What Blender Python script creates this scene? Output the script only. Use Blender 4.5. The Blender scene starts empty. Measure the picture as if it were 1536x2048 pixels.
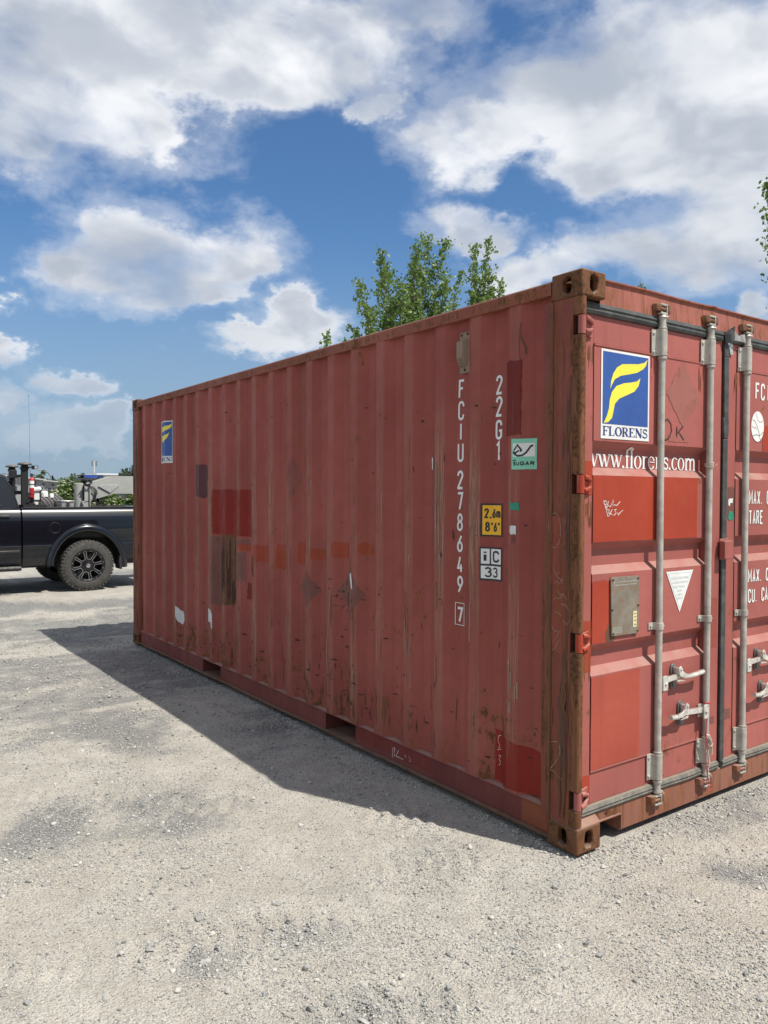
import bpy, bmesh, math, random
import numpy as np
from mathutils import Vector, Matrix, noise as mnoise
from mathutils.geometry import tessellate_polygon

random.seed(7)
RNG = np.random.default_rng(11)
scene = bpy.context.scene
COL = scene.collection
R = math.radians

# ------------------------------------------------------------------ camera
CAM = Vector((-2.6929, -2.2648, 1.5980))
yaw, pitch, roll = 0.62507, -0.02216, 0.003976
f_ = Vector((math.sin(yaw) * math.cos(pitch), math.cos(yaw) * math.cos(pitch), math.sin(pitch)))
r_ = Vector((math.cos(yaw), -math.sin(yaw), 0))
u_ = r_.cross(f_)
c_, s_ = math.cos(roll), math.sin(roll)
r2, u2 = r_ * c_ + u_ * s_, u_ * c_ - r_ * s_
cd = bpy.data.cameras.new('camera')
cd.sensor_fit = 'VERTICAL'
cd.sensor_height = 36.0
cd.sensor_width = 27.0
cd.lens = 36.0 * 1559.44 / 2048
cd.clip_start = 0.05
cd.clip_end = 3000
cam = bpy.data.objects.new('camera', cd)
cam.matrix_world = Matrix(((r2.x, u2.x, -f_.x, CAM.x), (r2.y, u2.y, -f_.y, CAM.y), (r2.z, u2.z, -f_.z, CAM.z), (0, 0, 0, 1)))
COL.objects.link(cam)
scene.camera = cam

# ------------------------------------------------------------------ colour management
scene.view_settings.view_transform = 'Standard'
scene.view_settings.look = 'None'
scene.view_settings.gamma = 1.0
scene.view_settings.exposure = 0.35
scene.view_settings.use_curve_mapping = False
scene.cycles.max_bounces = 8
scene.cycles.diffuse_bounces = 4
scene.cycles.glossy_bounces = 4
scene.cycles.transmission_bounces = 6
scene.cycles.transparent_max_bounces = 8
scene.cycles.use_denoising = True

# ------------------------------------------------------------------ node helpers
class NT:
    def __init__(s, nt):
        s.nt = nt
        nt.nodes.clear()

    def n(s, typ, ins=None, **attrs):
        nd = s.nt.nodes.new(typ)
        for k, v in attrs.items():
            setattr(nd, k, v)
        for k, v in (ins or {}).items():
            s.set(nd.inputs[k], v)
        return nd

    def set(s, sock, v):
        if isinstance(v, bpy.types.NodeSocket):
            s.nt.links.new(v, sock)
        elif isinstance(v, bpy.types.Node):
            s.nt.links.new(v.outputs[0], sock)
        else:
            if sock.type == 'RGBA' and len(v) == 3:
                v = (*v, 1)
            sock.default_value = v

    def m(s, op, a, b=0.0, c=0.0):
        return s.n('ShaderNodeMath', {0: a, 1: b, 2: c}, operation=op).outputs[0]

    def vm(s, op, a, b=(0, 0, 0)):
        nd = s.n('ShaderNodeVectorMath', {0: a, 1: b}, operation=op)
        return nd.outputs[1] if op in ('LENGTH', 'DOT_PRODUCT', 'DISTANCE') else nd.outputs[0]

    def noise(s, vec, scale=1.0, detail=4.0, rough=0.55, dist=0.0):
        return s.n('ShaderNodeTexNoise', {'Vector': vec, 'Scale': scale, 'Detail': detail, 'Roughness': rough, 'Distortion': dist}).outputs[0]

    def ramp(s, v, lo, hi, a=0.0, b=1.0, smooth=True):
        return s.n('ShaderNodeMapRange', {'Value': v, 'From Min': lo, 'From Max': hi, 'To Min': a, 'To Max': b},
                   interpolation_type='SMOOTHSTEP' if smooth else 'LINEAR').outputs[0]

    def mix(s, fac, a, b, blend='MIX'):
        nd = s.n('ShaderNodeMix', data_type='RGBA', blend_type=blend)
        s.set(nd.inputs[0], fac)
        s.set(nd.inputs[6], a)
        s.set(nd.inputs[7], b)
        return nd.outputs[2]

    def mixf(s, fac, a, b):
        nd = s.n('ShaderNodeMix', data_type='FLOAT')
        s.set(nd.inputs[0], fac)
        s.set(nd.inputs[2], a)
        s.set(nd.inputs[3], b)
        return nd.outputs[0]

    def scale(s, vec, sc):
        return s.vm('MULTIPLY', vec, sc)


# ------------------------------------------------------------------ sky with clouds, sun
SUN_EL = R(57.9)
SUN_AZ = math.atan2(0.403, -0.915)      # clockwise from +Y
world = bpy.data.worlds.new('World')
scene.world = world
world.use_nodes = True
W = NT(world.node_tree)
tc = W.n('ShaderNodeTexCoord')
d = W.vm('NORMALIZE', tc.outputs['Generated'])
sep = W.n('ShaderNodeSeparateXYZ', {0: d})
sky = W.n('ShaderNodeTexSky', sky_type='NISHITA')
sky.sun_disc = False
sky.sun_elevation = SUN_EL
sky.sun_rotation = SUN_AZ
sky.altitude = 50
sky.air_density = 1.15
sky.dust_density = 0.6
sky.ozone_density = 2.2
az = W.m('ARCTAN2', sep.outputs[0], sep.outputs[1])
el = W.m('ARCSINE', sep.outputs[2])
ae = W.n('ShaderNodeCombineXYZ', {0: az, 1: el}).outputs[0]
P0 = W.scale(d, (1, 1, 1.6))
wa = W.n('ShaderNodeTexNoise', {'Vector': P0, 'Scale': 6.5, 'Detail': 7.0, 'Roughness': 0.62})
wb_ = W.vm('SUBTRACT', wa.outputs[1], (0.5, 0.5, 0.5))
ae = W.vm('ADD', ae, W.scale(wb_, (0.20, 0.13, 0)))
BLOBS = [(0.250,0.491,0.171,0.082,0.14),(0.294,0.426,0.102,0.053,0.12),(0.201,0.403,0.071,0.047,0.16),(0.436,0.519,0.163,0.062,0.05),(0.542,0.516,0.121,0.044,0.01),(0.662,0.543,0.081,0.034,-0.04),(0.346,0.397,0.033,0.028,0.11),(0.388,0.471,0.087,0.036,0.09),(0.965,0.480,0.129,0.076,-0.19),(0.843,0.460,0.101,0.057,-0.12),(0.738,0.421,0.079,0.046,-0.06),(1.016,0.386,0.111,0.068,-0.17),(0.909,0.388,0.080,0.046,-0.12),(1.049,0.305,0.092,0.057,-0.14),(0.939,0.286,0.112,0.036,-0.10),(0.733,0.329,0.050,0.028,-0.04),(0.826,0.280,0.086,0.028,-0.06),(0.618,0.471,0.034,0.025,-0.00),(0.352,0.276,0.111,0.047,0.06),(0.266,0.260,0.061,0.030,0.09),(0.436,0.285,0.048,0.040,0.05),(0.346,0.233,0.088,0.026,0.06),(0.524,0.209,0.056,0.029,0.02),(0.455,0.182,0.062,0.018,0.03),(0.243,0.128,0.042,0.015,0.05),(0.179,0.155,0.029,0.012,0.08),(0.171,0.215,0.020,0.015,0.11),(0.168,0.101,0.023,0.020,0.05),(0.276,0.079,0.055,0.023,0.03),(0.210,0.062,0.060,0.017,0.03),(1.069,0.219,0.018,0.015,-0.10),(0.293,0.095,0.035,0.013,0.04),
         # the same cloud masses going on beyond the part of the sky in the picture
         (0.05,0.55,0.16,0.09,0.1),(1.22,0.50,0.16,0.11,-0.2),(1.25,0.33,0.12,0.06,-0.1),(0.60,0.66,0.24,0.09,0.0),(0.20,0.70,0.2,0.1,0.0),(0.95,0.66,0.18,0.09,0.0)]
fmax = None
for (a0, e0, ra, re, rot) in BLOBS:
    mp = W.n('ShaderNodeMapping', {'Vector': ae, 'Location': (a0, e0, 0), 'Rotation': (0, 0, rot), 'Scale': (ra / max(0.3, math.cos(e0)) * 1.06, re * 1.10, 1)}, vector_type='TEXTURE')
    v = W.m('SUBTRACT', 1.0, W.vm('LENGTH', mp.outputs[0]))
    fmax = v if fmax is None else W.n('ShaderNodeMath', {0: fmax, 1: v, 2: 0.35}, operation='SMOOTH_MAX').outputs[0]
# cloud field away from the placed masses: same kind of broken cumulus all round the sky
far1 = W.m('ABSOLUTE', W.m('SUBTRACT', az, 0.62))
outside = W.m('MAXIMUM', W.ramp(far1, 0.62, 0.85), W.ramp(el, 0.62, 0.8))
cells = W.noise(P0, 2.3, 2.0, 0.5)
fgen = W.m('MULTIPLY_ADD', outside, 1.6, -1.6)
fgen = W.m('ADD', fgen, W.ramp(cells, 0.32, 0.54, -0.5, 0.75, smooth=False))
fall = W.m('MAXIMUM', fmax, fgen)
warp = W.n('ShaderNodeTexNoise', {'Vector': P0, 'Scale': 5.0, 'Detail': 3.0})
Pw = W.vm('ADD', P0, W.scale(W.vm('SUBTRACT', warp.outputs[1], (0.5, 0.5, 0.5)), (0.12, 0.12, 0.08)))
nA = W.noise(Pw, 8.0, 11.0, 0.58)
sund = Vector((0.403 * math.cos(SUN_EL), -0.915 * math.cos(SUN_EL), math.sin(SUN_EL)))
nR = W.noise(Pw, 4.6, 6.0, 0.55)
nR2 = W.noise(W.vm('ADD', Pw, tuple(Vector((sund.x, sund.y, sund.z * 1.6)) * 0.060)), 4.6, 4.0, 0.55)
nS = W.noise(W.scale(Pw, (1, 1, 1.5)), 3.0, 4.0, 0.5)
nE = W.noise(P0, 5.5, 3.0, 0.5)
flat = W.m('MINIMUM', fall, 0.45)
body = W.m('MULTIPLY_ADD', W.m('SUBTRACT', nA, 0.5), 2.3, W.m('MULTIPLY', flat, 1.75))
# some edges crisp, others thinning out into the blue
soft_hi = W.ramp(nE, 0.36, 0.62, 0.50, 1.35)
dens = W.n('ShaderNodeMapRange', {'Value': body, 'From Min': -0.22, 'From Max': soft_hi, 'To Min': 0.0, 'To Max': 1.0}, interpolation_type='SMOOTHSTEP').outputs[0]
wisp = W.m('MULTIPLY', W.ramp(W.m('MULTIPLY_ADD', W.m('SUBTRACT', nA, 0.5), 2.2, fall), -0.35, 0.35), 0.34)
dens = W.m('MAXIMUM', dens, wisp)
thick = W.ramp(body, -0.10, 0.65)
relief = W.ramp(W.m('SUBTRACT', nR, nR2), -0.11, 0.11)
lowgrey = W.ramp(nS, 0.36, 0.66)
deep = W.ramp(fall, 0.0, 0.60, 0.72, 1.0)
shade = W.m('MULTIPLY', W.m('MULTIPLY', thick, deep), W.mixf(lowgrey, W.mixf(relief, 0.95, 0.50), W.mixf(relief, 0.70, 0.05)))
ccol = W.mix(shade, (7.5, 7.6, 7.8), (3.35, 3.75, 4.45))
# clouds towards the sun are seen from their shaded side
back = W.ramp(W.vm('DOT_PRODUCT', d, (0.403, -0.915, 0.0)), -0.15, 0.75)
ccol = W.mix(W.m('MULTIPLY', back, 0.8), ccol, (2.3, 2.55, 2.95))
# a thin pale veil low in the sky, all the way round the horizon
veil = W.m('MULTIPLY', W.ramp(el, 0.34, 0.02), W.ramp(W.noise(W.scale(d, (1, 1, 5)), 3.0, 5.0, 0.6), 0.25, 0.75, 0.72, 0.98))
skyc = W.mix(veil, W.mix(1.0, sky.outputs[0], (0.47, 0.68, 0.88), 'MULTIPLY'), (2.35, 3.10, 4.10))
final = W.mix(W.m('MULTIPLY', dens, W.ramp(el, 0.0, 0.20, 0.12, 1.0)), skyc, ccol)
bg = W.n('ShaderNodeBackground', {'Color': final, 'Strength': 0.105})
W.n('ShaderNodeOutputWorld', {'Surface': bg.outputs[0]})

sl = bpy.data.lights.new('sun', 'SUN')
sl.energy = 4.75
sl.angle = R(0.55)
sl.color = (1.0, 0.955, 0.88)
sun = bpy.data.objects.new('sun', sl)
sun.rotation_euler = (-sund).to_track_quat('-Z', 'Y').to_euler()
sun.location = (6, -14, 24)
COL.objects.link(sun)


# ------------------------------------------------------------------ object helpers
def tag(o, label=None, cat=None, group=None, kind=None):
    if label: o['label'] = label
    if cat: o['category'] = cat
    if group: o['group'] = group
    if kind: o['kind'] = kind
    return o


def empty(name, loc=(0, 0, 0), rz=0.0, label=None, cat=None, group=None):
    o = bpy.data.objects.new(name, None)
    o.empty_display_size = 0.2
    COL.objects.link(o)
    o.location = loc
    o.rotation_euler = (0, 0, rz)
    return tag(o, label, cat, group)


def link_mesh(name, me, mat=None, parent=None, kind=None):
    o = bpy.data.objects.new(name, me)
    COL.objects.link(o)
    if mat is not None:
        for m in (mat if isinstance(mat, (list, tuple)) else [mat]):
            me.materials.append(m)
    if parent is not None:
        o.parent = parent
    if kind: o['kind'] = kind
    return o


class MB:
    """collects polygons, then links them as one mesh object"""
    def __init__(s):
        s.v, s.f, s.mi = [], [], []
        s.cur = 0

    def add(s, vs, fs):
        k = len(s.v)
        s.v.extend([tuple(p) for p in vs])
        for f in fs:
            s.f.append(tuple(k + i for i in f))
            s.mi.append(s.cur)
        return s

    def box(s, x0, y0, z0, x1, y1, z1):
        x0, x1 = min(x0, x1), max(x0, x1)
        y0, y1 = min(y0, y1), max(y0, y1)
        z0, z1 = min(z0, z1), max(z0, z1)
        v = [(x, y, z) for z in (z0, z1) for y in (y0, y1) for x in (x0, x1)]
        return s.add(v, [(0, 2, 3, 1), (4, 5, 7, 6), (0, 1, 5, 4), (2, 6, 7, 3), (0, 4, 6, 2), (1, 3, 7, 5)])

    def prism(s, poly, axis, a, b):
        """poly: 2D points in the two other axes (in xyz order), extruded from a to b along axis"""
        n = len(poly)
        def P(p, t):
            q = [p[0], p[1]]
            q.insert(axis, t)
            return tuple(q)
        vs = [P(p, a) for p in poly] + [P(p, b) for p in poly]
        area = sum(poly[i][0] * poly[(i + 1) % n][1] - poly[(i + 1) % n][0] * poly[i][1] for i in range(n))
        flip = (area > 0) == (axis != 1)
        if (b < a): flip = not flip
        fs = []
        c0, c1 = list(range(n)), list(range(n, 2 * n))
        fs.append(tuple(reversed(c0)) if flip else tuple(c0))
        fs.append(tuple(c1) if flip else tuple(reversed(c1)))
        for i in range(n):
            j = (i + 1) % n
            q = (i, j, n + j, n + i)
            fs.append(q if flip else tuple(reversed(q)))
        return s.add(vs, fs)

    def tube(s, pts, r, n=8, caps=True, r2=None):
        pts = [Vector(p) for p in pts]
        m = len(pts)
        rs = r if isinstance(r, (list, tuple)) else [r + ((r2 if r2 is not None else r) - r) * i / max(1, m - 1) for i in range(m)]
        vs = []
        t0 = (pts[1] - pts[0]).normalized()
        up = Vector((0, 0, 1)) if abs(t0.z) < 0.9 else Vector((1, 0, 0))
        a = t0.cross(up).normalized()
        for i, p in enumerate(pts):
            t = (pts[min(i + 1, m - 1)] - pts[max(i - 1, 0)])
            t = t.normalized() if t.length > 1e-9 else t0
            a = (a - t * a.dot(t))
            a = a.normalized() if a.length > 1e-6 else t.orthogonal().normalized()
            b = t.cross(a)
            for k in range(n):
                an = 2 * math.pi * k / n
                vs.append(p + (a * math.cos(an) + b * math.sin(an)) * rs[i])
        fs = []
        for i in range(m - 1):
            for k in range(n):
                k2 = (k + 1) % n
                fs.append((i * n + k, i * n + k2, (i + 1) * n + k2, (i + 1) * n + k))
        if caps:
            fs.append(tuple(range(n - 1, -1, -1)))
            fs.append(tuple((m - 1) * n + k for k in range(n)))
        return s.add(vs, fs)

    def lathe(s, prof, origin, axis, n=24, caps=True):
        """prof: (radius, distance along axis)"""
        ax = Vector(axis).normalized()
        a = ax.orthogonal().normalized()
        b = ax.cross(a)
        o = Vector(origin)
        vs = []
        for (r, h) in prof:
            for k in range(n):
                an = 2 * math.pi * k / n
                vs.append(o + ax * h + (a * math.cos(an) + b * math.sin(an)) * r)
        fs = []
        m = len(prof)
        for i in range(m - 1):
            for k in range(n):
                k2 = (k + 1) % n
                fs.append((i * n + k, i * n + k2, (i + 1) * n + k2, (i + 1) * n + k))
        if caps:
            fs.append(tuple(range(n - 1, -1, -1)))
            fs.append(tuple((m - 1) * n + k for k in range(n)))
        return s.add(vs, fs)

    def sphere(s, c, r, n=10, sc=(1, 1, 1)):
        m = max(4, n // 2)
        vs, fs = [], []
        for i in range(m + 1):
            th = math.pi * i / m
            for k in range(n):
                ph = 2 * math.pi * k / n
                vs.append((c[0] + r * sc[0] * math.sin(th) * math.cos(ph), c[1] + r * sc[1] * math.sin(th) * math.sin(ph), c[2] + r * sc[2] * math.cos(th)))
        for i in range(m):
            for k in range(n):
                k2 = (k + 1) % n
                fs.append((i * n + k, (i + 1) * n + k, (i + 1) * n + k2, i * n + k2))
        return s.add(vs, fs)

    def mesh(s, name):
        me = bpy.data.meshes.new(name)
        me.from_pydata(s.v, [], s.f)
        if any(s.mi):
            me.polygons.foreach_set('material_index', s.mi)
        me.update()
        return me

    def build(s, name, mat, parent=None, smooth=None, bevel=None, seg=2, kind=None, merge=False):
        me = s.mesh(name)
        if merge:
            bm = bmesh.new(); bm.from_mesh(me)
            bmesh.ops.remove_doubles(bm, verts=bm.verts, dist=1e-5)
            bmesh.ops.recalc_face_normals(bm, faces=bm.faces)
            bm.to_mesh(me); bm.free()
        o = link_mesh(name, me, mat, parent, kind)
        if smooth is not None:
            me.shade_smooth()
            me.set_sharp_from_angle(angle=R(smooth))
        if bevel:
            md = o.modifiers.new('bevel', 'BEVEL')
            md.width = bevel; md.segments = seg; md.limit_method = 'ANGLE'; md.angle_limit = R(40)
            md.harden_normals = False
            if smooth is None:
                me.shade_smooth()
                me.set_sharp_from_angle(angle=R(38))
        return o


def np_mesh(name, verts, faces, mat=None, parent=None, attrs=None, kind=None, smooth=False):
    """verts (n,3) and faces (m,3 or 4) numpy arrays -> object; attrs {name: (domain, array)} floats"""
    me = bpy.data.meshes.new(name)
    nv, nf, k = len(verts), len(faces), faces.shape[1]
    me.vertices.add(nv)
    me.vertices.foreach_set('co', np.ascontiguousarray(verts, dtype=np.float32).ravel())
    me.loops.add(nf * k)
    me.loops.foreach_set('vertex_index', np.ascontiguousarray(faces, dtype=np.int32).ravel())
    me.polygons.add(nf)
    me.polygons.foreach_set('loop_start', np.arange(0, nf * k, k, dtype=np.int32))
    me.polygons.foreach_set('use_smooth', np.full(nf, smooth))
    for an, (dom, arr) in (attrs or {}).items():
        at = me.attributes.new(an, 'FLOAT', dom)
        at.data.foreach_set('value', np.ascontiguousarray(arr, dtype=np.float32))
    me.update(calc_edges=True)
    return link_mesh(name, me, mat, parent, kind)


# ------------------------------------------------------------------ materials
def new_mat(name):
    m = bpy.data.materials.new(name)
    m.use_nodes = True
    return m, NT(m.node_tree)


def finish(T, col, rough=0.6, metal=0.0, bump=None, bstr=0.3, bdist=0.01, **extra):
    ins = {'Base Color': col, 'Roughness': rough, 'Metallic': metal}
    ins.update({k.replace('_', ' '): v for k, v in extra.items()})
    p = T.n('ShaderNodeBsdfPrincipled', ins)
    if bump is not None:
        b = T.n('ShaderNodeBump', {'Height': bump, 'Strength': bstr, 'Distance': bdist})
        T.set(p.inputs['Normal'], b.outputs[0])
    T.n('ShaderNodeOutputMaterial', {'Surface': p.outputs[0]})


def simple(name, col, rough=0.6, metal=0.0, var=0.12, scale=6.0, dirt=None, bstr=0.12, **extra):
    m, T = new_mat(name)
    P = T.n('ShaderNodeTexCoord').outputs['Object']
    n = T.noise(P, scale, 5, 0.6)
    c = T.mix(1.0, col, T.n('ShaderNodeCombineColor', {0: T.ramp(n, 0.25, 0.75, 1 - var, 1 + var), 1: T.ramp(n, 0.25, 0.75, 1 - var, 1 + var), 2: T.ramp(n, 0.25, 0.75, 1 - var, 1 + var)}).outputs[0], 'MULTIPLY')
    if dirt:
        nz = T.n('ShaderNodeSeparateXYZ', {0: T.n('ShaderNodeNewGeometry').outputs['Normal']}).outputs[2]
        n2 = T.noise(P, scale * 2.3, 6, 0.65)
        fac = T.m('MULTIPLY', T.ramp(n2, 0.42, 0.72), dirt[1])
        fac = T.m('MAXIMUM', fac, T.m('MULTIPLY', T.ramp(nz, 0.3, 0.9), T.ramp(n2, 0.2, 0.6, 0.2, 0.75)))
        c = T.mix(fac, c, dirt[0])
    r = T.ramp(T.noise(P, scale * 3, 4), 0.3, 0.7, max(0.02, rough - 0.1), min(1, rough + 0.1))
    finish(T, c, r, metal, T.noise(P, scale * 8, 4), bstr, 0.004, **extra)
    return m


def paint(name, base, rust=0.25, streak=0.35, scratch=0.0, dust=0.5, rough=0.55, fade=None, low=0.0, brown=(0.075, 0.036, 0.018), drip=0.35, za=0.65, soft=0.09, wear_and_light=0.12, spec=0.22):
    """weathered container paint: fading, run-off streaks, rust blooms, nicks, scraped crests with painted facet contrast, dust on ledges"""
    m, T = new_mat(name)
    P = T.n('ShaderNodeTexCoord').outputs['Object']
    sx = T.n('ShaderNodeSeparateXYZ', {0: P})
    nz = T.n('ShaderNodeSeparateXYZ', {0: T.n('ShaderNodeNewGeometry').outputs['Normal']}).outputs[2]
    base = Vector(base)
    fade = Vector(fade) if fade else base * 1.15 + Vector((0.012, 0.014, 0.011))
    n1 = T.noise(P, 1.1, 5, 0.6)
    n2 = T.noise(P, 9.0, 6, 0.65)
    col = T.mix(T.ramp(n1, 0.3, 0.7), tuple(base * 0.90), tuple(fade))
    st = T.noise(T.scale(P, (16, 16, 0.5)), 1.0, 5, 0.6)
    col = T.mix(T.m('MULTIPLY', T.ramp(st, 0.50, 0.78), streak), col, tuple(base * 0.55 + Vector((0.02, 0.018, 0.014))))
    st2 = T.noise(T.scale(P, (26, 26, 0.8)), 1.0, 4, 0.6)
    col = T.mix(T.m('MULTIPLY', T.ramp(st2, 0.56, 0.74), streak * 0.6), col, tuple(fade * 1.15))
    col = T.mix(T.m('MULTIPLY', T.ramp(n2, 0.35, 0.75), 0.22), col, tuple(base * 0.7))
    # rust
    nr = T.noise(T.scale(P, (1, 1, za)), 21, 9, 0.74)
    mr = T.noise(T.scale(P, (1, 1, za)), 2.6, 4, 0.6)
    lowz = T.ramp(sx.outputs[2], 0.75, 0.12, 0.0, low)
    amount = T.m('ADD', T.m('MULTIPLY_ADD', mr, 0.55, -0.275), T.m('ADD', lowz, rust * 0.5 - 0.25))
    rv = T.m('ADD', nr, amount)
    rm = T.ramp(rv, 0.52, 0.52 + soft)
    halo = T.ramp(rv, 0.42, 0.56)
    dn = T.noise(T.scale(P, (34, 34, 2.2)), 1.0, 5, 0.65)
    dm = T.m('MULTIPLY', T.ramp(T.m('ADD', dn, T.m('MULTIPLY', amount, 0.8)), 0.53, 0.68), drip)
    orange = (0.23, 0.085, 0.030)
    col = T.mix(T.m('MULTIPLY', halo, 0.45), col, orange)
    col = T.mix(dm, col, (0.15, 0.066, 0.033))
    rcol = T.mix(T.ramp(T.noise(P, 55, 6, 0.7), 0.35, 0.66), brown, (0.165, 0.072, 0.030))
    col = T.mix(T.m('MULTIPLY', rm, 0.92), col, rcol)
    # short nicks lying along the wall, rust-dark
    nk = T.noise(T.scale(P, (30, 30, 110)), 1.0, 3, 0.6, 0.4)
    nkm = T.m('MULTIPLY', T.ramp(nk, 0.735, 0.765), T.ramp(T.noise(P, 5.0, 3), 0.52, 0.62))
    col = T.mix(T.m('MULTIPLY', nkm, 0.85), col, brown)
    bumph = T.m('ADD', T.m('MULTIPLY', rm, 0.5), T.m('MULTIPLY', T.noise(P, 3.0, 3), 1.2))
    bumph = T.m('ADD', bumph, T.m('MULTIPLY', nr, 0.25))
    if scratch > 0:
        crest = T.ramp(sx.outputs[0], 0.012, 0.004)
        hz = T.m('MULTIPLY', T.ramp(sx.outputs[2], 2.2, 1.7), T.ramp(sx.outputs[2], 0.1, 0.5))
        pit = T.noise(T.scale(P, (1, 1.6, 0.5)), 1.0, 3, 0.6)
        sc = T.noise(T.scale(P, (90, 90, 2.6)), 1.0, 6, 0.7)
        sc2 = T.noise(T.scale(P, (70, 70, 7.0)), 1.0, 6, 0.75)
        worn = T.m('MULTIPLY', T.m('MULTIPLY', crest, T.ramp(T.noise(T.scale(P, (6, 6, 0.9)), 1.0, 6, 0.7), 0.30, 0.62, 0.25, 0.75)), wear_and_light)
        col = T.mix(worn, col, (0.30, 0.125, 0.090))  # crest wear, plus light facet contrast of the outer flats painted into the colour
        w1 = T.m('MULTIPLY', T.m('MULTIPLY', T.ramp(T.m('ADD', sc, T.m('MULTIPLY', pit, 0.5)), 0.79, 0.86), crest), hz)
        w2 = T.m('MULTIPLY', T.m('MULTIPLY', T.ramp(T.m('ADD', sc2, T.m('MULTIPLY', pit, 0.5)), 0.83, 0.9), crest), hz)
        col = T.mix(T.m('MULTIPLY', w1, 0.6 * scratch), col, (0.36, 0.235, 0.16))
        col = T.mix(T.m('MULTIPLY', w2, 0.75 * scratch), col, (0.13, 0.085, 0.055))
    # dust where water and wind leave it
    dz = T.m('MULTIPLY', T.m('MULTIPLY', T.ramp(nz, 0.25, 0.85), T.ramp(n2, 0.25, 0.7, 0.35, 1.0)), dust)
    col = T.mix(dz, col, (0.36, 0.29, 0.235))
    rg = T.mixf(rm, T.ramp(n2, 0.3, 0.7, rough - 0.08, rough + 0.12), 0.9)
    finish(T, col, rg, 0.0, bumph, 0.35, 0.004, Specular_IOR_Level=spec)
    return m


BASE = (0.278, 0.066, 0.053)
REPAINT = (0.330, 0.042, 0.020)
M = {}
M['paint'] = paint('container_paint', BASE, rust=0.22, scratch=1.0, low=0.12, wear_and_light=0.62)
M['flange'] = paint('bottom_flange_paint', (0.105, 0.058, 0.040), rust=0.5, streak=0.6, dust=0.35, soft=0.2)
M['door'] = paint('door_paint', (0.315, 0.092, 0.077), rust=0.19, streak=0.34, fade=(0.375, 0.112, 0.094), spec=0.35, drip=0.2, low=0.02)
M['rail'] = paint('rail_paint', (0.235, 0.070, 0.047), rust=0.46, streak=0.7, za=0.5, soft=0.14)
M['lowrail'] = paint('bottom_rail_paint', (0.190, 0.049, 0.042), rust=0.24, streak=0.4, dust=0.55)
M['post'] = paint('post_paint', (0.200, 0.053, 0.038), rust=0.47, streak=1.0, drip=0.9, za=0.20, soft=0.10)
M['postrust'] = paint('post_edge_rust', (0.175, 0.070, 0.034), rust=0.72, brown=(0.045, 0.026, 0.016), streak=0.9, drip=0.9, za=0.2, soft=0.12)
M['casting'] = paint('casting_rust', (0.120, 0.055, 0.030), rust=0.68, streak=0.7, dust=0.45, drip=0.8, brown=(0.055, 0.032, 0.020), soft=0.11)
M['header'] = paint('header_paint', (0.30, 0.100, 0.078), rust=0.42, streak=0.8, drip=1.0, za=0.45, soft=0.20)
M['sill'] = paint('sill_paint', (0.245, 0.102, 0.070), rust=0.46, streak=1.0, drip=1.0, za=0.22, soft=0.24)
M['siderepaint'] = paint('repaint_red_weathered', (0.225, 0.015, 0.009), fade=(0.24, 0.020, 0.012), rust=0.04, streak=0.4, scratch=1.0, drip=0.15, rough=0.5)
M['repaint'] = paint('repaint_red', REPAINT, rust=0.02, streak=0.25, scratch=1.0, drip=0.1, rough=0.45)
M['darkrepaint'] = paint('repaint_dark_red', (0.150, 0.011, 0.008), fade=(0.165, 0.014, 0.010), rust=0.03, streak=0.3, scratch=1.0, drip=0.1, rough=0.45)
M['orange'] = paint('repaint_orange', (0.30, 0.048, 0.022), fade=(0.32, 0.060, 0.030), rust=0.20, streak=0.3, scratch=0.4, drip=0.2, rough=0.6)
M['purple'] = paint('repaint_purple', (0.085, 0.026, 0.033), rust=0.05, streak=0.3, scratch=0.6, drip=0.1)
M['oldrust'] = paint('bare_rusted_steel', (0.100, 0.049, 0.031), rust=0.52, streak=1.0, za=0.2, soft=0.2, drip=1.0, scratch=0.4, brown=(0.045, 0.026, 0.016))
M['residue'] = paint('sticker_residue', (0.170, 0.064, 0.052), rust=0.10, streak=0.4, drip=0.2, scratch=0.5)
M['rustfleck'] = simple('rust_fleck', (0.060, 0.024, 0.015), 0.9, var=0.4, scale=40)
M['galv'] = simple('galvanised_steel', (0.43, 0.41, 0.365), 0.55, 0.2, var=0.2, scale=9, dirt=((0.22, 0.185, 0.14), 0.5))
M['zinc'] = simple('bright_zinc', (0.62, 0.60, 0.55), 0.42, 0.3, var=0.2, scale=20, dirt=((0.20, 0.15, 0.11), 0.5))
M['darksteel'] = simple('dark_steel', (0.150, 0.158, 0.155), 0.5, 0.3, var=0.25, scale=18, dirt=((0.20, 0.17, 0.13), 0.4))
M['keeper'] = simple('rusted_forging', (0.165, 0.075, 0.036), 0.85, var=0.45, scale=30)
M['rubber'] = simple('weathered_rubber', (0.036, 0.042, 0.042), 0.6, var=0.3, scale=8, dirt=((0.16, 0.155, 0.14), 0.35))
M['rubbergrey'] = simple('dusty_rubber', (0.12, 0.115, 0.10), 0.8, var=0.35, scale=14, dirt=((0.25, 0.21, 0.155), 0.6))
M['white'] = simple('white_vinyl', (0.70, 0.70, 0.68), 0.5, var=0.09, scale=5)
M['whitedirty'] = simple('torn_white_paper', (0.62, 0.62, 0.60), 0.7, var=0.12, scale=25)
M['blue'] = simple('blue_vinyl', (0.030, 0.085, 0.30), 0.4, var=0.12, scale=5)
M['bluedark'] = simple('blue_lettering', (0.022, 0.040, 0.155), 0.4, var=0.1)
M['yellow'] = simple('yellow_vinyl', (0.80, 0.68, 0.060), 0.4, var=0.06)
M['amber'] = simple('amber_vinyl', (0.80, 0.42, 0.012), 0.45, var=0.06)
M['black'] = simple('black_vinyl', (0.016, 0.017, 0.020), 0.5, var=0.2)
M['green'] = simple('green_vinyl', (0.22, 0.56, 0.40), 0.5, var=0.08)
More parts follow.
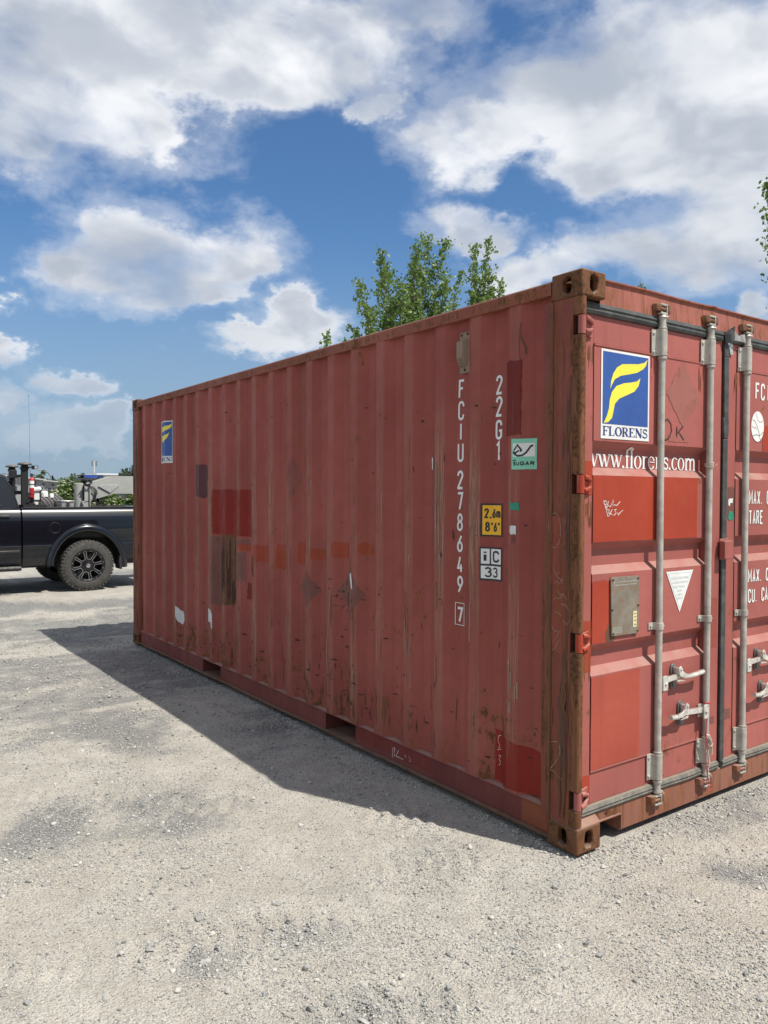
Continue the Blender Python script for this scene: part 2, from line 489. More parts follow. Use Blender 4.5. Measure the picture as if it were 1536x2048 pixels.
M['greendark'] = simple('green_tape', (0.010, 0.22, 0.135), 0.4, var=0.15)
M['cream'] = simple('cream_label', (0.66, 0.60, 0.32), 0.6, var=0.08)
M['plate'] = simple('tarnished_plate', (0.245, 0.225, 0.185), 0.5, 0.35, var=0.2, scale=14, dirt=((0.25, 0.135, 0.06), 0.8))
M['vent'] = simple('brown_plastic', (0.225, 0.155, 0.105), 0.6, var=0.12, scale=8, dirt=((0.33, 0.26, 0.2), 0.2))
M['chalk'] = simple('chalk', (0.55, 0.44, 0.40), 0.95, var=0.3, scale=60)
M['pen'] = simple('black_marker', (0.02, 0.018, 0.02), 0.6, var=0.2)
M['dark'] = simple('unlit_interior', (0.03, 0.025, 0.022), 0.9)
M['string'] = simple('red_string', (0.50, 0.025, 0.045), 0.8)
M['silver'] = simple('silver_tape', (0.50, 0.50, 0.49), 0.38, 0.55, var=0.2, scale=30)
M['dustwire'] = simple('pale_string', (0.50, 0.46, 0.38), 0.9)
M['woodfloor'] = simple('container_floor', (0.06, 0.04, 0.03), 0.9)
# ------------------------------------------------------------------ gravel yard
_tab = np.random.default_rng(3).random((256, 256))


def vnoise(x, y, seed=0):
    x = np.asarray(x) + seed * 17.31; y = np.asarray(y) + seed * 9.77
    xi, yi = np.floor(x).astype(int), np.floor(y).astype(int)
    fx, fy = x - xi, y - yi
    fx = fx * fx * (3 - 2 * fx); fy = fy * fy * (3 - 2 * fy)
    g = lambda a, b: _tab[(a) & 255, (b) & 255]
    return (g(xi, yi) * (1 - fx) + g(xi + 1, yi) * fx) * (1 - fy) + (g(xi, yi + 1) * (1 - fx) + g(xi + 1, yi + 1) * fx) * fy


def fbm(x, y, seed=0, oct=5, gain=0.5):
    s, a, t = 0, 1, 0
    for o in range(oct):
        s = s + a * vnoise(x * 2 ** o, y * 2 ** o, seed + o * 5)
        t += a; a *= gain
    return s / t


def smooth01(v, a, b):
    t = np.clip((v - a) / (b - a), 0, 1)
    return t * t * (3 - 2 * t)


# worn, darker patches of bare gravel (x, y, rx, ry, strength): potholes and turning places of the yard
PATCH = [(-1.23, 3.22, 0.63, 0.39, 0.85), (-1.27, 1.34, 0.52, 0.41, 0.80), (-1.84, 1.61, 0.17, 0.30, 0.95), (-1.31, 0.17, 0.18, 0.13, 0.75), (0.42, -0.42, 0.25, 0.14, 0.80), (-1.66, 0.23, 0.14, 0.14, 0.60), (-1.06, 0.41, 0.22, 0.12, 0.50), (-0.17, -0.71, 0.30, 0.23, 0.45), (-1.28, -0.33, 0.20, 0.11, 0.50),
         (-0.09, 4.52, 0.41, 0.40, 0.70), (-1.69, 3.07, 0.25, 0.25, 0.60), (-0.58, 0.38, 0.26, 0.14, 0.35), (-2.21, 0.42, 0.11, 0.15, 0.50), (-2.9, 2.3, 0.5, 0.3, 0.7), (1.3, -1.1, 0.4, 0.3, 0.6), (-0.5, 6.6, 0.9, 0.35, 0.9), (-2.2, 5.2, 1.1, 0.25, 0.6), (-0.5, 9.9, 4.5, 0.9, 0.8)]


def patch_mask(x, y):
    w = fbm(x * 1.3, y * 1.6, 4, 5, 0.55)
    v = smooth01(fbm(x * 0.55 + 3, y * 0.85, 1, 5, 0.6), 0.46, 0.70) * 0.55
    for (px, py, rx, ry, st) in PATCH:
        qa = (x - px) * 0.811 - (y - py) * 0.585; qb = (x - px) * 0.585 + (y - py) * 0.811
        q = np.sqrt((qa / (rx * 1.15)) ** 2 + (qb / (ry * 1.15)) ** 2)
        v = np.maximum(v, st * smooth01(1.45 - q + (w - 0.5) * 3.0, 0.0, 1.60))
    far = smooth01(y - 0.35 * x, 1.2, 4.0)
    v = np.maximum(v, 0.62 * far * smooth01(fbm(x * 0.35 + 9, y * 1.5, 14, 5, 0.6), 0.36, 0.60))
    fine = fbm(x * 6, y * 7, 8, 4, 0.6)
    return np.clip(v * 1.0 + (fine - 0.5) * 0.85 * (0.30 + v), 0, 1)


# shallow tyre ruts: lines the ground is pressed along (x0,y0,x1,y1,width)
RUT = [(-6, 9.1, 9, 8.6, 0.16), (-6, 8.4, 9, 8.0, 0.2), (-6, 7.75, 9, 7.9, 0.15), (-6, 10.1, 9, 10.3, 0.25)]
TREAD = [(-2.3, 0.0, 0.6, -0.9, 0.13), (-1.4, 1.7, 1.4, -0.5, 0.16), (-2.6, 1.3, -0.2, 0.2, 0.12), (0.1, -0.1, 2.4, -0.75, 0.12)]


def near_w(x, y):
    return smooth01(np.maximum(np.abs(x + 0.5) / 9.0, np.abs(y - 4) / 11.0), 1.0, 0.6)


def height(x, y):
    n = (fbm(x * 0.6, y * 0.6, 21, 4) - 0.5) * 0.030 + (fbm(x * 3.2, y * 3.2, 31, 4, 0.6) - 0.5) * 0.016
    n = n + (fbm(x * 14, y * 14, 41, 3, 0.6) - 0.5) * 0.007
    for (x0, y0, x1, y1, w) in RUT:
        L = math.hypot(x1 - x0, y1 - y0)
        q = ((x - x0) * (y1 - y0) - (y - y0) * (x1 - x0)) / L + (vnoise(x * 0.5, y * 0.5, 60) - 0.5) * 0.5
        n = n - 0.014 * np.exp(-(q / w) ** 2) + 0.008 * np.exp(-((np.abs(q) - 1.7 * w) / (0.7 * w)) ** 2)
    for (x0, y0, x1, y1, w) in TREAD:
        L = math.hypot(x1 - x0, y1 - y0)
        q = ((x - x0) * (y1 - y0) - (y - y0) * (x1 - x0)) / L
        t = ((x - x0) * (x1 - x0) + (y - y0) * (y1 - y0)) / L
        on = np.exp(-(q / w) ** 4) * smooth01(fbm(x * 1.7, y * 1.7, 77, 3), 0.42, 0.6)
        lug = np.sin((t + 0.25 * np.abs(q)) * 2 * math.pi / 0.085)
        n = n + on * 0.0075 * np.clip(lug * 1.6, -1, 1)
    # level where the container's castings bear
    ins = np.maximum(np.abs(x - 1.219) / 1.40, np.abs(y - 3.029) / 3.25)
    lv = smooth01(ins, 1.12, 0.96)
    return n * near_w(x, y) * (1 - 0.75 * lv) - 0.010 - 0.006 * lv


def graded(lo, hi, step, out, grow=1.13):
    c = list(np.arange(lo, hi + 1e-6, step))
    s = step
    while c[-1] < out:
        s *= grow; c.append(c[-1] + s)
    s = step
    while c[0] > -out:
        s *= grow; c.insert(0, c[0] - s)
    return np.array(c)


gx = graded(-3.6, 2.2, 0.021, 900)
gy = graded(-1.6, 7.0, 0.023, 900)
GX, GY = np.meshgrid(gx, gy, indexing='ij')
GZ = height(GX, GY)
gi = np.arange(GX.size).reshape(GX.shape)
gf = np.stack([gi[:-1, :-1], gi[1:, :-1], gi[1:, 1:], gi[:-1, 1:]], -1).reshape(-1, 4)
gm, T = new_mat('gravel_yard')
P = T.n('ShaderNodeTexCoord').outputs['Object']
pa = T.n('ShaderNodeAttribute', attribute_name='patch').outputs['Fac']
big = T.noise(P, 0.35, 4, 0.6)
n3 = T.noise(P, 4.0, 6, 0.65)
n40 = T.noise(P, 38, 6, 0.7)
n160 = T.noise(P, 170, 3, 0.6)
vor = T.n('ShaderNodeTexVoronoi', {'Vector': P, 'Scale': 95.0, 'Randomness': 1.0})
vor2 = T.n('ShaderNodeTexVoronoi', {'Vector': P, 'Scale': 240.0, 'Randomness': 1.0})
dust = T.mix(T.ramp(n3, 0.3, 0.7), (0.362, 0.333, 0.280), (0.485, 0.452, 0.388))
dust = T.mix(T.m('MULTIPLY', T.ramp(big, 0.5, 0.7), 0.35), dust, (0.345, 0.285, 0.215))
stone = T.mix(T.ramp(n40, 0.3, 0.72), (0.110, 0.108, 0.104), (0.280, 0.270, 0.246))
sp = T.n('ShaderNodeSeparateColor', {0: vor.outputs['Color']}).outputs[0]
stone = T.mix(T.ramp(sp, 0.0, 1.0, 0.0, 0.5), stone, (0.115, 0.12, 0.127))
cov = T.m('ADD', pa, T.m('MULTIPLY_ADD', n40, 0.9, -0.45))
cov = T.m('ADD', cov, T.m('MULTIPLY_ADD', T.noise(T.scale(P, (1.0, 1.3, 1)), 11.0, 5, 0.6), 0.7, -0.35))
col = T.mix(T.ramp(cov, 0.12, 0.76, 0.05, 0.97), dust, stone)
speck = T.m('MULTIPLY', T.ramp(sp, 0.78, 0.9), T.ramp(n3, 0.4, 0.6, 0.25, 0.75))
col = T.mix(T.m('MULTIPLY', speck, 0.6), col, (0.20, 0.205, 0.205))
sp2 = T.n('ShaderNodeSeparateColor', {0: vor2.outputs['Color']}).outputs[1]
col = T.mix(T.m('MULTIPLY', T.ramp(sp2, 0.70, 0.92), 0.38), col, (0.56, 0.54, 0.49))
col = T.mix(T.m('MULTIPLY', T.ramp(sp2, 0.34, 0.06), 0.45), col, (0.14, 0.137, 0.130))
hgt = T.m('ADD', T.m('MULTIPLY', vor.outputs['Distance'], -0.55), T.m('MULTIPLY', n40, 1.0))
hgt = T.m('ADD', hgt, T.m('MULTIPLY', vor2.outputs['Distance'], -0.28))
hgt = T.m('ADD', hgt, T.m('MULTIPLY', n160, 0.22))
finish(T, col, 0.95, 0.0, hgt, 0.8, 0.013)
ground = np_mesh('ground', np.stack([GX, GY, GZ], -1).reshape(-1, 3), gf, gm,
                 attrs={'patch': ('POINT', patch_mask(GX, GY).ravel())}, kind='structure', smooth=True)
ground['label'] = 'pale dusty gravel yard with darker worn patches'

# ---- loose stones: crushed limestone lying on the yard
phi = (1 + 5 ** 0.5) / 2
ICO_V = np.array([(-1, phi, 0), (1, phi, 0), (-1, -phi, 0), (1, -phi, 0), (0, -1, phi), (0, 1, phi), (0, -1, -phi), (0, 1, -phi),
                  (phi, 0, -1), (phi, 0, 1), (-phi, 0, -1), (-phi, 0, 1)], float) / math.hypot(1, phi)
ICO_F = np.array([(0, 11, 5), (0, 5, 1), (0, 1, 7), (0, 7, 10), (0, 10, 11), (1, 5, 9), (5, 11, 4), (11, 10, 2), (10, 7, 6), (7, 1, 8),
                  (3, 9, 4), (3, 4, 2), (3, 2, 6), (3, 6, 8), (3, 8, 9), (4, 9, 5), (2, 4, 11), (6, 2, 10), (8, 6, 7), (9, 8, 1)])


def subdiv(v, f):
    v = [tuple(p) for p in v]; cache = {}; out = []
    def mid(a, b):
        k = (min(a, b), max(a, b))
        if k not in cache:
            p = (np.array(v[a]) + np.array(v[b])) / 2
            v.append(tuple(p / np.linalg.norm(p))); cache[k] = len(v) - 1
        return cache[k]
    for a, b, c in f:
        ab, bc, ca = mid(a, b), mid(b, c), mid(c, a)
        out += [(a, ab, ca), (b, bc, ab), (c, ca, bc), (ab, bc, ca)]
    return np.array(v), np.array(out)


BIG_V, BIG_F = subdiv(ICO_V, ICO_F)


def stone_shape(V, rng, jit):
    s = V * (1 + rng.normal(0, jit, (len(V), 1)))
    for _ in range(5):                     # cut flat facets
        nrm = rng.normal(0, 1, 3); nrm /= np.linalg.norm(nrm)
        dd = s @ nrm; lim = rng.uniform(0.55, 0.85)
        s = s - np.outer(np.clip(dd - lim, 0, None), nrm)
    return s


def rand_rot(n, rng):
    q = rng.normal(0, 1, (n, 4)); q /= np.linalg.norm(q, axis=1, keepdims=True)
    w, x, y, z = q.T
    return np.stack([1 - 2 * (y * y + z * z), 2 * (x * y - z * w), 2 * (x * z + y * w), 2 * (x * y + z * w), 1 - 2 * (x * x + z * z), 2 * (y * z - x * w),
                     2 * (x * z - y * w), 2 * (y * z + x * w), 1 - 2 * (x * x + y * y)], -1).reshape(n, 3, 3)


fwd = np.array([math.sin(yaw), math.cos(yaw)])
rgt = np.array([math.cos(yaw), -math.sin(yaw)])


def scatter(n, rng, dmin, dmax, power, keep):
    """points on the yard in front of where one stands, thicker where the yard is gravelly"""
    out = np.zeros((0, 2))
    while len(out) < n:
        k = 40000
        dpt = dmin + (dmax - dmin) * rng.random(k) ** power
        lat = (rng.random(k) * 2 - 1) * (0.60 * dpt + 0.35)
        p = np.array([CAM.x, CAM.y]) + dpt[:, None] * fwd + lat[:, None] * rgt
        inside = (p[:, 0] > 0.02) & (p[:, 0] < 2.42) & (p[:, 1] > 0.02) & (p[:, 1] < 6.04)
        m = patch_mask(p[:, 0], p[:, 1])
        cl = smooth01(fbm(p[:, 0] * 3.1, p[:, 1] * 3.1, 91, 3, 0.6), 0.35, 0.7)
        ok = (~inside) & (rng.random(k) < keep + (1 - keep) * np.clip(0.25 * m + 0.9 * cl * (0.5 + m), 0, 1))
        out = np.concatenate([out, p[ok]])
    return out[:n]


def stones(pts, size, V, F, rng, nvar=10, jit=0.12):
    vs, fs, tone = [], [], []
    base = 0
    var = rng.integers(0, nvar, len(pts))
    for k in range(nvar):
        ix = np.where(var == k)[0]
        if not len(ix): continue
        S = stone_shape(V, rng, jit)
        n = len(ix)
        sc = size[ix][:, None] * np.stack([rng.uniform(0.75, 1.3, n), rng.uniform(0.7, 1.1, n), rng.uniform(0.5, 0.9, n)], -1)
        rot = rand_rot(n, rng)
        # lie roughly flat: random spin, limited tumbling
        w = np.einsum('nij,nvj->nvi', rot, S[None] * sc[:, None])
        w[:, :, 2] *= 0.75
        zb = w[:, :, 2].min(axis=1)
        gz = height(pts[ix, 0], pts[ix, 1])
        w[:, :, 0] += pts[ix, 0][:, None]; w[:, :, 1] += pts[ix, 1][:, None]
        w[:, :, 2] += (gz - zb * rng.uniform(0.30, 0.85, n))[:, None]
        vs.append(w.reshape(-1, 3))
        fs.append((F[None] + (base + np.arange(n) * len(S))[:, None, None]).reshape(-1, 3))
        base += n * len(S)
        m = patch_mask(pts[ix, 0], pts[ix, 1])
        t = np.clip(rng.beta(2.4, 1.7, n) - 0.12 * m + 0.08, 0, 1)
        tone.append(np.repeat(t, len(S)))
    return np.concatenate(vs), np.concatenate(fs), np.concatenate(tone)


sm, T = new_mat('crushed_stone')
P = T.n('ShaderNodeTexCoord').outputs['Object']
tn = T.n('ShaderNodeAttribute', attribute_name='tone').outputs['Fac']
c = T.mix(T.ramp(tn, 0.0, 0.55), (0.125, 0.130, 0.140), (0.27, 0.27, 0.26))
c = T.mix(T.ramp(tn, 0.5, 1.0), c, (0.47, 0.455, 0.415))
nn = T.noise(P, 90, 5, 0.65)
nz = T.n('ShaderNodeSeparateXYZ', {0: T.n('ShaderNodeNewGeometry').outputs['Normal']}).outputs[2]
c = T.mix(T.m('MULTIPLY', T.ramp(nn, 0.42, 0.65), 0.45), c, (0.38, 0.345, 0.285))
finish(T, c, 0.9, 0.0, nn, 0.3, 0.003)

rs = np.random.default_rng(5)
parts_v, parts_f, parts_t = [], [], []
off = 0
for (n, d0, d1, pw, keep, lo, hi, VV, FF) in [
        (56000, 1.9, 5.2, 1.0, 0.16, 0.0025, 0.0055, ICO_V, ICO_F),
        (28000, 1.9, 9.0, 1.0, 0.07, 0.0038, 0.0078, ICO_V, ICO_F),
        (9000, 4.5, 15.0, 1.0, 0.3, 0.006, 0.013, ICO_V, ICO_F),
        (1300, 1.9, 8.5, 0.9, 0.06, 0.0080, 0.0140, BIG_V, BIG_F)]:
    pts = scatter(n, rs, d0, d1, pw, keep)
    size = lo + (hi - lo) * rs.random(n) ** 1.8
    v, f, t = stones(pts, size, VV, FF, rs)
    parts_v.append(v); parts_f.append(f + off); parts_t.append(t); off += len(v)
# stones and crumbs swept up against the foot of the container
pe = []
for _ in range(2600):
    t = rs.random(); q = abs(rs.normal(0, 0.045))
    pe.append((-0.004 - q + 0.03 * (rs.random() < 0.3), 0.0 + 6.06 * t) if rs.random() < 0.68 else (0.02 + 2.4 * t * 0.8, -0.004 - q + 0.03 * (rs.random() < 0.3)))
pe = np.array(pe)
v, f, t = stones(pe, 0.0025 + 0.0085 * rs.random(len(pe)) ** 2.6, ICO_V, ICO_F, rs)
parts_v.append(v); parts_f.append(f + off); parts_t.append(t); off += len(v)
gravel = np_mesh('gravel', np.concatenate(parts_v), np.concatenate(parts_f), sm,
                 attrs={'tone': ('POINT', np.concatenate(parts_t))}, kind='stuff')
gravel['label'] = 'loose grey crushed stones strewn over the dusty yard'

# the largest loose stones, each one an object
BIGST = [(-1.557, 0.502, 0.026), (-1.971, 0.243, 0.024), (-1.800, 1.213, 0.018), (-1.562, 0.877, 0.020), (-1.260, 0.419, 0.020), (-1.273, 0.428, 0.015), (-1.634, 0.240, 0.024), (-1.747, 0.251, 0.018), (-1.816, 0.370, 0.016), (-1.860, 0.437, 0.017), (-1.776, 0.396, 0.018), (-1.274, -0.191, 0.024), (-0.906, 0.370, 0.017), (-1.376, 0.001, 0.020), (-1.138, -0.229, 0.019), (-1.186, -0.234, 0.018), (-1.062, -0.374, 0.019), (-1.104, -0.464, 0.018), (-0.663, -0.209, 0.017), (-0.651, -0.138, 0.020), (-0.803, -0.278, 0.018), (-0.670, -0.423, 0.016), (-0.918, -0.608, 0.018), (-1.362, -0.326, 0.024), (-1.470, -0.192, 0.020), (-0.427, 0.979, 0.018), (-0.871, 1.898, 0.016), (-1.796, 1.694, 0.020), (-1.770, 0.150, 0.017), (-1.574, 0.285, 0.016), (-1.551, -0.038, 0.020), (-1.408, -0.189, 0.017)]
GROUP_ST = 'larger loose stones on the gravel yard'


for (px, py, sz) in BIGST:
    vv, ff, tt = stones(np.array([[px, py]]), np.array([sz * 0.70]), BIG_V, BIG_F, rs, nvar=1, jit=0.13)
    c0 = np.array([px, py, height(px, py)])
    o = np_mesh('stone', vv - c0, ff, sm, attrs={'tone': ('POINT', np.clip(tt + 0.08, 0, 1))})
    o.location = c0
    tag(o, 'larger loose grey stone lying on the gravel yard', 'stone', GROUP_ST)
# ------------------------------------------------------------------ lettering: strokes turned into flat polygons
def arc(cx, cy, rx, ry, a0, a1, n=12):
    return [(cx + rx * math.cos(R(a0 + (a1 - a0) * i / n)), cy + ry * math.sin(R(a0 + (a1 - a0) * i / n))) for i in range(n + 1)]


def stencil_glyph(ch):
    q = .20
    if ch == 'F': return [[(0, 0), (0, 1), (1, 1)], [(0, .54), (.78, .54)]]
    if ch == 'C': return [[(1, .74)] + arc(.5, 1 - q, .5, q, 0, 180) + arc(.5, q, .5, q, 180, 360) + [(1, .26)]]
    if ch == 'G': return [[(1, .74)] + arc(.5, 1 - q, .5, q, 0, 180) + arc(.5, q, .5, q, 180, 360) + [(1, .44), (.55, .44)]]
    if ch == 'O' or ch == '0': return [arc(.5, 1 - q, .5, q, 0, 180) + arc(.5, q, .5, q, 180, 360) + [(1, 1 - q)]]
    if ch == 'I': return [[(.5, 0), (.5, 1)]]
    if ch == 'U': return [[(0, 1)] + arc(.5, q, .5, q, 180, 360) + [(1, 1)]]
    if ch == '2': return [[(0, .74)] + arc(.5, .78, .5, .22, 165, -25) + [(.02, .03), (.02, 0), (1, 0)]]
    if ch == '7': return [[(0, 1), (1, 1), (.38, 0)]]
    if ch == '8': return [arc(.5, .77, .42, .23, 0, 360, 20), arc(.5, .27, .5, .27, 0, 360, 20)]
    if ch == '6': return [[(.85, 1), (.22, .52)], arc(.5, .29, .5, .29, 0, 360, 22)]
    if ch == '9': return [[(.15, 0), (.78, .48)], arc(.5, .71, .5, .29, 0, 360, 22)]
    if ch == '4': return [[(.55, 1), (0, .27), (1, .27)], [(.72, .52), (.72, 0)]]
    if ch == '3': return [arc(.45, .77, .5, .23, 160, -90, 14), arc(.45, .27, .55, .27, 90, -160, 14)]
    if ch == '1': return [[(.12, .82), (.55, 1), (.55, 0)]]
    if ch == 'M': return [[(0, 0), (0, 1), (.5, .3), (1, 1), (1, 0)]]
    if ch == 'A': return [[(0, 0), (.5, 1), (1, 0)], [(.2, .30), (.8, .30)]]
    if ch == 'X': return [[(0, 0), (1, 1)], [(0, 1), (1, 0)]]
    if ch == 'T': return [[(0, 1), (1, 1)], [(.5, .98), (.5, 0)]]
    if ch == 'E': return [[(1, 1), (0, 1), (0, 0), (1, 0)], [(0, .52), (.8, .52)]]
    if ch == 'R': return [[(0, 0), (0, 1), (.55, 1)] + arc(.6, .76, .4, .24, 80, -90, 8) + [(0, .5)], [(.5, .5), (1, 0)]]
    if ch == 'P': return [[(0, 0), (0, 1), (.55, 1)] + arc(.6, .75, .4, .25, 80, -90, 8) + [(0, .48)]]
    if ch == 'S': return [[(.98, .78)] + arc(.5, .77, .48, .23, 20, 250, 12) + arc(.5, .26, .5, .26, 70, -160, 12)]
    if ch == '.': return [[(.3, .0), (.3, .08)]]
    if ch == ',': return [[(.4, .08), (.2, -.12)]]
    if ch == "'": return [[(.5, 1), (.4, .72)]]
    if ch == '"': return [[(.25, 1), (.18, .72)], [(.75, 1), (.68, .72)]]
    if ch == 'm': return [[(0, 0), (0, .70)], [(0, .55)] + arc(.25, .5, .25, .2, 150, 0, 6) + [(.5, 0)], [(.5, .5)] + arc(.75, .5, .25, .2, 150, 0, 6) + [(1, 0)]]
    if ch == 'i': return [[(.5, 0), (.5, .68)], [(.5, .86), (.5, 1)]]
    if ch == 'K': return [[(0, 0), (0, 1)], [(1, 1), (0, .42)], [(.3, .6), (1, 0)]]
    if ch == 'N': return [[(0, 0), (0, 1), (1, 0), (1, 1)]]
    return []


def ribbon(pl, w, closed=False):
    """polyline -> list of quads of width w, mitred"""
    pts = [Vector((p[0], p[1])) for p in pl]
    q = [pts[0]]
    for p in pts[1:]:
        if (p - q[-1]).length > 1e-6: q.append(p)
    pts = q
    n = len(pts)
    if n < 2: return []
    closed = closed or (pts[0] - pts[-1]).length < 1e-5
    L, Rr = [], []
    for i in range(n):
        if closed:
            a = pts[i] - pts[i - 1 if i > 0 else n - 2]; b = pts[(i + 1) if i < n - 1 else 1] - pts[i]
        else:
            a = pts[i] - pts[i - 1] if i > 0 else pts[1] - pts[0]
            b = pts[i + 1] - pts[i] if i < n - 1 else a
        na = Vector((-a.y, a.x)).normalized(); nb = Vector((-b.y, b.x)).normalized()
        m = na + nb
        m = m.normalized() if m.length > 1e-4 else na
        k = min(2.2, 1 / max(0.2, m.dot(na)))
        L.append(pts[i] + m * (w / 2 * k)); Rr.append(pts[i] - m * (w / 2 * k))
    return [[tuple(L[i]), tuple(Rr[i]), tuple(Rr[i + 1]), tuple(L[i + 1])] for i in range(n - 1)]


def stencil_text(txt, x, z, w, h, t, gap, glyph_w=None):
    """text running along +x from lower left corner (x, z): list of strokes, each a list of quads"""
    out = []
    for ch in txt:
        gw = (glyph_w or {}).get(ch, w)
        for st in stencil_glyph(ch):
            pl = [(x + t / 2 + p[0] * (gw - t), z + t / 2 + p[1] * (h - t)) for p in st]
            out.append(ribbon(pl, t))
        x += gw + gap
    return out


def serif_glyph(ch):
    """(strokes, width): strokes of (polyline, width of stroke) in units of the cap or x height"""
    T, t = .17, .065
    def sf(x, y, w=.17): return ([(x - w, y), (x + w, y)], t)
    if ch == 'F': return [([(.16, 0), (.16, 1)], T), sf(.16, .033), ([(.0, .967), (.62, .967)], t), ([(.6, .98), (.6, .76)], t), ([(.2, .52), (.45, .52)], t), ([(.45, .63), (.45, .41)], t)], .66
    if ch == 'L': return [([(.16, 0), (.16, 1)], T), sf(.16, .967), ([(.0, .033), (.62, .033)], t), ([(.6, .02), (.6, .27)], t)], .68
    if ch == 'O': return [('ring', .40, .5, .40, .5, .19, .07, 0, 360)], .80
    if ch == 'R': return [([(.16, 0), (.16, 1)], T), sf(.16, .033), ([(0, .967), (.4, .967)], t), ('ring', .38, .74, .27, .26, .16, .06, -90, 90), ([(.2, .505), (.4, .505)], t), ([(.38, .5), (.62, .06)], T), ([(.58, .033), (.80, .033)], t)], .80
    if ch == 'E': return [([(.16, 0), (.16, 1)], T), ([(0, .967), (.60, .967)], t), ([(0, .033), (.64, .033)], t), ([(.6, .98), (.6, .76)], t), ([(.63, .02), (.63, .26)], t), ([(.2, .52), (.44, .52)], t), ([(.44, .63), (.44, .41)], t)], .70
    if ch == 'N': return [([(.14, 0), (.14, 1)], t * 1.1), ([(.14, .96), (.70, .04)], T), ([(.70, 0), (.70, 1)], t * 1.1), sf(.14, .033, .14), ([(0, .967), (.24, .967)], t), sf(.70, .967, .14)], .86
    if ch == 'S': return [([(.52, .74)] + arc(.31, .745, .21, .21, 25, 225, 10) + arc(.31, .27, .25, .235, 52, -155, 12), .13), ([(.53, .97), (.53, .72)], t), ([(.05, .30), (.05, .03)], t)], .60
    # lower case: x height = 1
    if ch == 'w': return [([(.12, .96), (.38, .05)], .17), ([(.38, .05), (.60, .88)], t), ([(.56, .96), (.80, .05)], .17), ([(.80, .05), (1.05, .92)], t), sf(.10, .967, .14), sf(.54, .967, .14), sf(1.06, .967, .12)], 1.14
    if ch == '.': return [([(.12, 0), (.12, .19)], .19)], .30
    if ch == 'f': return [([(.18, 0), (.18, 1.25)] + arc(.36, 1.28, .18, .24, 180, 40, 8), .16), sf(.18, .033, .17), ([(.0, .93), (.42, .93)], t)], .46
    if ch == 'l': return [([(.18, 0), (.18, 1.52)], .17), sf(.18, .033, .18), ([(.02, 1.49), (.2, 1.49)], t)], .42
    if ch == 'o': return [('ring', .38, .5, .38, .52, .17, .06, 0, 360)], .80
    if ch == 'r': return [([(.18, 0), (.18, .96)], .17), sf(.18, .033, .18), ([(.02, .95), (.2, .95)], t), ([(.22, .66)] + arc(.45, .66, .22, .29, 150, 50, 6), .10)], .60
    if ch == 'e': return [('ring', .37, .5, .37, .52, .16, .07, 20, 330), ([(.1, .55), (.72, .55)], t)], .76
    if ch == 'n': return [([(.18, 0), (.18, .96)], .17), sf(.18, .033, .17), ([(.02, .95), (.2, .95)], t), ([(.2, .72)] + arc(.45, .68, .22, .28, 140, 0, 8) + [(.67, 0)], .15), sf(.67, .033, .17)], .90
    if ch == 's': return [([(.46, .72)] + arc(.27, .74, .18, .21, 20, 230, 10) + arc(.27, .27, .20, .22, 55, -155, 10), .12)], .56
    if ch == 'c': return [('ring', .37, .5, .37, .52, .17, .07, 45, 320)], .68
    if ch == 'm': return [([(.18, 0), (.18, .96)], .17), sf(.18, .033, .17), ([(.02, .95), (.2, .95)], t), ([(.2, .72)] + arc(.43, .68, .2, .28, 140, 0, 8) + [(.63, 0)], .15), sf(.63, .033, .14), ([(.65, .72)] + arc(.88, .68, .2, .28, 140, 0, 8) + [(1.08, 0)], .15), sf(1.08, .033, .17)], 1.30
    return [], .4


def serif_text(txt, x, z, h, width):
    tot = sum(serif_glyph(c)[1] for c in txt)
    k = width / tot
    out = []
    for ch in txt:
        st, gw = serif_glyph(ch)
        for s in st:
            if s[0] == 'ring':
                _, cx, cy, rx, ry, tx, ty, a0, a1 = s
                n = 20
                qs = []
                for i in range(n):
                    A, B = R(a0 + (a1 - a0) * i / n), R(a0 + (a1 - a0) * (i + 1) / n)
                    P = lambda a, rX, rY: (x + (cx + rX * math.cos(a)) * k, z + (cy + rY * math.sin(a)) * h)
                    qs.append([P(A, rx, ry), P(B, rx, ry), P(B, rx - tx, ry - ty), P(A, rx - tx, ry - ty)])
                out.append(qs)
            else:
                pl = [(x + p[0] * k, z + p[1] * h) for p in s[0]]
                # keep stroke weight in proportion to the direction it runs
                w = s[1] * (k if abs(pl[-1][1] - pl[0][1]) > abs(pl[-1][0] - pl[0][0]) * 0.8 else h)
                out.append(ribbon(pl, w))
        x += gw * k
    return out


SWOOSH_UP = [(0.947, 0.956), (0.883, 0.914), (0.754, 0.887), (0.567, 0.872), (0.413, 0.857), (0.31, 0.813), (0.235, 0.739), (0.193, 0.653), (0.179, 0.559), (0.209, 0.611), (0.265, 0.675), (0.385, 0.724), (0.57, 0.756), (0.726, 0.786), (0.852, 0.835), (0.916, 0.882)]
SWOOSH_LO = [(0.796, 0.727), (0.726, 0.685), (0.603, 0.663), (0.45, 0.643), (0.299, 0.601), (0.209, 0.527), (0.168, 0.441), (0.154, 0.34), (0.112, 0.254), (0.053, 0.172), (0.142, 0.187), (0.215, 0.236), (0.249, 0.33), (0.271, 0.399), (0.36, 0.463), (0.514, 0.512), (0.668, 0.562), (0.76, 0.635)]


def rect(x0, z0, x1, z1): return [(x0, z0), (x1, z0), (x1, z1), (x0, z1)]


def ragged(poly, step=0.03, amp=0.006, seed=1):
    rg = random.Random(seed)
    out = []
    n = len(poly)
    for i in range(n):
        a, b = Vector(poly[i]), Vector(poly[(i + 1) % n])
        L = (b - a).length
        k = max(1, int(L / step))
        nn = Vector((-(b - a).y, (b - a).x)).normalized()
        for j in range(k):
            out.append(tuple(a + (b - a) * (j / k) + nn * rg.uniform(-amp, amp)))
    return out


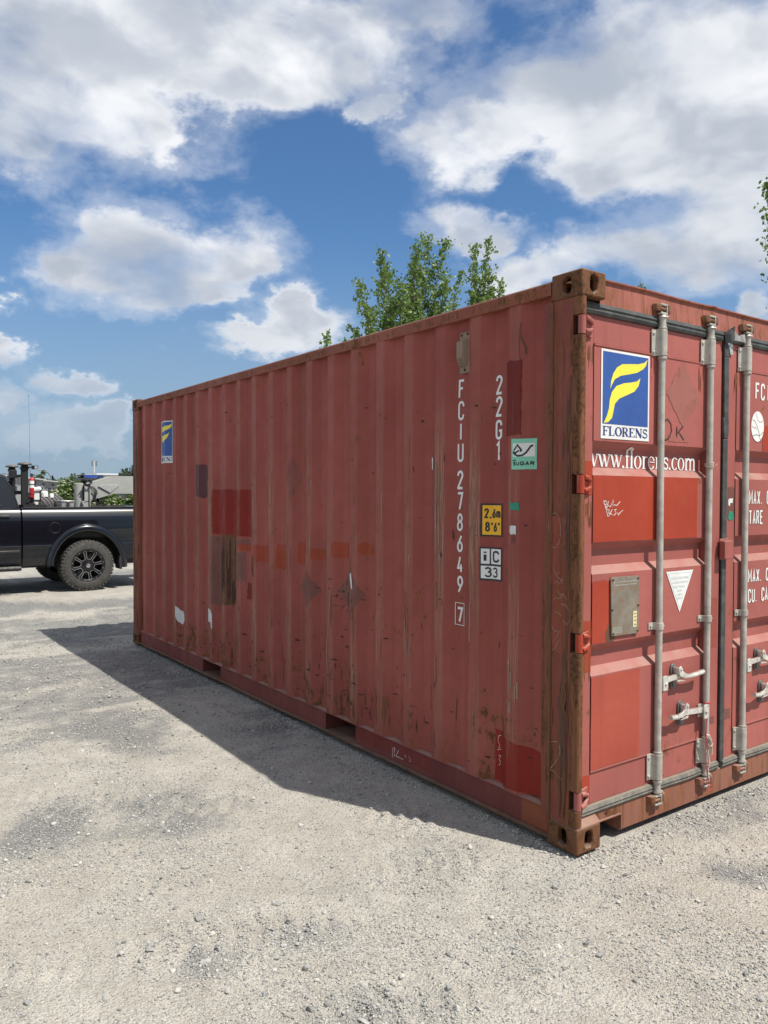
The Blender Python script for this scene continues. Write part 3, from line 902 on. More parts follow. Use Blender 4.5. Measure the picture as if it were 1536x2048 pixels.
def smooth_poly(poly, k=4):
    """Catmull-Rom through the points of a closed outline (corners at the first point and at sharp turns kept)"""
    n = len(poly); out = []
    P = [Vector(p) for p in poly]
    for i in range(n):
        p0, p1, p2, p3 = P[i - 1], P[i], P[(i + 1) % n], P[(i + 2) % n]
        for j in range(k):
            t = j / k
            out.append(tuple(0.5 * ((2 * p1) + (p2 - p0) * t + (2 * p0 - 5 * p1 + 4 * p2 - p3) * t * t + (3 * p1 - p0 - 3 * p2 + p3) * t ** 3)))
    return out


def decal(name, layers, mat, parent, cuts_u, cuts_z, mapfun, off, lift=0.00025, kind=None, wrap=4):
    """layers: list of lists of polygons in wall coordinates (u, z); each layer is lifted a little more.
    Polygons are cut where the wall bends and laid on its surface."""
    bm = bmesh.new()
    for li, polys in enumerate(layers):
        lb = bmesh.new()
        for poly in polys:
            vs = [lb.verts.new((p[0], 0, p[1])) for p in poly]
            if len(vs) <= 4:
                try: lb.faces.new(vs)
                except ValueError: pass
            else:
                for tri in tessellate_polygon([[Vector((p[0], p[1], 0)) for p in poly]]):
                    try: lb.faces.new([vs[i] for i in tri])
                    except ValueError: pass
        us = [v.co.x for v in lb.verts]; zs = [v.co.z for v in lb.verts]
        if not us: lb.free(); continue
        for cval in cuts_u:
            if min(us) < cval < max(us):
                bmesh.ops.bisect_plane(lb, geom=lb.verts[:] + lb.edges[:] + lb.faces[:], plane_co=(cval, 0, 0), plane_no=(1, 0, 0), dist=1e-6)
        for cval in cuts_z:
            if min(zs) < cval < max(zs):
                bmesh.ops.bisect_plane(lb, geom=lb.verts[:] + lb.edges[:] + lb.faces[:], plane_co=(0, 0, cval), plane_no=(0, 0, 1), dist=1e-6)
        vm = {}
        for v in lb.verts:
            vm[v] = bm.verts.new(mapfun(v.co.x, v.co.z, off + lift * (li % wrap)))
        for f in lb.faces:
            try: bm.faces.new([vm[v] for v in f.verts])
            except ValueError: pass
        lb.free()
    me = bpy.data.meshes.new(name)
    bm.normal_update()
    bm.to_mesh(me); bm.free()
    return link_mesh(name, me, mat, parent, kind)
# ------------------------------------------------------------------ the shipping container
CL, CW, CH = 6.058, 2.438, 2.591
box20 = empty('shipping_container', (0, 0, 0), 0, 'weathered red steel shipping container with repainted patches and locking bars on its doors', 'shipping container')

PER, PH = 0.2778, 0.447          # pitch of the side corrugation, far edge of an outer flat
XO, XI = 0.004, 0.040
BREAKS = []
for k in range(-1, 20):
    e = PH + k * PER
    BREAKS += [e - 0.070, e, e + 0.070, e + 0.1378]
BREAKS = sorted(b for b in set(round(b, 5) for b in BREAKS) if 0.19 < b < 5.86)
BREAKS = [0.19] + BREAKS + [5.87]
ZB, ZT = 0.158, 2.506
ZL = [ZB + (ZT - ZB) * i / 22 for i in range(23)]


def corr(y):
    t = (y - (PH - 0.070)) % PER
    if t < 0.070: return XO
    if t < 0.140: return XO + (XI - XO) * (t - 0.070) / 0.070
    if t < 0.2078: return XI
    return XI + (XO - XI) * (t - 0.2078) / (PER - 0.2078)


def dent(y, z):
    v = mnoise.noise(Vector((y * 1.5, z * 1.2, 3.3))) * 0.0060 + mnoise.noise(Vector((y * 4.0, z * 3.4, 9.1))) * 0.0026
    return v + 0.003


def side_x(y, z): return corr(y) + dent(y, z)


def on_side(u, z, off):          # u = y along the wall
    if u < 0.19: return (-off, u, z)
    return (side_x(u, z) - off, u, z)


mb = MB()
grid = [[(side_x(y, z), y, z) for z in ZL] for y in BREAKS]
vs = [p for colm in grid for p in colm]
nz_ = len(ZL)
fs = [(i * nz_ + j, i * nz_ + j + 1, (i + 1) * nz_ + j + 1, (i + 1) * nz_ + j) for i in range(len(BREAKS) - 1) for j in range(nz_ - 1)]
mb.add(vs, fs)
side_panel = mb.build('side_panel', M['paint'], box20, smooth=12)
mb = MB()
mb.add([(CW - p[0], p[1], p[2]) for p in vs], [tuple(reversed(f)) for f in fs])
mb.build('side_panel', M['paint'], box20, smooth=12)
# front end wall (the far end) and roof, corrugated too
mb = MB()
xs = []
x = 0.16
while x < CW - 0.16:
    xs += [(x, 6.03), (x + 0.11, 6.03), (x + 0.128, 5.985), (x + 0.232, 5.985)]; x += 0.25
xs = [(a, b) for a, b in xs if a < CW - 0.1] + [(CW - 0.1, 6.03)]
n = len(xs)
mb.add([(a, b, 0.16) for a, b in xs] + [(a, b, 2.50) for a, b in xs], [(i, i + 1, n + i + 1, n + i) for i in range(n - 1)])
mb.build('end_wall', M['paint'], box20, smooth=12)
mb = MB()
ys = []
y = 0.12
while y < 5.9:
    ys += [(y, 2.556), (y + 0.09, 2.556), (y + 0.105, 2.572), (y + 0.195, 2.572)]; y += 0.21
ys = [q for q in ys if q[0] < 5.93] + [(5.95, 2.556)]
n = len(ys)
mb.add([(0.05, a, b) for a, b in ys] + [(CW - 0.05, a, b) for a, b in ys], [(i, n + i, n + i + 1, i + 1) for i in range(n - 1)])
mb.build('roof', M['rail'], box20, smooth=12)
MB().box(0.045, 0.09, 0.150, CW - 0.045, 5.95, 0.175).build('floor', M['woodfloor'], box20)
mb = MB()
for i in range(14):
    yy = 0.35 + i * 0.41
    if abs(yy - 1.98) < 0.3 or abs(yy - 4.05) < 0.3: continue
    mb.box(0.06, yy, 0.03, CW - 0.06, yy + 0.045, 0.149)
mb.build('cross_member', M['lowrail'], box20)


# ---- corner castings: hollow steel blocks with slotted holes
def slot(cx, cy, w, h, n=7, hexa=False):
    if hexa:
        return [(cx + w / 2 * a, cy + h / 2 * b) for a, b in ((1, .55), (.62, .9), (0, 1.0), (-.62, .9), (-1, .55), (-1, -.45), (-.5, -.85), (0, -1.0), (.6, -.8), (1, -.45))]
    r = w / 2
    out = [(cx + r * math.cos(R(180 * i / n)), cy + h / 2 - r + r * math.sin(R(180 * i / n))) for i in range(n + 1)]
    out += [(cx + r * math.cos(R(180 + 180 * i / n)), cy - h / 2 + r + r * math.sin(R(180 + 180 * i / n))) for i in range(n + 1)]
    return out


def casting(x0, y0, z0, near_y, near_x, hexa=False):
    """block 162 x 178 x 118 mm; outer faces at x0 / y0 corner of the box (x0,y0,z0) lower corner"""
    bm = bmesh.new()
    dx, dy, dz = 0.162, 0.178, 0.118
    def face(poly, hole, fn, depth_dir):
        if hole is None:
            bm.faces.new([bm.verts.new(fn(*p)) for p in poly]); return
        allp = poly + hole
        vv = [bm.verts.new(fn(*p)) for p in allp]
        for tri in tessellate_polygon([[Vector((p[0], p[1], 0)) for p in poly], [Vector((p[0], p[1], 0)) for p in hole]]):
            try: bm.faces.new([vv[i] for i in tri])
            except ValueError: pass
        inner = [bm.verts.new(Vector(fn(*p)) + Vector(depth_dir) * 0.030) for p in hole]
        hv = vv[len(poly):]
        n = len(hole)
        for i in range(n):
            j = (i + 1) % n
            bm.faces.new((hv[i], hv[j], inner[j], inner[i]))
    sx = slot(dy / 2, dz / 2, 0.051, 0.079)
    sy = slot(dx / 2, dz / 2, 0.051, 0.079, hexa=hexa)
    fx = lambda a, b: (x0 if near_x else x0 + dx, y0 + a, z0 + b)
    fx2 = lambda a, b: (x0 + dx if near_x else x0, y0 + a, z0 + b)
    fy = lambda a, b: (x0 + a, y0 if near_y else y0 + dy, z0 + b)
    fy2 = lambda a, b: (x0 + a, y0 + dy if near_y else y0, z0 + b)
    face([(0, 0), (dy, 0), (dy, dz), (0, dz)], sx, fx, (1 if near_x else -1, 0, 0))
    face([(0, 0), (dy, 0), (dy, dz), (0, dz)], None, fx2, None)
    face([(0, 0), (dx, 0), (dx, dz), (0, dz)], sy, fy, (0, 1 if near_y else -1, 0))
    face([(0, 0), (dx, 0), (dx, dz), (0, dz)], None, fy2, None)
    top = slot(dx / 2, dy / 2, 0.0635, 0.124)
    face([(0, 0), (dx, 0), (dx, dy), (0, dy)], top if z0 > 1 else None, lambda a, b: (x0 + a, y0 + b, z0 + dz), (0, 0, -1))
    face([(0, 0), (dx, 0), (dx, dy), (0, dy)], None if z0 > 1 else top, lambda a, b: (x0 + a, y0 + b, z0), (0, 0, 1))
    bmesh.ops.remove_doubles(bm, verts=bm.verts, dist=1e-5)
    bmesh.ops.recalc_face_normals(bm, faces=bm.faces)
    me = bpy.data.meshes.new('corner_casting')
    bm.to_mesh(me); bm.free()
    o = link_mesh('corner_casting', me, M['casting'], box20)
    md = o.modifiers.new('bevel', 'BEVEL'); md.width = 0.009; md.segments = 3; md.limit_method = 'ANGLE'; md.angle_limit = R(60)
    me.shade_smooth(); me.set_sharp_from_angle(angle=R(50))
    return o


for zc in (0.0, CH - 0.118):
    casting(0, 0, zc, True, True, zc > 1)
    casting(CW - 0.162, 0, zc, True, False, zc > 1)
    casting(0, CL - 0.178, zc, False, True)
    casting(CW - 0.162, CL - 0.178, zc, False, False)

# ---- corner posts. The door posts carry the hinges in gaps of their front bead
HINGE_Z = [(2.305, 2.392), (1.605, 1.692), (0.900, 0.988), (0.195, 0.280)]
mb = MB()
zs = [0.118]
for a, b in sorted(HINGE_Z): zs += [a, b]
zs += [2.473]
for i in range(0, len(zs), 2):                                    # bead segments between the hinges
    z0, z1 = zs[i], zs[i + 1]
    prof = [(0.0015, 0.050), (0.0015, 0.016)] + [(0.0165 + 0.015 * math.cos(R(180 + 18 * k)), 0.0165 + 0.0150 * math.sin(R(180 + 18 * k))) for k in range(6)] + [(0.026, 0.003), (0.036, 0.006), (0.036, 0.060), (0.018, 0.060)]
    mb.prism(prof, 2, z0 + 0.001, z1 - 0.001)
mb.build('post_edge', M['postrust'], box20, smooth=35)
mb = MB()
prof = [(0.0015, 0.0505), (0.0015, 0.118), (0.004, 0.126), (0.004, 0.150), (0.0015, 0.156), (0.0015, 0.187), (0.010, 0.2255), (0.055, 0.2255), (0.055, 0.0615), (0.014, 0.0605)]
mb.prism(prof, 2, 0.119, 2.472)
mb.build('corner_post', M['post'], box20, smooth=20)
mb = MB()
mb.tube([(0.000, 0.168, z) for z in np.linspace(0.12, 2.47, 30)], [0.009 + 0.0025 * math.sin(i * 2.1) for i in range(30)], 8)
mb.build('weld_seam', M['oldrust'], box20, smooth=60)
# the far post and the two on the hidden side
mb = MB(); mb.prism([(0.003, 5.885), (0.003, 6.05), (0.06, 6.05), (0.06, 5.862), (0.03, 5.862)], 2, 0.119, 2.472); mb.build('corner_post', M['post'], box20, bevel=0.006)
mb = MB(); mb.box(CW - 0.06, 0.01, 0.119, CW - 0.003, 0.19, 2.472); mb.build('corner_post', M['post'], box20, bevel=0.006)
mb = MB(); mb.box(CW - 0.06, 5.862, 0.119, CW - 0.003, 6.05, 2.472); mb.build('corner_post', M['post'], box20, bevel=0.006)

# ---- rails
for sgn in (0, 1):
    mb = MB()
    N = 40
    ys = np.linspace(0.179, 5.879, N)
    for j in range(N - 1):
        pass
    vs, fs = [], []
    for j, yv in enumerate(ys):
        w = mnoise.noise(Vector((yv * 1.4, sgn * 7, 0.5))) * 0.0055 + mnoise.noise(Vector((yv * 5.5, sgn * 7, 1.5))) * 0.0022
        prof = [(0.002 + w, 2.505), (0.0005 + w, 2.512), (0.0005 + w, 2.560), (0.005 + w, 2.567), (0.060, 2.567), (0.060, 2.505)]
        for (a, b) in prof:
            vs.append(((a if sgn == 0 else CW - a), yv, b + w * 0.5))
    m_ = 6
    for j in range(N - 1):
        for k in range(m_):
            k2 = (k + 1) % m_
            q = (j * m_ + k, j * m_ + k2, (j + 1) * m_ + k2, (j + 1) * m_ + k)
            fs.append(q if sgn == 0 else tuple(reversed(q)))
    mb.add(vs, fs)
    mb.build('top_side_rail', M['rail'], box20, smooth=30, merge=True)

POCKETS = [(1.804, 2.162), (3.859, 4.232)]
for sgn in (0, 1):
    mb = MB()
    X = (lambda v: v) if sgn == 0 else (lambda v: CW - v)
    segs = [(0.179, POCKETS[0][0]), (POCKETS[0][1], POCKETS[1][0]), (POCKETS[1][1], 5.879)]
    for a, b in segs:
        mb.box(X(0.028), a, 0.030, X(0.036), b, 0.153)
    for a, b in POCKETS:
        mb.box(X(0.0285), a, 0.142, X(0.0355), b, 0.1528)
    mb.build('bottom_side_rail', M['lowrail'], box20, bevel=0.002)
    # bottom flange, bent here and there by forks and kerbs
    N = 120
    vs, fs = [], []
    for j, yv in enumerate(np.linspace(0.179, 5.879, N)):
        k = abs(yv - 1.55) < 0.35
        w = mnoise.noise(Vector((yv * 2.3, sgn * 3.1, 2.2))) * 0.006 + (mnoise.noise(Vector((yv * 8, 5, sgn))) * 0.011 if k else 0)
        for (a, b) in ((0.004 + abs(w) * 0.6, 0.021 + w), (0.004 + abs(w) * 0.6, 0.028 + w), (0.0385, 0.0295), (0.11, 0.0295), (0.11, 0.0225), (0.0385, 0.0225)):
            vs.append((X(a), yv, b))
    for j in range(N - 1):
        for k in range(6):
            k2 = (k + 1) % 6
            q = (j * 6 + k, j * 6 + k2, (j + 1) * 6 + k2, (j + 1) * 6 + k)
            fs.append(q if sgn == 0 else tuple(reversed(q)))
    mb = MB(); mb.add(vs, fs)
    mb.build('bottom_flange', M['flange'], box20, smooth=30)
    # ledge the corrugated wall is welded to; its lip runs in and out with the corrugation
    vs, fs = [], []
    yy = np.arange(0.2, 5.875, 0.0115)
    for j, yv in enumerate(yy):
        ph = (yv - (PH - 0.035)) / PER * 2 * math.pi
        lip = 0.0135 - 0.0085 * math.cos(ph) + mnoise.noise(Vector((yv * 5, 1.5, sgn))) * 0.002
        zz = 0.1575 - 0.0065 * (1 - math.cos(ph)) * 0.5 + mnoise.noise(Vector((yv * 3, 8.5, sgn))) * 0.0025
        for (a, b) in ((lip, zz - 0.0045), (lip, zz), (0.034, 0.164), (0.06, 0.165), (0.06, 0.1535), (0.032, 0.1535)):
            vs.append((X(a), yv, b))
    for j in range(len(yy) - 1):
        for k in range(6):
            k2 = (k + 1) % 6
            q = (j * 6 + k, j * 6 + k2, (j + 1) * 6 + k2, (j + 1) * 6 + k)
            fs.append(q if sgn == 0 else tuple(reversed(q)))
    mb = MB(); mb.add(vs, fs)
    mb.build('bottom_ledge', M['lowrail'], box20, smooth=30)
for a, b in POCKETS:                                              # forklift pockets running right through
    mb = MB()
    for (p, q) in (((0.0365, a - 0.004, 0.031), (CW - 0.0365, a, 0.1415)), ((0.0365, b, 0.031), (CW - 0.0365, b + 0.004, 0.1415)), ((0.0365, a, 0.1365), (CW - 0.0365, b, 0.1412)), ((0.111, a, 0.0235), (CW - 0.111, b, 0.0290))):
        mb.box(*p, *q)
    mb.build('fork_pocket', M['lowrail'], box20)

# ---- door header and sill
mb = MB()
N = 50
vs, fs = [], []
for j, xv in enumerate(np.linspace(0.1625, CW - 0.1625, N)):
    w = mnoise.noise(Vector((xv * 3.0, 4, 1))) * 0.003 + (0.006 * math.exp(-((xv - 1.06) / 0.03) ** 2))
    for (a, b) in ((0.046, 2.452), (0.034, 2.462), (0.040, 2.566 + w), (0.028, 2.571 + w), (0.028, 2.577 + w), (0.12, 2.580), (0.12, 2.452)):
        vs.append((xv, a, b))
for j in range(N - 1):
    for k in range(7):
        k2 = (k + 1) % 7
        fs.append((j * 7 + k, (j + 1) * 7 + k, (j + 1) * 7 + k2, j * 7 + k2))
mb.add(vs, fs)
header = mb.build('door_header', M['header'], box20, smooth=25)
mb = MB()
mb.box(0.344, 0.036, 0.020, CW - 0.344, 0.110, 0.146)
mb.box(0.1625, 0.036, 0.099, 0.3439, 0.110, 0.146)
mb.box(CW - 0.3439, 0.036, 0.099, CW - 0.1625, 0.110, 0.146)
mb.box(0.06, 0.040, 0.119, 0.1624, 0.110, 0.1455)
sill = mb.build('door_sill', M['sill'], box20, bevel=0.004)
mb = MB(); mb.box(0.3395, 0.024, 0.030, 0.3435, 0.30, 0.104); mb.box(0.163, 0.026, 0.0995, 0.3435, 0.0358, 0.1045); mb.box(0.163, 0.2, 0.02, 0.34, 0.203, 0.0985)
mb.build('pocket_frame', M['sill'], box20)
mb = MB(); mb.add([(0.001, 0.002, 0.118), (0.161, 0.002, 0.118), (0.161, 0.035, 0.146), (0.05, 0.035, 0.146)], [(0, 1, 2, 3)])
mb.build('gusset', M['sill'], box20)

# ---- doors
YF, YG = 0.040, 0.076
GRV = [(1.847, 1.812, 1.727, 1.690), (1.383, 1.349, 1.276, 1.240), (0.919, 0.885, 0.812, 0.776)]


def door_y(z):
    for (a, b, c, d_) in GRV:
        if z >= a or z <= d_: continue
        if z > b: return YF + (YG - YF) * (a - z) / (a - b)
        if z >= c: return YG
        return YG + (YF - YG) * (c - z) / (c - d_)
    return YF


DCUT = sorted([z for g in GRV for z in g])
SEAM_T, SEAM_B = 2.281, 0.336
DOORX = [(0.068, 1.166, 0.133, 1.040), (1.190, 2.370, 1.308, 2.300)]
door_objs = []
for di, (xa, xb, pa_, pb_) in enumerate(DOORX):
    D = empty('door', (0, 0, 0)); D.parent = box20
    door_objs.append(D)
    mb = MB()
    mb.box(xa, YF + 0.003, 0.188, pa_ - 0.001, 0.095, 2.412)        # stiles
    mb.box(pb_ + 0.001, YF + 0.003, 0.188, xb, 0.095, 2.412)
    mb.box(pa_ - 0.0005, YF + 0.0045, SEAM_T + 0.0015, pb_ + 0.0005, 0.095, 2.4115)  # top and bottom rails
    mb.box(pa_ - 0.0005, YF + 0.0045, 0.1885, pb_ + 0.0005, 0.095, SEAM_B - 0.0015)
    mb.build('door_frame', M['door'], D, bevel=0.003)
    zl = sorted(set([SEAM_B, SEAM_T] + DCUT + [SEAM_B + (SEAM_T - SEAM_B) * i / 18 for i in range(1, 18)]))
    xl = np.linspace(pa_, pb_, 14)
    vs = [(x, door_y(z) + mnoise.noise(Vector((x * 2.2, di * 5, z * 2.2))) * 0.0006, z) for x in xl for z in zl]
    nn_ = len(zl)
    fs = [(i * nn_ + j, (i + 1) * nn_ + j, (i + 1) * nn_ + j + 1, i * nn_ + j + 1) for i in range(13) for j in range(nn_ - 1)]
    mb = MB(); mb.add(vs, fs)
    # lips where the panel is welded into the frame
    mb.box(pa_ + 0.001, YF - 0.0035, SEAM_T - 0.006, pb_ - 0.001, YF + 0.0044, SEAM_T + 0.0012)
    mb.box(pa_ + 0.001, YF - 0.0025, SEAM_B - 0.0012, pb_ - 0.001, YF + 0.0044, SEAM_B + 0.005)
    mb.build('door_panel', M['door'], D, smooth=14)
    # closing plates at the groove ends
    for (a, b, c, d_) in GRV:
        for xx in (pa_ - 0.0008, pb_ + 0.0008):
            mb = MB(); mb.add([(xx, YF + 0.004, a), (xx, YG, b), (xx, YG, c), (xx, YF + 0.004, d_)], [(0, 1, 2, 3)])
            mb.build('groove_end', M['door'], D)
    # gaskets
    mb = MB()
    g0, g1 = (0.060, 1.158) if di == 0 else (1.196, 2.375)
    def rub(z0, z1, y0, wob, sd):
        N = 36; vs, fs = [], []
        for j, xv in enumerate(np.linspace(g0, g1, N)):
            w = mnoise.noise(Vector((xv * 4.0, sd, z0))) * wob
            dz_ = z1 - z0
            for (a, b) in ((y0 + 0.024, z0), (y0 + 0.006, z0 + 0.004), (y0 + w, z0 + 0.30 * dz_), (y0 + 0.004 + w, z0 + 0.52 * dz_), (y0 - 0.002 + w, z0 + 0.62 * dz_), (y0 + 0.006 + w, z1 - 0.003), (y0 + 0.030, z1)):
                vs.append((xv, a, b + w * 0.8))
        for j in range(N - 1):
            for k in range(6):
                fs.append((j * 7 + k, (j + 1) * 7 + k, (j + 1) * 7 + k + 1, j * 7 + k + 1))
        fs.append(tuple(range(7))); fs.append(tuple((N - 1) * 7 + k for k in range(6, -1, -1)))
        return vs, fs
    mb.add(*rub(2.409, 2.465, 0.026, 0.002, 3 + di)); mb.build('gasket', M['rubber'], D, smooth=40)
    mb = MB(); mb.add(*rub(0.143, 0.190, 0.024, 0.003, 8 + di)); mb.build('gasket', M['rubbergrey'], D, smooth=40)
mb = MB()
mb.box(1.174, 0.031, 0.176, 1.216, 0.045, 1.90); mb.box(1.1745, 0.029, 1.901, 1.2165, 0.044, 2.33); mb.box(1.173, 0.030, 2.331, 1.2145, 0.0445, 2.418)
mb.box(1.171, 0.0285, 1.93, 1.219, 0.0462, 2.01); mb.box(1.166, 0.060, 0.15, 1.192, 0.09, 2.45)
mb.build('gasket', M['rubber'], door_objs[1], bevel=0.004)


def on_door(x, z, off): return (x, door_y(z) - off - 0.0004, z)
def on_frame(x, z, off): return (x, YF + 0.003 - off, z)


def ddecal(name, layers, mat, di, off=0.002, frame=False):
    return decal(name, layers, mat, door_objs[di], [], [] if frame else [z for z in DCUT], on_frame if frame else on_door, off)


def sdecal(name, layers, mat, off=0.0022, parent=None):
    return decal(name, layers, mat, parent or box20, BREAKS, ZL, on_side, off)


# ---- hinges: a barrel in the gap of the post and a blade on the door
for di in (0, 1):
    for (z0, z1) in HINGE_Z:
        mb = MB()
        s = (lambda x: x) if di == 0 else (lambda x: CW - x)
        bent = 0.010 if z0 < 0.5 else 0.0
        mb.tube([(s(0.022), 0.017, z0 + 0.003), (s(0.022), 0.017, z1 - 0.003)], 0.0175, 14)
        mb.add([(s(0.030), 0.012, z0 + 0.006), (s(0.112), 0.0365, z0 - 0.002), (s(0.112), 0.0365, z1 - 0.002), (s(0.030), 0.012, z1 - 0.006),
                (s(0.030), 0.030, z0 + 0.006), (s(0.112), 0.0425, z0 - 0.002), (s(0.112), 0.0425, z1 - 0.002), (s(0.030), 0.030, z1 - 0.006)],
               [(0, 1, 2, 3), (7, 6, 5, 4), (0, 4, 5, 1), (1, 5, 6, 2), (2, 6, 7, 3), (3, 7, 4, 0)])
        for zc, up in ((z1 - 0.012, -1), (z0 + 0.014, 1)):        # pressed ribs
            pts = [(s(0.030), 0.006, zc), (s(0.060), 0.010, zc + 0.004 * up), (s(0.090), 0.020, zc + (0.014 + bent) * up), (s(0.116), 0.036, zc + (0.018 + bent * 2) * up)]
            mb.tube(pts, [0.0115, 0.011, 0.0085, 0.003], 8)
        mb.build('hinge', M['repaint'] if z0 < 1.7 and z0 > 0.5 else M['door'], door_objs[di], smooth=45)
for (z0, z1) in HINGE_Z:                                          # near-black plates, painted shade in the slots behind the barrels
    MB().box(0.034, 0.020, z0 + 0.001, 0.0365, 0.060, z1 - 0.001).build('hinge_shade_plate', M['dark'], box20)

# ---- locking bars with guides, cams and keepers
BARS = [(0.607, 0), (1.021, 0), (1.369, 1), (1.790, 1)]
YB = 0.018


def bolt(mb, x, y, z, r=0.0075):
    mb.lathe([(r, 0), (r * 0.95, -0.004), (r * 0.55, -0.0065), (0.0005, -0.007)], (x, y, z), (0, 1, 0), 10, caps=False)


for bi, (bx, di) in enumerate(BARS):
    D = door_objs[di]
    mb = MB()
    zz = np.linspace(0.20, 2.41, 40)
    mb.tube([(bx + mnoise.noise(Vector((bi * 3, 1, z * 0.8))) * 0.003, YB, z) for z in zz], 0.0168, 16)
    bar = mb.build('locking_bar', M['galv'], D, smooth=50)
    # upper and lower guides, collars
    for (z0, z1, up) in ((2.272, 2.398, 1), (0.214, 0.340, -1)):
        mb = MB()
        n = 10
        prof = [(bx + 0.0235 * math.cos(R(180 - 180 * k / n)), YB - 0.004 - 0.0215 * math.sin(R(180 * k / n)) * 0.9) for k in range(n + 1)]
        prof = [(bx - 0.058, 0.0395), (bx - 0.058, 0.034), (bx - 0.034, 0.0335)] + prof + [(bx + 0.0255, 0.036), (bx + 0.034, 0.0395)]
        mb.prism(prof, 2, z0, z1)
        for zz_ in (z0 + 0.018, z1 - 0.018):
            bolt(mb, bx - 0.046, 0.034, zz_, 0.009)
        mb.build('bar_guide', M['galv'], D, bevel=0.002)
        mb = MB()
        mb.tube([(bx, YB, z0 - 0.016), (bx, YB, z0 - 0.003)], 0.0225, 16)
        mb.build('collar', M['galv'], D, bevel=0.002)
        mb = MB()
        mb.tube([(bx, YB, z1 + 0.002), (bx, YB, z1 + 0.012)], 0.0225, 16)
        mb.build('collar', M['galv'], D, bevel=0.002)
        for zz_ in (z0 + 0.018, z1 - 0.018):
            mb = MB(); bolt(mb, bx + 0.0205, YB - 0.0115, zz_, 0.0042)
            mb.build('rivet', M['black'], D, smooth=40)
    # middle strap
    mb = MB()
    zc = 0.965
    prof = [(bx - 0.058, 0.0395), (bx - 0.058, 0.034), (bx - 0.028, 0.0335)] + [(bx + 0.0215 * math.cos(R(180 - 18 * k)), YB - 0.002 - 0.0200 * math.sin(R(18 * k))) for k in range(11)] + [(bx + 0.030, 0.034), (bx + 0.038, 0.0395)]
    mb.prism(prof, 2, zc - 0.017, zc + 0.017)
    bolt(mb, bx - 0.043, 0.034, zc, 0.008); bolt(mb, bx + 0.0205, YB - 0.010, zc, 0.0045)
    mb.build('bar_strap', M['galv'], D, bevel=0.0015)
    # cam ends and keepers
    for (ze, up) in ((2.41, 1), (0.20, -1)):
        mb = MB()
        mb.tube([(bx, YB, ze - 0.004 * up), (bx, YB, ze + 0.030 * up), (bx, YB, ze + 0.045 * up)], [0.0195, 0.0165, 0.0205], 14)
        mb.tube([(bx, YB, ze + 0.045 * up), (bx, YB, ze + 0.060 * up)], [0.0245, 0.016], 14)
        zA, zB_ = sorted((ze + 0.060 * up, ze + 0.112 * up))
        lo_, hi_ = zA, zB_
        mb.box(bx - 0.028, YB - 0.014, lo_, bx + 0.026, YB + 0.010, lo_ + 0.011)
        mb.box(bx - 0.028, YB - 0.014, hi_ - 0.011, bx + 0.026, YB + 0.010, hi_)
        mb.box(bx + 0.017, YB - 0.014, lo_ + 0.0112, bx + 0.026, YB + 0.010, hi_ - 0.0112)
        mb.tube([(bx + 0.026, YB - 0.003, ze + 0.050 * up), (bx + 0.036, YB - 0.003, ze + 0.056 * up)], 0.008, 8)
        mb.build('cam', M['galv'], D, bevel=0.003)
        mb = MB()
        kz = (lo_ + hi_) / 2 + 0.004
        host = header if up > 0 else sill
        ky = 0.0335 if up > 0 else 0.0355
        mb.prism([(bx - 0.062, ky), (bx - 0.052, 0.012), (bx - 0.034, 0.004), (bx - 0.012, 0.012), (bx - 0.006, ky)], 2, kz - 0.016, kz + 0.020)
        mb.prism([(bx + 0.030, ky), (bx + 0.034, 0.006), (bx + 0.046, 0.004), (bx + 0.060, 0.020), (bx + 0.066, ky)], 2, kz - 0.020, kz + 0.020)
        mb.tube([(bx - 0.030, 0.012, kz - 0.004), (bx + 0.012, 0.010, kz - 0.004)], 0.0085, 8)
        mb.build('cam_keeper', M['keeper'] if up > 0 else M['sill'], host, bevel=0.004)

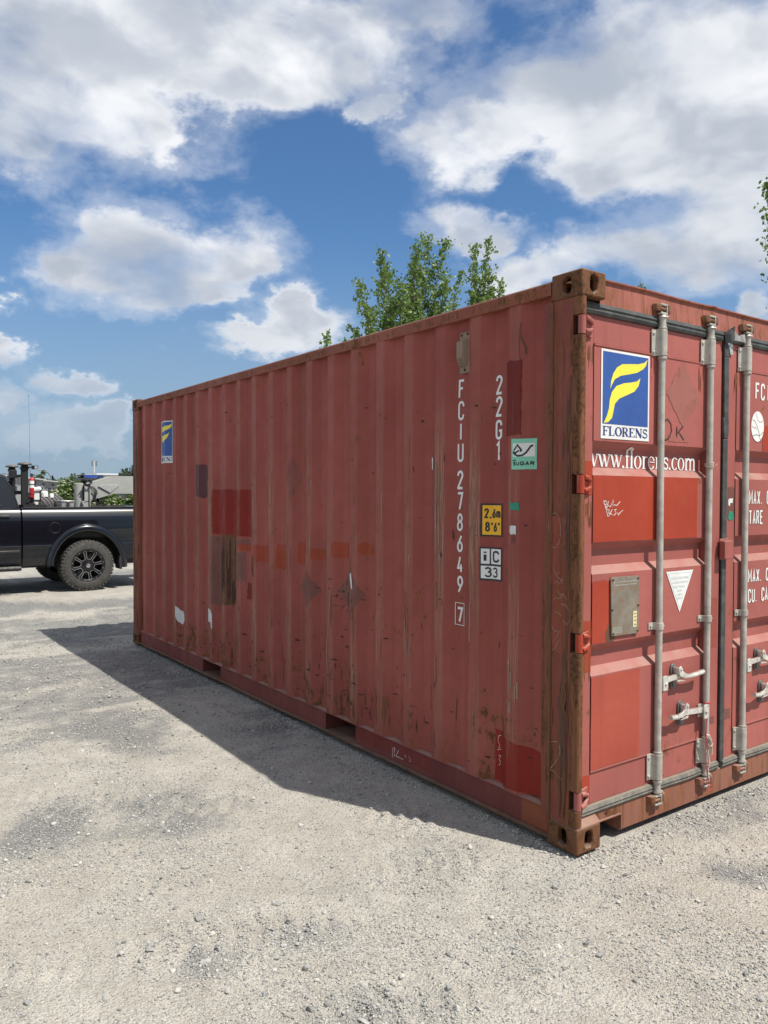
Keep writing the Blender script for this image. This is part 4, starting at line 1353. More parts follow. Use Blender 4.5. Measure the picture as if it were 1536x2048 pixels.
# ---- handles: block on the bar, swinging arm, catch plate on the door
def handle(bx, sgn, zb, hub_x, arm_end, di, closed=True):
    D = door_objs[di]
    mb = MB()
    a, b = sorted((bx + 0.012 * sgn, bx + 0.050 * sgn))
    mb.prism([(a, zb - 0.040), (b, zb - 0.040), (b + 0.002, zb + 0.030), ((a + b) / 2, zb + 0.036), (a, zb + 0.030)], 1, -0.004, 0.004)
    mb.prism([(a, zb - 0.038), (b, zb - 0.038), (b, zb + 0.030), (a, zb + 0.030)], 1, 0.030, 0.037)
    lo_, hi_ = sorted((bx + 0.010 * sgn, bx + 0.016 * sgn))
    mb.box(lo_, 0.0042, zb - 0.036, hi_, 0.0298, zb + 0.028)
    bolt(mb, bx + 0.032 * sgn, -0.004, zb - 0.006, 0.008)
    mb.build('handle_hub', M['zinc'], D, bevel=0.002)
    mb = MB()
    p0 = bx + 0.040 * sgn
    pm = hub_x + 0.02 * sgn
    # flat forged part, then the round grip
    zt = zb + 0.012
    mb.add([(p0, 0.006, zb - 0.008), (p0, 0.022, zb - 0.008), (p0, 0.022, zb + 0.020), (p0, 0.006, zb + 0.020),
            (pm, 0.002, zt - 0.006), (pm, 0.016, zt - 0.006), (pm, 0.016, zt + 0.018), (pm, 0.002, zt + 0.018)],
           [(0, 1, 2, 3), (7, 6, 5, 4), (0, 4, 5, 1), (1, 5, 6, 2), (2, 6, 7, 3), (3, 7, 4, 0)])
    mb.tube([(pm - 0.01 * sgn, 0.009, zt + 0.004), (pm + 0.06 * sgn, 0.000, zt - 0.006), (arm_end - 0.06 * sgn, -0.004, zt - 0.002), (arm_end, -0.004, zt + 0.004)], [0.010, 0.0115, 0.0125, 0.0125], 10)
    mb.build('door_handle', M['zinc'], D, bevel=0.002)
    mb = MB()                                                     # catch: oval plate, hook over the handle
    pl = slot(hub_x, zb + 0.010, 0.044, 0.128)
    mb.prism(pl, 1, 0.030, 0.0385)
    pl = slot(hub_x, zb + 0.010, 0.030, 0.110)
    mb.prism(pl, 1, 0.022, 0.0299)
    mb.build('catch_plate', M['darksteel'], D, bevel=0.0015)
    mb = MB()
    hk = [(hub_x - 0.014 * sgn, zb + 0.060), (hub_x + 0.004 * sgn, zb + 0.070), (hub_x + 0.016 * sgn, zb + 0.056), (hub_x + 0.022 * sgn, zb + 0.040), (hub_x + 0.052 * sgn, zb + 0.024),
          (hub_x + 0.072 * sgn, zb + 0.020), (hub_x + 0.070 * sgn, zb + 0.004), (hub_x + 0.040 * sgn, zb + 0.002), (hub_x - 0.006 * sgn, zb + 0.020)]
    mb.prism(hk, 1, -0.010, -0.003)
    hk2 = [(hub_x - 0.012 * sgn, zb + 0.058), (hub_x + 0.010 * sgn, zb + 0.058), (hub_x + 0.012 * sgn, zb + 0.026), (hub_x - 0.010 * sgn, zb + 0.026)]
    mb.prism(hk2, 1, -0.0028, 0.0218)
    mb.prism([(hub_x - 0.018 * sgn, zb + 0.002), (hub_x + 0.050 * sgn, zb - 0.006), (hub_x + 0.046 * sgn, zb - 0.012), (hub_x - 0.014 * sgn, zb - 0.010)], 1, -0.004, 0.0217)
    bolt(mb, hub_x + 0.002 * sgn, -0.010, zb + 0.052, 0.007)
    mb.build('catch_hook', M['zinc'], D, bevel=0.0015)


handle(BARS[0][0], 1, 0.686, 0.752, 0.955, 0)
handle(BARS[1][0], -1, 0.492, 0.815, 0.680, 0)
handle(BARS[2][0], 1, 0.680, 1.535, 1.73, 1)
handle(BARS[3][0], -1, 0.490, 1.585, 1.45, 1)
# lock box over the seam
mb = MB()
mb.box(1.142, -0.004, 1.268, 1.222, 0.028, 1.362)
mb.box(1.150, 0.0285, 1.262, 1.232, 0.034, 1.372)
mb.build('lock_box', M['door'], door_objs[1], bevel=0.006)
# torn end of the top gasket, patched with silver tape
mb = MB()
crump = [(1.150, 0.020, 2.452), (1.176, 0.004, 2.474), (1.210, -0.004, 2.492), (1.228, 0.010, 2.466), (1.236, 0.012, 2.428), (1.200, 0.010, 2.408), (1.168, 0.022, 2.398), (1.182, 0.000, 2.440)]
mb.add(crump, [(0, 1, 7), (1, 2, 3, 7), (3, 4, 5, 7), (5, 6, 7), (6, 0, 7)])
mb.build('gasket_flap', M['rubber'], door_objs[1])
mb = MB()
tp = [(1.232, 0.010, 2.470), (1.262, 0.006, 2.446), (1.282, 0.004, 2.456), (1.322, 0.006, 2.462), (1.340, 0.010, 2.418), (1.300, 0.016, 2.424), (1.268, 0.008, 2.420), (1.240, 0.020, 2.424)]
mb.add(tp, [(0, 1, 6, 7), (1, 2, 5, 6), (2, 3, 4, 5)])
tp2 = [(1.226, 0.040, 2.418), (1.256, 0.038, 2.416), (1.258, 0.032, 2.352), (1.230, 0.034, 2.350)]
mb.add(tp2, [(0, 1, 2, 3)])
tp3 = [(1.170, 0.018, 2.436), (1.190, 0.012, 2.428), (1.194, 0.016, 2.396), (1.184, 0.018, 2.394)]
mb.add(tp3, [(0, 1, 2, 3)])
mb.build('silver_tape', M['silver'], door_objs[1])

# ---- vent, riveted high on the side wall
mb = MB()
mb.box(0.0265, 0.752, 2.232, 0.0318, 0.832, 2.444)
vb = [(0.806, 2.412), (0.766, 2.412)]
mb.add([(0.027, 0.836, 2.405), (0.027, 0.768, 2.410), (0.027, 0.768, 2.268), (0.027, 0.836, 2.268), (-0.002, 0.826, 2.392), (-0.002, 0.780, 2.396), (-0.002, 0.780, 2.312), (-0.002, 0.826, 2.308), (0.018, 0.780, 2.268), (0.018, 0.826, 2.268)],
       [(4, 5, 6, 7), (0, 1, 5, 4), (1, 2, 8, 6, 5), (3, 0, 4, 7, 9), (7, 6, 8, 9), (2, 3, 9, 8)])
vent = mb.build('vent', M['vent'], box20, bevel=0.004)
mb = MB()
for k in range(5):
    zz_ = 2.305 - k * 0.0085
    xx = -0.0015 + (2.308 - zz_) / 0.042 * 0.02
    mb.box(xx - 0.003, 0.783, zz_ - 0.0025, xx + 0.002, 0.823, zz_)
mb.build('vent_slat', M['vent'], vent)
mb = MB()
for (yy, zz_) in ((0.816, 2.430), (0.770, 2.432), (0.790, 2.248)):
    mb.lathe([(0.0075, 0), (0.006, -0.004), (0.0005, -0.005)], (0.0265, yy, zz_), (1, 0, 0), 10, caps=False)
mb.build('rivet', M['rustfleck'], vent, smooth=40)
# ------------------------------------------------------------------ lettering, stickers and repainted patches on the container
flip = lambda layers, y0: [[[(y0 - p[0], p[1]) for p in poly] for poly in lay] for lay in layers]


def wh(parent_fn, name, layers, mat, off): return parent_fn(name, layers, mat, off)


# ---- side wall: text reads towards -y, so u = y0 - x
def side_strokes(layers, y0): return flip(layers, y0)


seq = [('F', 2.206, 2.105), ('C', 2.093, 1.991), ('I', 1.980, 1.884), ('U', 1.874, 1.771), ('2', 1.728, 1.628), ('7', 1.614, 1.516), ('8', 1.502, 1.407), ('6', 1.390, 1.296), ('4', 1.278, 1.185), ('9', 1.172, 1.079), ('7', 1.006, 0.922)]
def char_row(name, seq, yc):
    holder = empty(name); holder.parent = box20
    w, t = 0.047, 0.0132
    for (ch, zt, zb) in seq:
        lay = [ribbon([(yc + w / 2 - (t / 2 + p[0] * (w - t)), zb + t / 2 + p[1] * (zt - zb - t)) for p in st], t) for st in stencil_glyph(ch)]
        sdecal('character', lay, M['white'], 0.0022, holder)
    return holder


cn = char_row('container_number', seq, 0.834)
sdecal('number_frame', [ribbon([(0.868, 0.911), (0.868, 1.027), (0.802, 1.027), (0.802, 0.911), (0.868, 0.911)], 0.0032)], M['white'], 0.0022, cn)
char_row('size_code', [('2', 2.194, 2.098), ('2', 2.090, 1.988), ('G', 1.973, 1.874), ('1', 1.867, 1.766)], 0.552)

# owner's logo, twice: once on the side far end, once on the door
def logo(fn, u0, w, z0, h, sgn, parent):
    P = lambda q: (u0 + sgn * q[0] * w, z0 + q[1] * h)
    base = [[[P(q) for q in rect(0, 0, 1, 1)]]]
    a = fn('logo_sticker', base, M['white'], 0.0022, parent)
    a2 = fn('logo_field', [[[P(q) for q in rect(0.03, 0.165, 0.97, 0.975)]]], M['blue'], 0.0029, parent)
    out = []
    k = []
    for sw in (SWOOSH_UP, SWOOSH_LO):
        n = len(sw)
        k.append([[P(q) for q in sw]])
    a3 = fn('logo_swoosh', k, M['yellow'], 0.0036, parent)
    tx = serif_text('FLORENS', 0.035, 0.035, 0.105, 0.93)
    tx = [[[P(q) for q in poly] for poly in l_] for l_ in tx]
    a4 = fn('logo_lettering', tx, M['bluedark'], 0.0029, parent)
    for o_ in (a2, a3, a4): o_.parent = parent


def s_fn(name, layers, mat, off, parent): return decal(name, layers, mat, parent, BREAKS, ZL, on_side, off)
def d_fn(name, layers, mat, off, parent): return decal(name, layers, mat, parent, [], DCUT, on_door, off)


lg = empty('owner_logo'); lg.parent = box20
logo(s_fn, 5.296, 0.304, 1.897, 0.406, -1, lg)
logo(d_fn, 0.180, 0.357, 1.859, 0.407, 1, door_objs[0])

# SUGAR sticker
st_ = sdecal('sugar_sticker', [[ragged(rect(0.296, 1.722, 0.427, 1.868), 0.02, 0.0012, 4)]], M['green'], 0.0024)
sdecal('sticker_panel', [[rect(0.308, 1.782, 0.418, 1.846)]], M['white'], 0.0030, st_)
lay = [ribbon([(0.416, 1.806), (0.398, 1.801), (0.376, 1.812)], 0.008), ribbon([(0.410, 1.812), (0.386, 1.838), (0.372, 1.822), (0.366, 1.812), (0.372, 1.806)], 0.008),
       ribbon([(0.414, 1.804), (0.404, 1.794), (0.384, 1.786), (0.362, 1.788), (0.346, 1.800), (0.324, 1.832), (0.314, 1.834)], 0.0085)]
sdecal('sticker_sign', lay, M['black'], 0.0036, st_)
sdecal('sticker_lettering', flip(stencil_text('SUGAR', 0, 1.740, 0.0185, 0.019, 0.0048, 0.0035), 0.416), M['black'], 0.0030, st_)
# height sticker
st_ = sdecal('height_sticker', [[rect(0.521, 1.391, 0.646, 1.556)]], M['black'], 0.0022)
sdecal('sticker_field', [[rect(0.529, 1.399, 0.635, 1.547)]], M['amber'], 0.0029, st_)
sdecal('sticker_lettering', flip(stencil_text('2,6m', 0, 1.482, 0.022, 0.050, 0.0085, 0.0035, {',': 0.009, 'm': 0.030}), 0.626)
       + flip(stencil_text('8\'6"', 0, 1.414, 0.0235, 0.050, 0.0085, 0.0045, {"'": 0.009, '"': 0.017}), 0.622), M['black'], 0.0036, st_)
# railway sticker
st_ = sdecal('railway_sticker', [[rect(0.523, 1.168, 0.648, 1.336)]], M['black'], 0.0022)
sdecal('sticker_field', [[rect(0.600, 1.252, 0.641, 1.328)], [rect(0.530, 1.252, 0.593, 1.328)], [rect(0.530, 1.178, 0.641, 1.242)]], M['white'], 0.0029, st_)
sdecal('sticker_lettering', flip(stencil_text('i', 0, 1.260, 0.020, 0.060, 0.014, 0.0), 0.631) + flip(stencil_text('C', 0, 1.260, 0.044, 0.060, 0.0105, 0), 0.585)
       + flip(stencil_text('33', 0, 1.184, 0.033, 0.052, 0.0085, 0.006), 0.622), M['black'], 0.0036, st_)
# small torn things on the wall
sdecal('green_tape', [[ragged(rect(0.374, 1.527, 0.432, 1.562), 0.012, 0.003, 3)]], M['greendark'], 0.003)
sdecal('torn_paper', [[ragged(rect(0.394, 1.410, 0.433, 1.452), 0.011, 0.003, 8)]], M['whitedirty'], 0.003)
sdecal('torn_paper', [[ragged(rect(0.405, 1.372, 0.425, 1.398), 0.009, 0.005, 9)]], M['residue'], 0.0026)
sdecal('torn_paper', [[[(4.845, 0.545), (4.80, 0.530), (4.76, 0.500), (4.725, 0.505), (4.700, 0.470), (4.66, 0.478), (4.665, 0.440), (4.74, 0.372), (4.80, 0.398), (4.838, 0.445), (4.84, 0.50)]]], M['whitedirty'], 0.003)
sdecal('torn_paper', [[[(4.062, 0.612), (4.020, 0.606), (3.985, 0.575), (3.985, 0.452), (4.000, 0.440), (4.018, 0.50), (4.045, 0.497), (4.060, 0.50)]]], M['whitedirty'], 0.003)
sdecal('torn_paper', [[[(1.838, 1.094), (1.822, 1.110), (1.812, 1.06), (1.806, 1.000), (1.822, 1.012), (1.830, 1.05)]]], M['whitedirty'], 0.004)
tg = sdecal('tag', [[rect(1.040, 1.737, 1.066, 1.803)]], M['white'], 0.003)
sdecal('tag_edge', [[rect(1.026, 1.737, 1.0395, 1.803)]], M['black'], 0.003, tg)
# chalk on paint
def chalk(name, pls, w, fn, mat=None, off=0.003, parent=None):
    lays = [ribbon(pl, w) for pl in pls]
    return decal(name, lays, mat or M['chalk'], parent or box20, BREAKS if fn is on_side else [], ZL if fn is on_side else DCUT, fn, off)


FCHALK = simple('faint_chalk', (0.34, 0.225, 0.18), 0.95, var=0.4, scale=70)


def on_rail(u, z, off): return (0.028 - off, u, z)
def on_post(u, z, off): return (0.0005 - off, u, z)


chalk('chalk_mark', [[(0.518, 0.403), (0.532, 0.399), (0.538, 0.386), (0.537, 0.366), (0.527, 0.357), (0.526, 0.343), (0.536, 0.334)], [(0.541, 0.325), (0.512, 0.336)], [(0.533, 0.300), (0.518, 0.300), (0.530, 0.279), (0.520, 0.272), (0.521, 0.260), (0.531, 0.250)]], 0.003, on_side)
chalk('chalk_mark', [[(1.407, 0.048), (1.407, 0.100), (1.390, 0.112), (1.380, 0.104), (1.394, 0.084), (1.384, 0.070), (1.395, 0.058)], [(1.345, 0.110), (1.372, 0.066), (1.300, 0.066)]], 0.005, on_rail)
chalk('chalk_mark', [[(1.29, 0.085), (1.28, 0.098), (1.27, 0.08)], [(1.25, 0.10), (1.235, 0.085), (1.245, 0.072), (1.225, 0.075)]], 0.003, on_rail)
chalk('chalk_mark', [[(0.170, 0.446), (0.166, 0.468), (0.145, 0.478), (0.122, 0.482), (0.107, 0.474), (0.100, 0.445), (0.110, 0.412), (0.129, 0.385), (0.163, 0.342)], [(0.163, 0.342), (0.140, 0.344), (0.110, 0.330), (0.076, 0.313)]], 0.003, on_post, FCHALK, 0.002)
chalk('chalk_mark', [arc(0.145, 1.44, 0.036, 0.080, -150, 200, 18)], 0.0022, on_post, FCHALK, 0.002)
rg = random.Random(4)
pls = []
for (yc, zc) in ((0.15, 1.27), (0.13, 1.235), (0.145, 1.195), (0.12, 1.165), (0.15, 1.12), (0.10, 1.11), (0.14, 1.06), (0.09, 1.04), (0.16, 1.005), (0.15, 0.93), (0.155, 0.90)):
    pl = [(yc, zc)]
    for _ in range(4):
        pl.append((pl[-1][0] - rg.uniform(0.004, 0.018), pl[-1][1] + rg.uniform(-0.02, 0.025)))
    pls.append(pl)
chalk('chalk_mark', pls, 0.002, on_post, FCHALK, 0.002)

# ---- repainted and worn patches of the side wall
sdecal('paint_patch', [[ragged(rect(3.245, 1.260, 4.015, 1.635), 0.05, 0.004, 5)]], M['siderepaint'], 0.0012)
sdecal('paint_patch', [[ragged(rect(0.368, 1.886, 0.480, 2.244), 0.02, 0.004, 6)]], M['darkrepaint'], 0.0012)
sdecal('paint_patch', [[ragged([(0.232, 0.172), (0.556, 0.172), (0.561, 0.430), (0.505, 0.424), (0.470, 0.405), (0.36, 0.398), (0.232, 0.378)], 0.03, 0.003, 7)]], M['siderepaint'], 0.0012)
sdecal('paint_patch', [[ragged([(4.374, 1.862), (4.165, 1.850), (4.150, 1.76), (4.172, 1.68), (4.160, 1.585), (4.200, 1.566), (4.360, 1.582), (4.384, 1.62), (4.345, 1.70), (4.372, 1.78)], 0.03, 0.006, 8)]], M['purple'], 0.0012)
OR = [(3.311, 3.489, 1.146, 1.204), (3.020, 3.205, 1.080, 1.208), (2.721, 2.857, 1.052, 1.233), (2.438, 2.550, 1.101, 1.264), (2.185, 2.335, 1.156, 1.232), (1.898, 2.061, 1.187, 1.290), (1.623, 1.761, 1.226, 1.300)]
for i, (a, b, c, d_) in enumerate(OR):
    r_c = 0.02
    poly = [(a + r_c, c), (b - r_c, c), (b, c + r_c), (b - 0.004, d_ - r_c), (b - r_c, d_), (a + r_c, d_), (a, d_ - r_c), (a, c + r_c)]
    sdecal('paint_patch', [[ragged(poly, 0.018, 0.005, 20 + i)]], M['orange'], 0.0013)
sdecal('paint_patch', [[ragged(rect(3.262, 0.768, 3.366, 0.896), 0.02, 0.006, 31)]], M['darkrepaint'], 0.0012)
sdecal('paint_patch', [[ragged(rect(3.870, 0.655, 4.020, 1.235), 0.03, 0.004, 32)]], M['residue'], 0.0010)
sdecal('paint_patch', [[ragged(rect(3.380, 0.905, 3.500, 1.140), 0.03, 0.006, 33)]], M['residue'], 0.0010)
sdecal('paint_patch', [[ragged(rect(3.320, 1.155, 3.500, 1.232), 0.03, 0.008, 34)]], M['residue'], 0.0008)
sdecal('rust_patch', [[ragged([(3.858, 1.277), (3.74, 1.262), (3.56, 1.272), (3.565, 0.700), (3.820, 0.668), (3.85, 0.9)], 0.025, 0.006, 35)]], M['oldrust'], 0.0016)
sdecal('rust_patch', [[ragged(rect(3.204, 0.962, 3.300, 1.126), 0.02, 0.005, 36)]], M['oldrust'], 0.0016)
for i, (yc, zc, ry_, rz_) in enumerate([(2.385, 0.950, 0.150, 0.125), (1.860, 0.975, 0.150, 0.162), (2.60, 1.72, 0.085, 0.15)]):
    sdecal('diamond_ghost', [[ragged([(yc + ry_, zc), (yc, zc + rz_), (yc - ry_, zc), (yc, zc - rz_)], 0.03, 0.006, 40 + i)]], M['residue'] if i < 2 else paint('scuffed_paint', (0.225, 0.066, 0.054), rust=0.25, streak=0.6), 0.0010)
RAILO = paint('rail_repaint_orange', (0.235, 0.066, 0.034), rust=0.30, streak=0.6, drip=0.5)
RAILR = paint('rail_repaint_red', (0.190, 0.034, 0.029), rust=0.16, streak=0.5, drip=0.3)
RAILP = paint('rail_repaint_maroon', (0.172, 0.044, 0.039), rust=0.20, streak=0.5, drip=0.3)
# repainted lengths of the bottom rail
for i, (a, b, c, d_, mt) in enumerate([(0.180, 0.365, 0.034, 0.152, RAILO), (1.044, 1.800, 0.060, 0.152, RAILR), (0.366, 1.043, 0.034, 0.152, RAILP)]):
    decal('paint_patch', [[ragged(rect(a, c, b, d_), 0.08, 0.001, 60 + i)]], mt, box20, [], [], on_rail, 0.0012)
# repainted post length between 0.9 and 1.5 m
decal('paint_patch', [[ragged([(0.060, 0.86), (0.150, 0.90), (0.185, 1.18), (0.186, 1.505), (0.060, 1.506)], 0.05, 0.004, 71)]], paint('post_repaint', (0.235, 0.056, 0.034), rust=0.44, streak=0.8, drip=0.9), box20, [], [], on_post, 0.0013)

# rust breaking through: ragged dark flecks and scrapes, thickest low on the wall
rg = random.Random(12)
lays = []
spots = []
for _ in range(250):
    y = rg.uniform(0.25, 5.8); z = ZB + 0.04 + (rg.random() ** 1.5) * 2.1
    spots.append((y, z, 1.0))
for _ in range(70):
    y = rg.choice([2.65, 2.3, 1.9, 1.65, 3.55, 3.2, 1.2, 4.0]) + rg.gauss(0, 0.16); z = 0.22 + abs(rg.gauss(0, 0.18)); spots.append((y, z, 1.4))
for _ in range(40):
    spots.append((rg.gauss(1.92, 0.10), rg.gauss(0.93, 0.09), 1.2))
for (y, z, k) in spots:
    if not (0.24 < y < 5.82): continue
    L = rg.uniform(0.005, 0.021) * k; Hh = rg.uniform(0.0018, 0.0055) * k
    if rg.random() < 0.35: L, Hh = Hh, L * 1.4
    n = 9
    poly = [(y + L * math.cos(R(360 * i / n)) * rg.uniform(0.15, 1.3), z + Hh * math.sin(R(360 * i / n)) * rg.uniform(0.25, 1.5)) for i in range(n)]
    lays.append([poly])
def spread(lays, n=8): return [[p for l_ in lays[i::n] for p in l_] for i in range(n)]


def sdecal_stuff(name, lays, mat, off): decal(name, spread(lays), mat, box20, BREAKS, ZL, on_side, off, 0.00016, 'stuff', 8)


sdecal_stuff('rust_fleck', lays, M['rustfleck'], 0.0017)
# longer scrapes and runs
lays = []
for _ in range(60):
    y = rg.choice([e for e in [PH - 0.035 + k * PER for k in range(2, 18)]]) + rg.uniform(-0.03, 0.03)
    z = rg.uniform(0.2, 1.7); L = rg.uniform(0.05, 0.30)
    pl = [(y + rg.uniform(-0.004, 0.004), z + L * i / 5) for i in range(6)]
    lays.append(ribbon(pl, rg.uniform(0.0015, 0.0045)))
for _ in range(26):
    y = rg.choice([2.65, 2.2, 1.9, 1.5, 3.6, 1.1]) + rg.gauss(0, 0.15); z = rg.uniform(0.2, 0.45)
    pl = [(y, z)]
    du, dz = ((rg.choice((-1, 1)) * rg.uniform(0.008, 0.02), rg.uniform(-0.003, 0.003)) if rg.random() < 0.4 else (rg.uniform(-0.002, 0.002), rg.uniform(0.015, 0.045)))
    for _ in range(3): pl.append((pl[-1][0] + du + rg.uniform(-0.0015, 0.0015), pl[-1][1] + dz + rg.uniform(-0.0015, 0.0015)))
    lays.append(ribbon(pl, rg.uniform(0.003, 0.007)))
sdecal_stuff('scrape', lays, M['oldrust'], 0.0019)
sdecal('scrape', [ribbon([(0.372, 2.415), (0.380, 2.37), (0.366, 2.33), (0.352, 2.30), (0.350, 2.265)], 0.009), ribbon([(0.378, 2.39), (0.384, 2.31), (0.376, 2.24)], 0.004)], M['oldrust'], 0.0019)
pale = []
for _ in range(90):
    y = PH - 0.035 + rg.randrange(1, 17) * PER + rg.uniform(-0.034, 0.034); z = rg.uniform(0.3, 1.7); L = rg.uniform(0.03, 0.22)
    pale.append(ribbon([(y + rg.uniform(-0.003, 0.003), z + L * i / 4) for i in range(5)], rg.uniform(0.002, 0.0055)))
for (y, z0, z1) in ((0.425, 0.66, 0.74), (0.432, 0.74, 0.80), (0.40, 0.60, 0.68), (0.378, 0.62, 0.70), (0.43, 0.54, 0.60)):
    for _ in range(3):
        yy = y + rg.uniform(-0.008, 0.008)
        pale.append(ribbon([(yy + rg.uniform(-0.0018, 0.0018), z0 + (z1 - z0) * i / 4) for i in range(5)], rg.uniform(0.002, 0.006)))
sdecal_stuff('pale_scratch', pale, simple('scratched_primer', (0.36, 0.24, 0.18), 0.8, var=0.3), 0.0020)

# ---- rust streaks on posts, rails, header and sill: torn vertical slivers of bare, dark or orange metal
def sliver(u, z, L, w, rg, lean=0.0):
    n = 6
    a, b = [], []
    for i in range(n + 1):
        s = i / n
        k = (math.sin(math.pi * (0.08 + 0.84 * s)) * rg.uniform(0.45, 1.1)) * w / 2
        c = u + lean * (s - 0.5) + rg.uniform(-0.25, 0.25) * w
        a.append((c - k, z + L * s)); b.append((c + k, z + L * s))
    return [[a[i], b[i], b[i + 1], a[i + 1]] for i in range(n)]


def streaks(name, n, ur, zr, lr, wr, fn, mat, parent, seed, off=0.0015, flat=False):
    rg = random.Random(seed)
    q = []
    for _ in range(n):
        u = rg.uniform(*ur); L = rg.uniform(*lr); z = rg.uniform(zr[0], max(zr[0] + 0.001, zr[1] - L)); w = rg.uniform(*wr)
        sl = sliver(u, z, L, w, rg)
        if flat:                                              # lying along the rail
            sl = [[(u + (p[1] - z) , z + (p[0] - u)) for p in poly] for poly in sl]
        q.append([p for p in sl if all(ur[0] - 0.001 <= v[0] <= ur[1] + (0.4 if flat else 0.001) and zr[0] <= v[1] <= zr[1] for v in p)])
    return decal(name, spread(q), mat, parent, BREAKS if fn is on_side else [], ZL if fn is on_side else [], fn, off, 0.00015, 'stuff', 8)


def on_header(u, z, off): return (u, 0.034 + (z - 2.462) / 0.104 * 0.006 - off - 0.003, z)
def on_sill(u, z, off): return (u, 0.036 - off, z)
def on_top(u, z, off): return (-0.008 - off, u, z)
def on_top(u, z, off):
    w = mnoise.noise(Vector((u * 1.4, 0, 0.5))) * 0.0055 + mnoise.noise(Vector((u * 5.5, 0, 1.5))) * 0.0022
    return (0.0005 + w - off, u, z)


DARKRUST = paint('dark_scaled_rust', (0.092, 0.046, 0.027), rust=0.42, streak=0.8, za=0.2, soft=0.15, brown=(0.040, 0.022, 0.014))
ORUST = paint('orange_rust_stain', (0.165, 0.066, 0.028), rust=0.34, streak=0.9, za=0.15, soft=0.2, drip=0.8)
PALERUST = paint('tan_stain', (0.215, 0.120, 0.080), rust=0.30, streak=0.8, za=0.2, soft=0.25, drip=0.6)
streaks('rust_streak', 26, (0.054, 0.084), (0.13, 2.46), (0.10, 0.55), (0.006, 0.016), on_post, DARKRUST, box20, 301)
streaks('rust_streak', 20, (0.060, 0.116), (0.13, 1.0), (0.10, 0.45), (0.008, 0.026), on_post, DARKRUST, box20, 302, 0.0017)
streaks('rust_streak', 14, (0.060, 0.185), (0.15, 2.46), (0.06, 0.40), (0.004, 0.014), on_post, ORUST, box20, 303, 0.0012)
streaks('rust_streak', 34, (0.156, 0.186), (0.13, 2.46), (0.05, 0.30), (0.004, 0.010), on_post, DARKRUST, box20, 304, 0.0016)
streaks('rust_streak', 90, (0.2, 5.85), (2.506, 2.556), (0.05, 0.30), (0.004, 0.014), on_top, DARKRUST, box20, 305, 0.0016, True)
streaks('rust_streak', 120, (0.2, 5.85), (2.508, 2.560), (0.012, 0.045), (0.008, 0.022), on_top, ORUST, box20, 306, 0.0012)
streaks('rust_streak', 16, (0.165, 0.338), (0.104, 0.146), (0.01, 0.035), (0.008, 0.03), on_sill, ORUST, sill, 311, 0.0012)
streaks('rust_streak', 30, (0.24, 5.8), (0.17, 0.46), (0.05, 0.24), (0.006, 0.020), on_side, ORUST, box20, 312, 0.0012)
streaks('rust_streak', 26, (1.2, 3.9), (0.17, 0.40), (0.03, 0.16), (0.004, 0.010), on_side, DARKRUST, box20, 313, 0.0018)
streaks('rust_streak', 40, (3.57, 3.85), (0.67, 1.27), (0.08, 0.40), (0.006, 0.022), on_side, M['rustfleck'], box20, 315, 0.0030)
streaks('rust_streak', 14, (3.21, 3.298), (0.97, 1.12), (0.04, 0.14), (0.006, 0.016), on_side, M['rustfleck'], box20, 316, 0.0030)
streaks('rust_streak', 14, (5.89, 6.04), (0.15, 2.4), (0.08, 0.5), (0.008, 0.03), on_post, DARKRUST, box20, 314, 0.002)
on_fr = lambda u, z, off: (u, YF + 0.003 - off, z)
for k_, (hz0, hz1) in enumerate(HINGE_Z):
    streaks('rust_streak', 5, (0.075, 0.128), (hz0 - 0.16, hz0), (0.05, 0.14), (0.004, 0.010), on_fr, ORUST, door_objs[0], 320 + k_, 0.0014)
for k_, (bx_, di_) in enumerate(BARS[:3]):
    streaks('rust_streak', 4, (bx_ - 0.09, bx_ - 0.05), (2.12, 2.27), (0.06, 0.14), (0.004, 0.010), on_door, ORUST, door_objs[di_], 330 + k_, 0.0016)

# ---- door lettering and stickers
ddecal('web_address', serif_text('www.florens.com', 0.120, 1.7285, 0.062, 0.868), M['white'], 0, 0.002)
for i, ch in enumerate('FCIU 278649 7'):
    if ch != ' ': ddecal('number_character', stencil_text(ch, 1.493 + 0.056 * i, 2.131, 0.044, 0.095, 0.0125, 0), M['white'], 1)
ddecal('number_frame', [ribbon([(2.155, 2.12), (2.220, 2.12), (2.220, 2.238), (2.155, 2.238), (2.155, 2.12)], 0.004)], M['white'], 1)
gwm = {'.': 0.016, 'M': 0.040, 'I': 0.014}
for ln in (stencil_text('MAX. GROSS', 1.440, 1.552, 0.031, 0.078, 0.0095, 0.0075, gwm), stencil_text('TARE', 1.443, 1.442, 0.031, 0.078, 0.0095, 0.0075),
           stencil_text('MAX. CARGO', 1.442, 1.120, 0.031, 0.074, 0.0095, 0.0075, gwm), stencil_text('CU. CAP.', 1.446, 1.008, 0.031, 0.078, 0.0095, 0.0075, gwm)):
    ddecal('weight_lettering', ln, M['white'], 1)
disc = ddecal('round_sticker', [[arc(1.521, 1.984, 0.066, 0.084, 0, 360, 40)[:-1]]], M['white'], 1)
ddecal('sticker_crack', [ribbon([(1.468, 2.02), (1.492, 2.012), (1.516, 1.985), (1.536, 1.95), (1.543, 1.925), (1.562, 1.90)], 0.003), ribbon([(1.462, 1.985), (1.484, 1.972), (1.498, 1.982), (1.51, 1.968)], 0.0022),
                         ribbon([(1.472, 1.93), (1.505, 1.940), (1.541, 1.934), (1.585, 1.958)], 0.0025), ribbon([(1.500, 2.058), (1.520, 2.02), (1.545, 2.008), (1.575, 2.018)], 0.002)], M['residue'], 1, 0.0028).parent = door_objs[1]
tri = ddecal('warning_triangle', [[[(0.690, 1.222), (0.921, 1.222), (0.806, 1.014)]]], M['white'], 0)
pale_print = simple('faded_print', (0.60, 0.63, 0.63), 0.6, var=0.05)
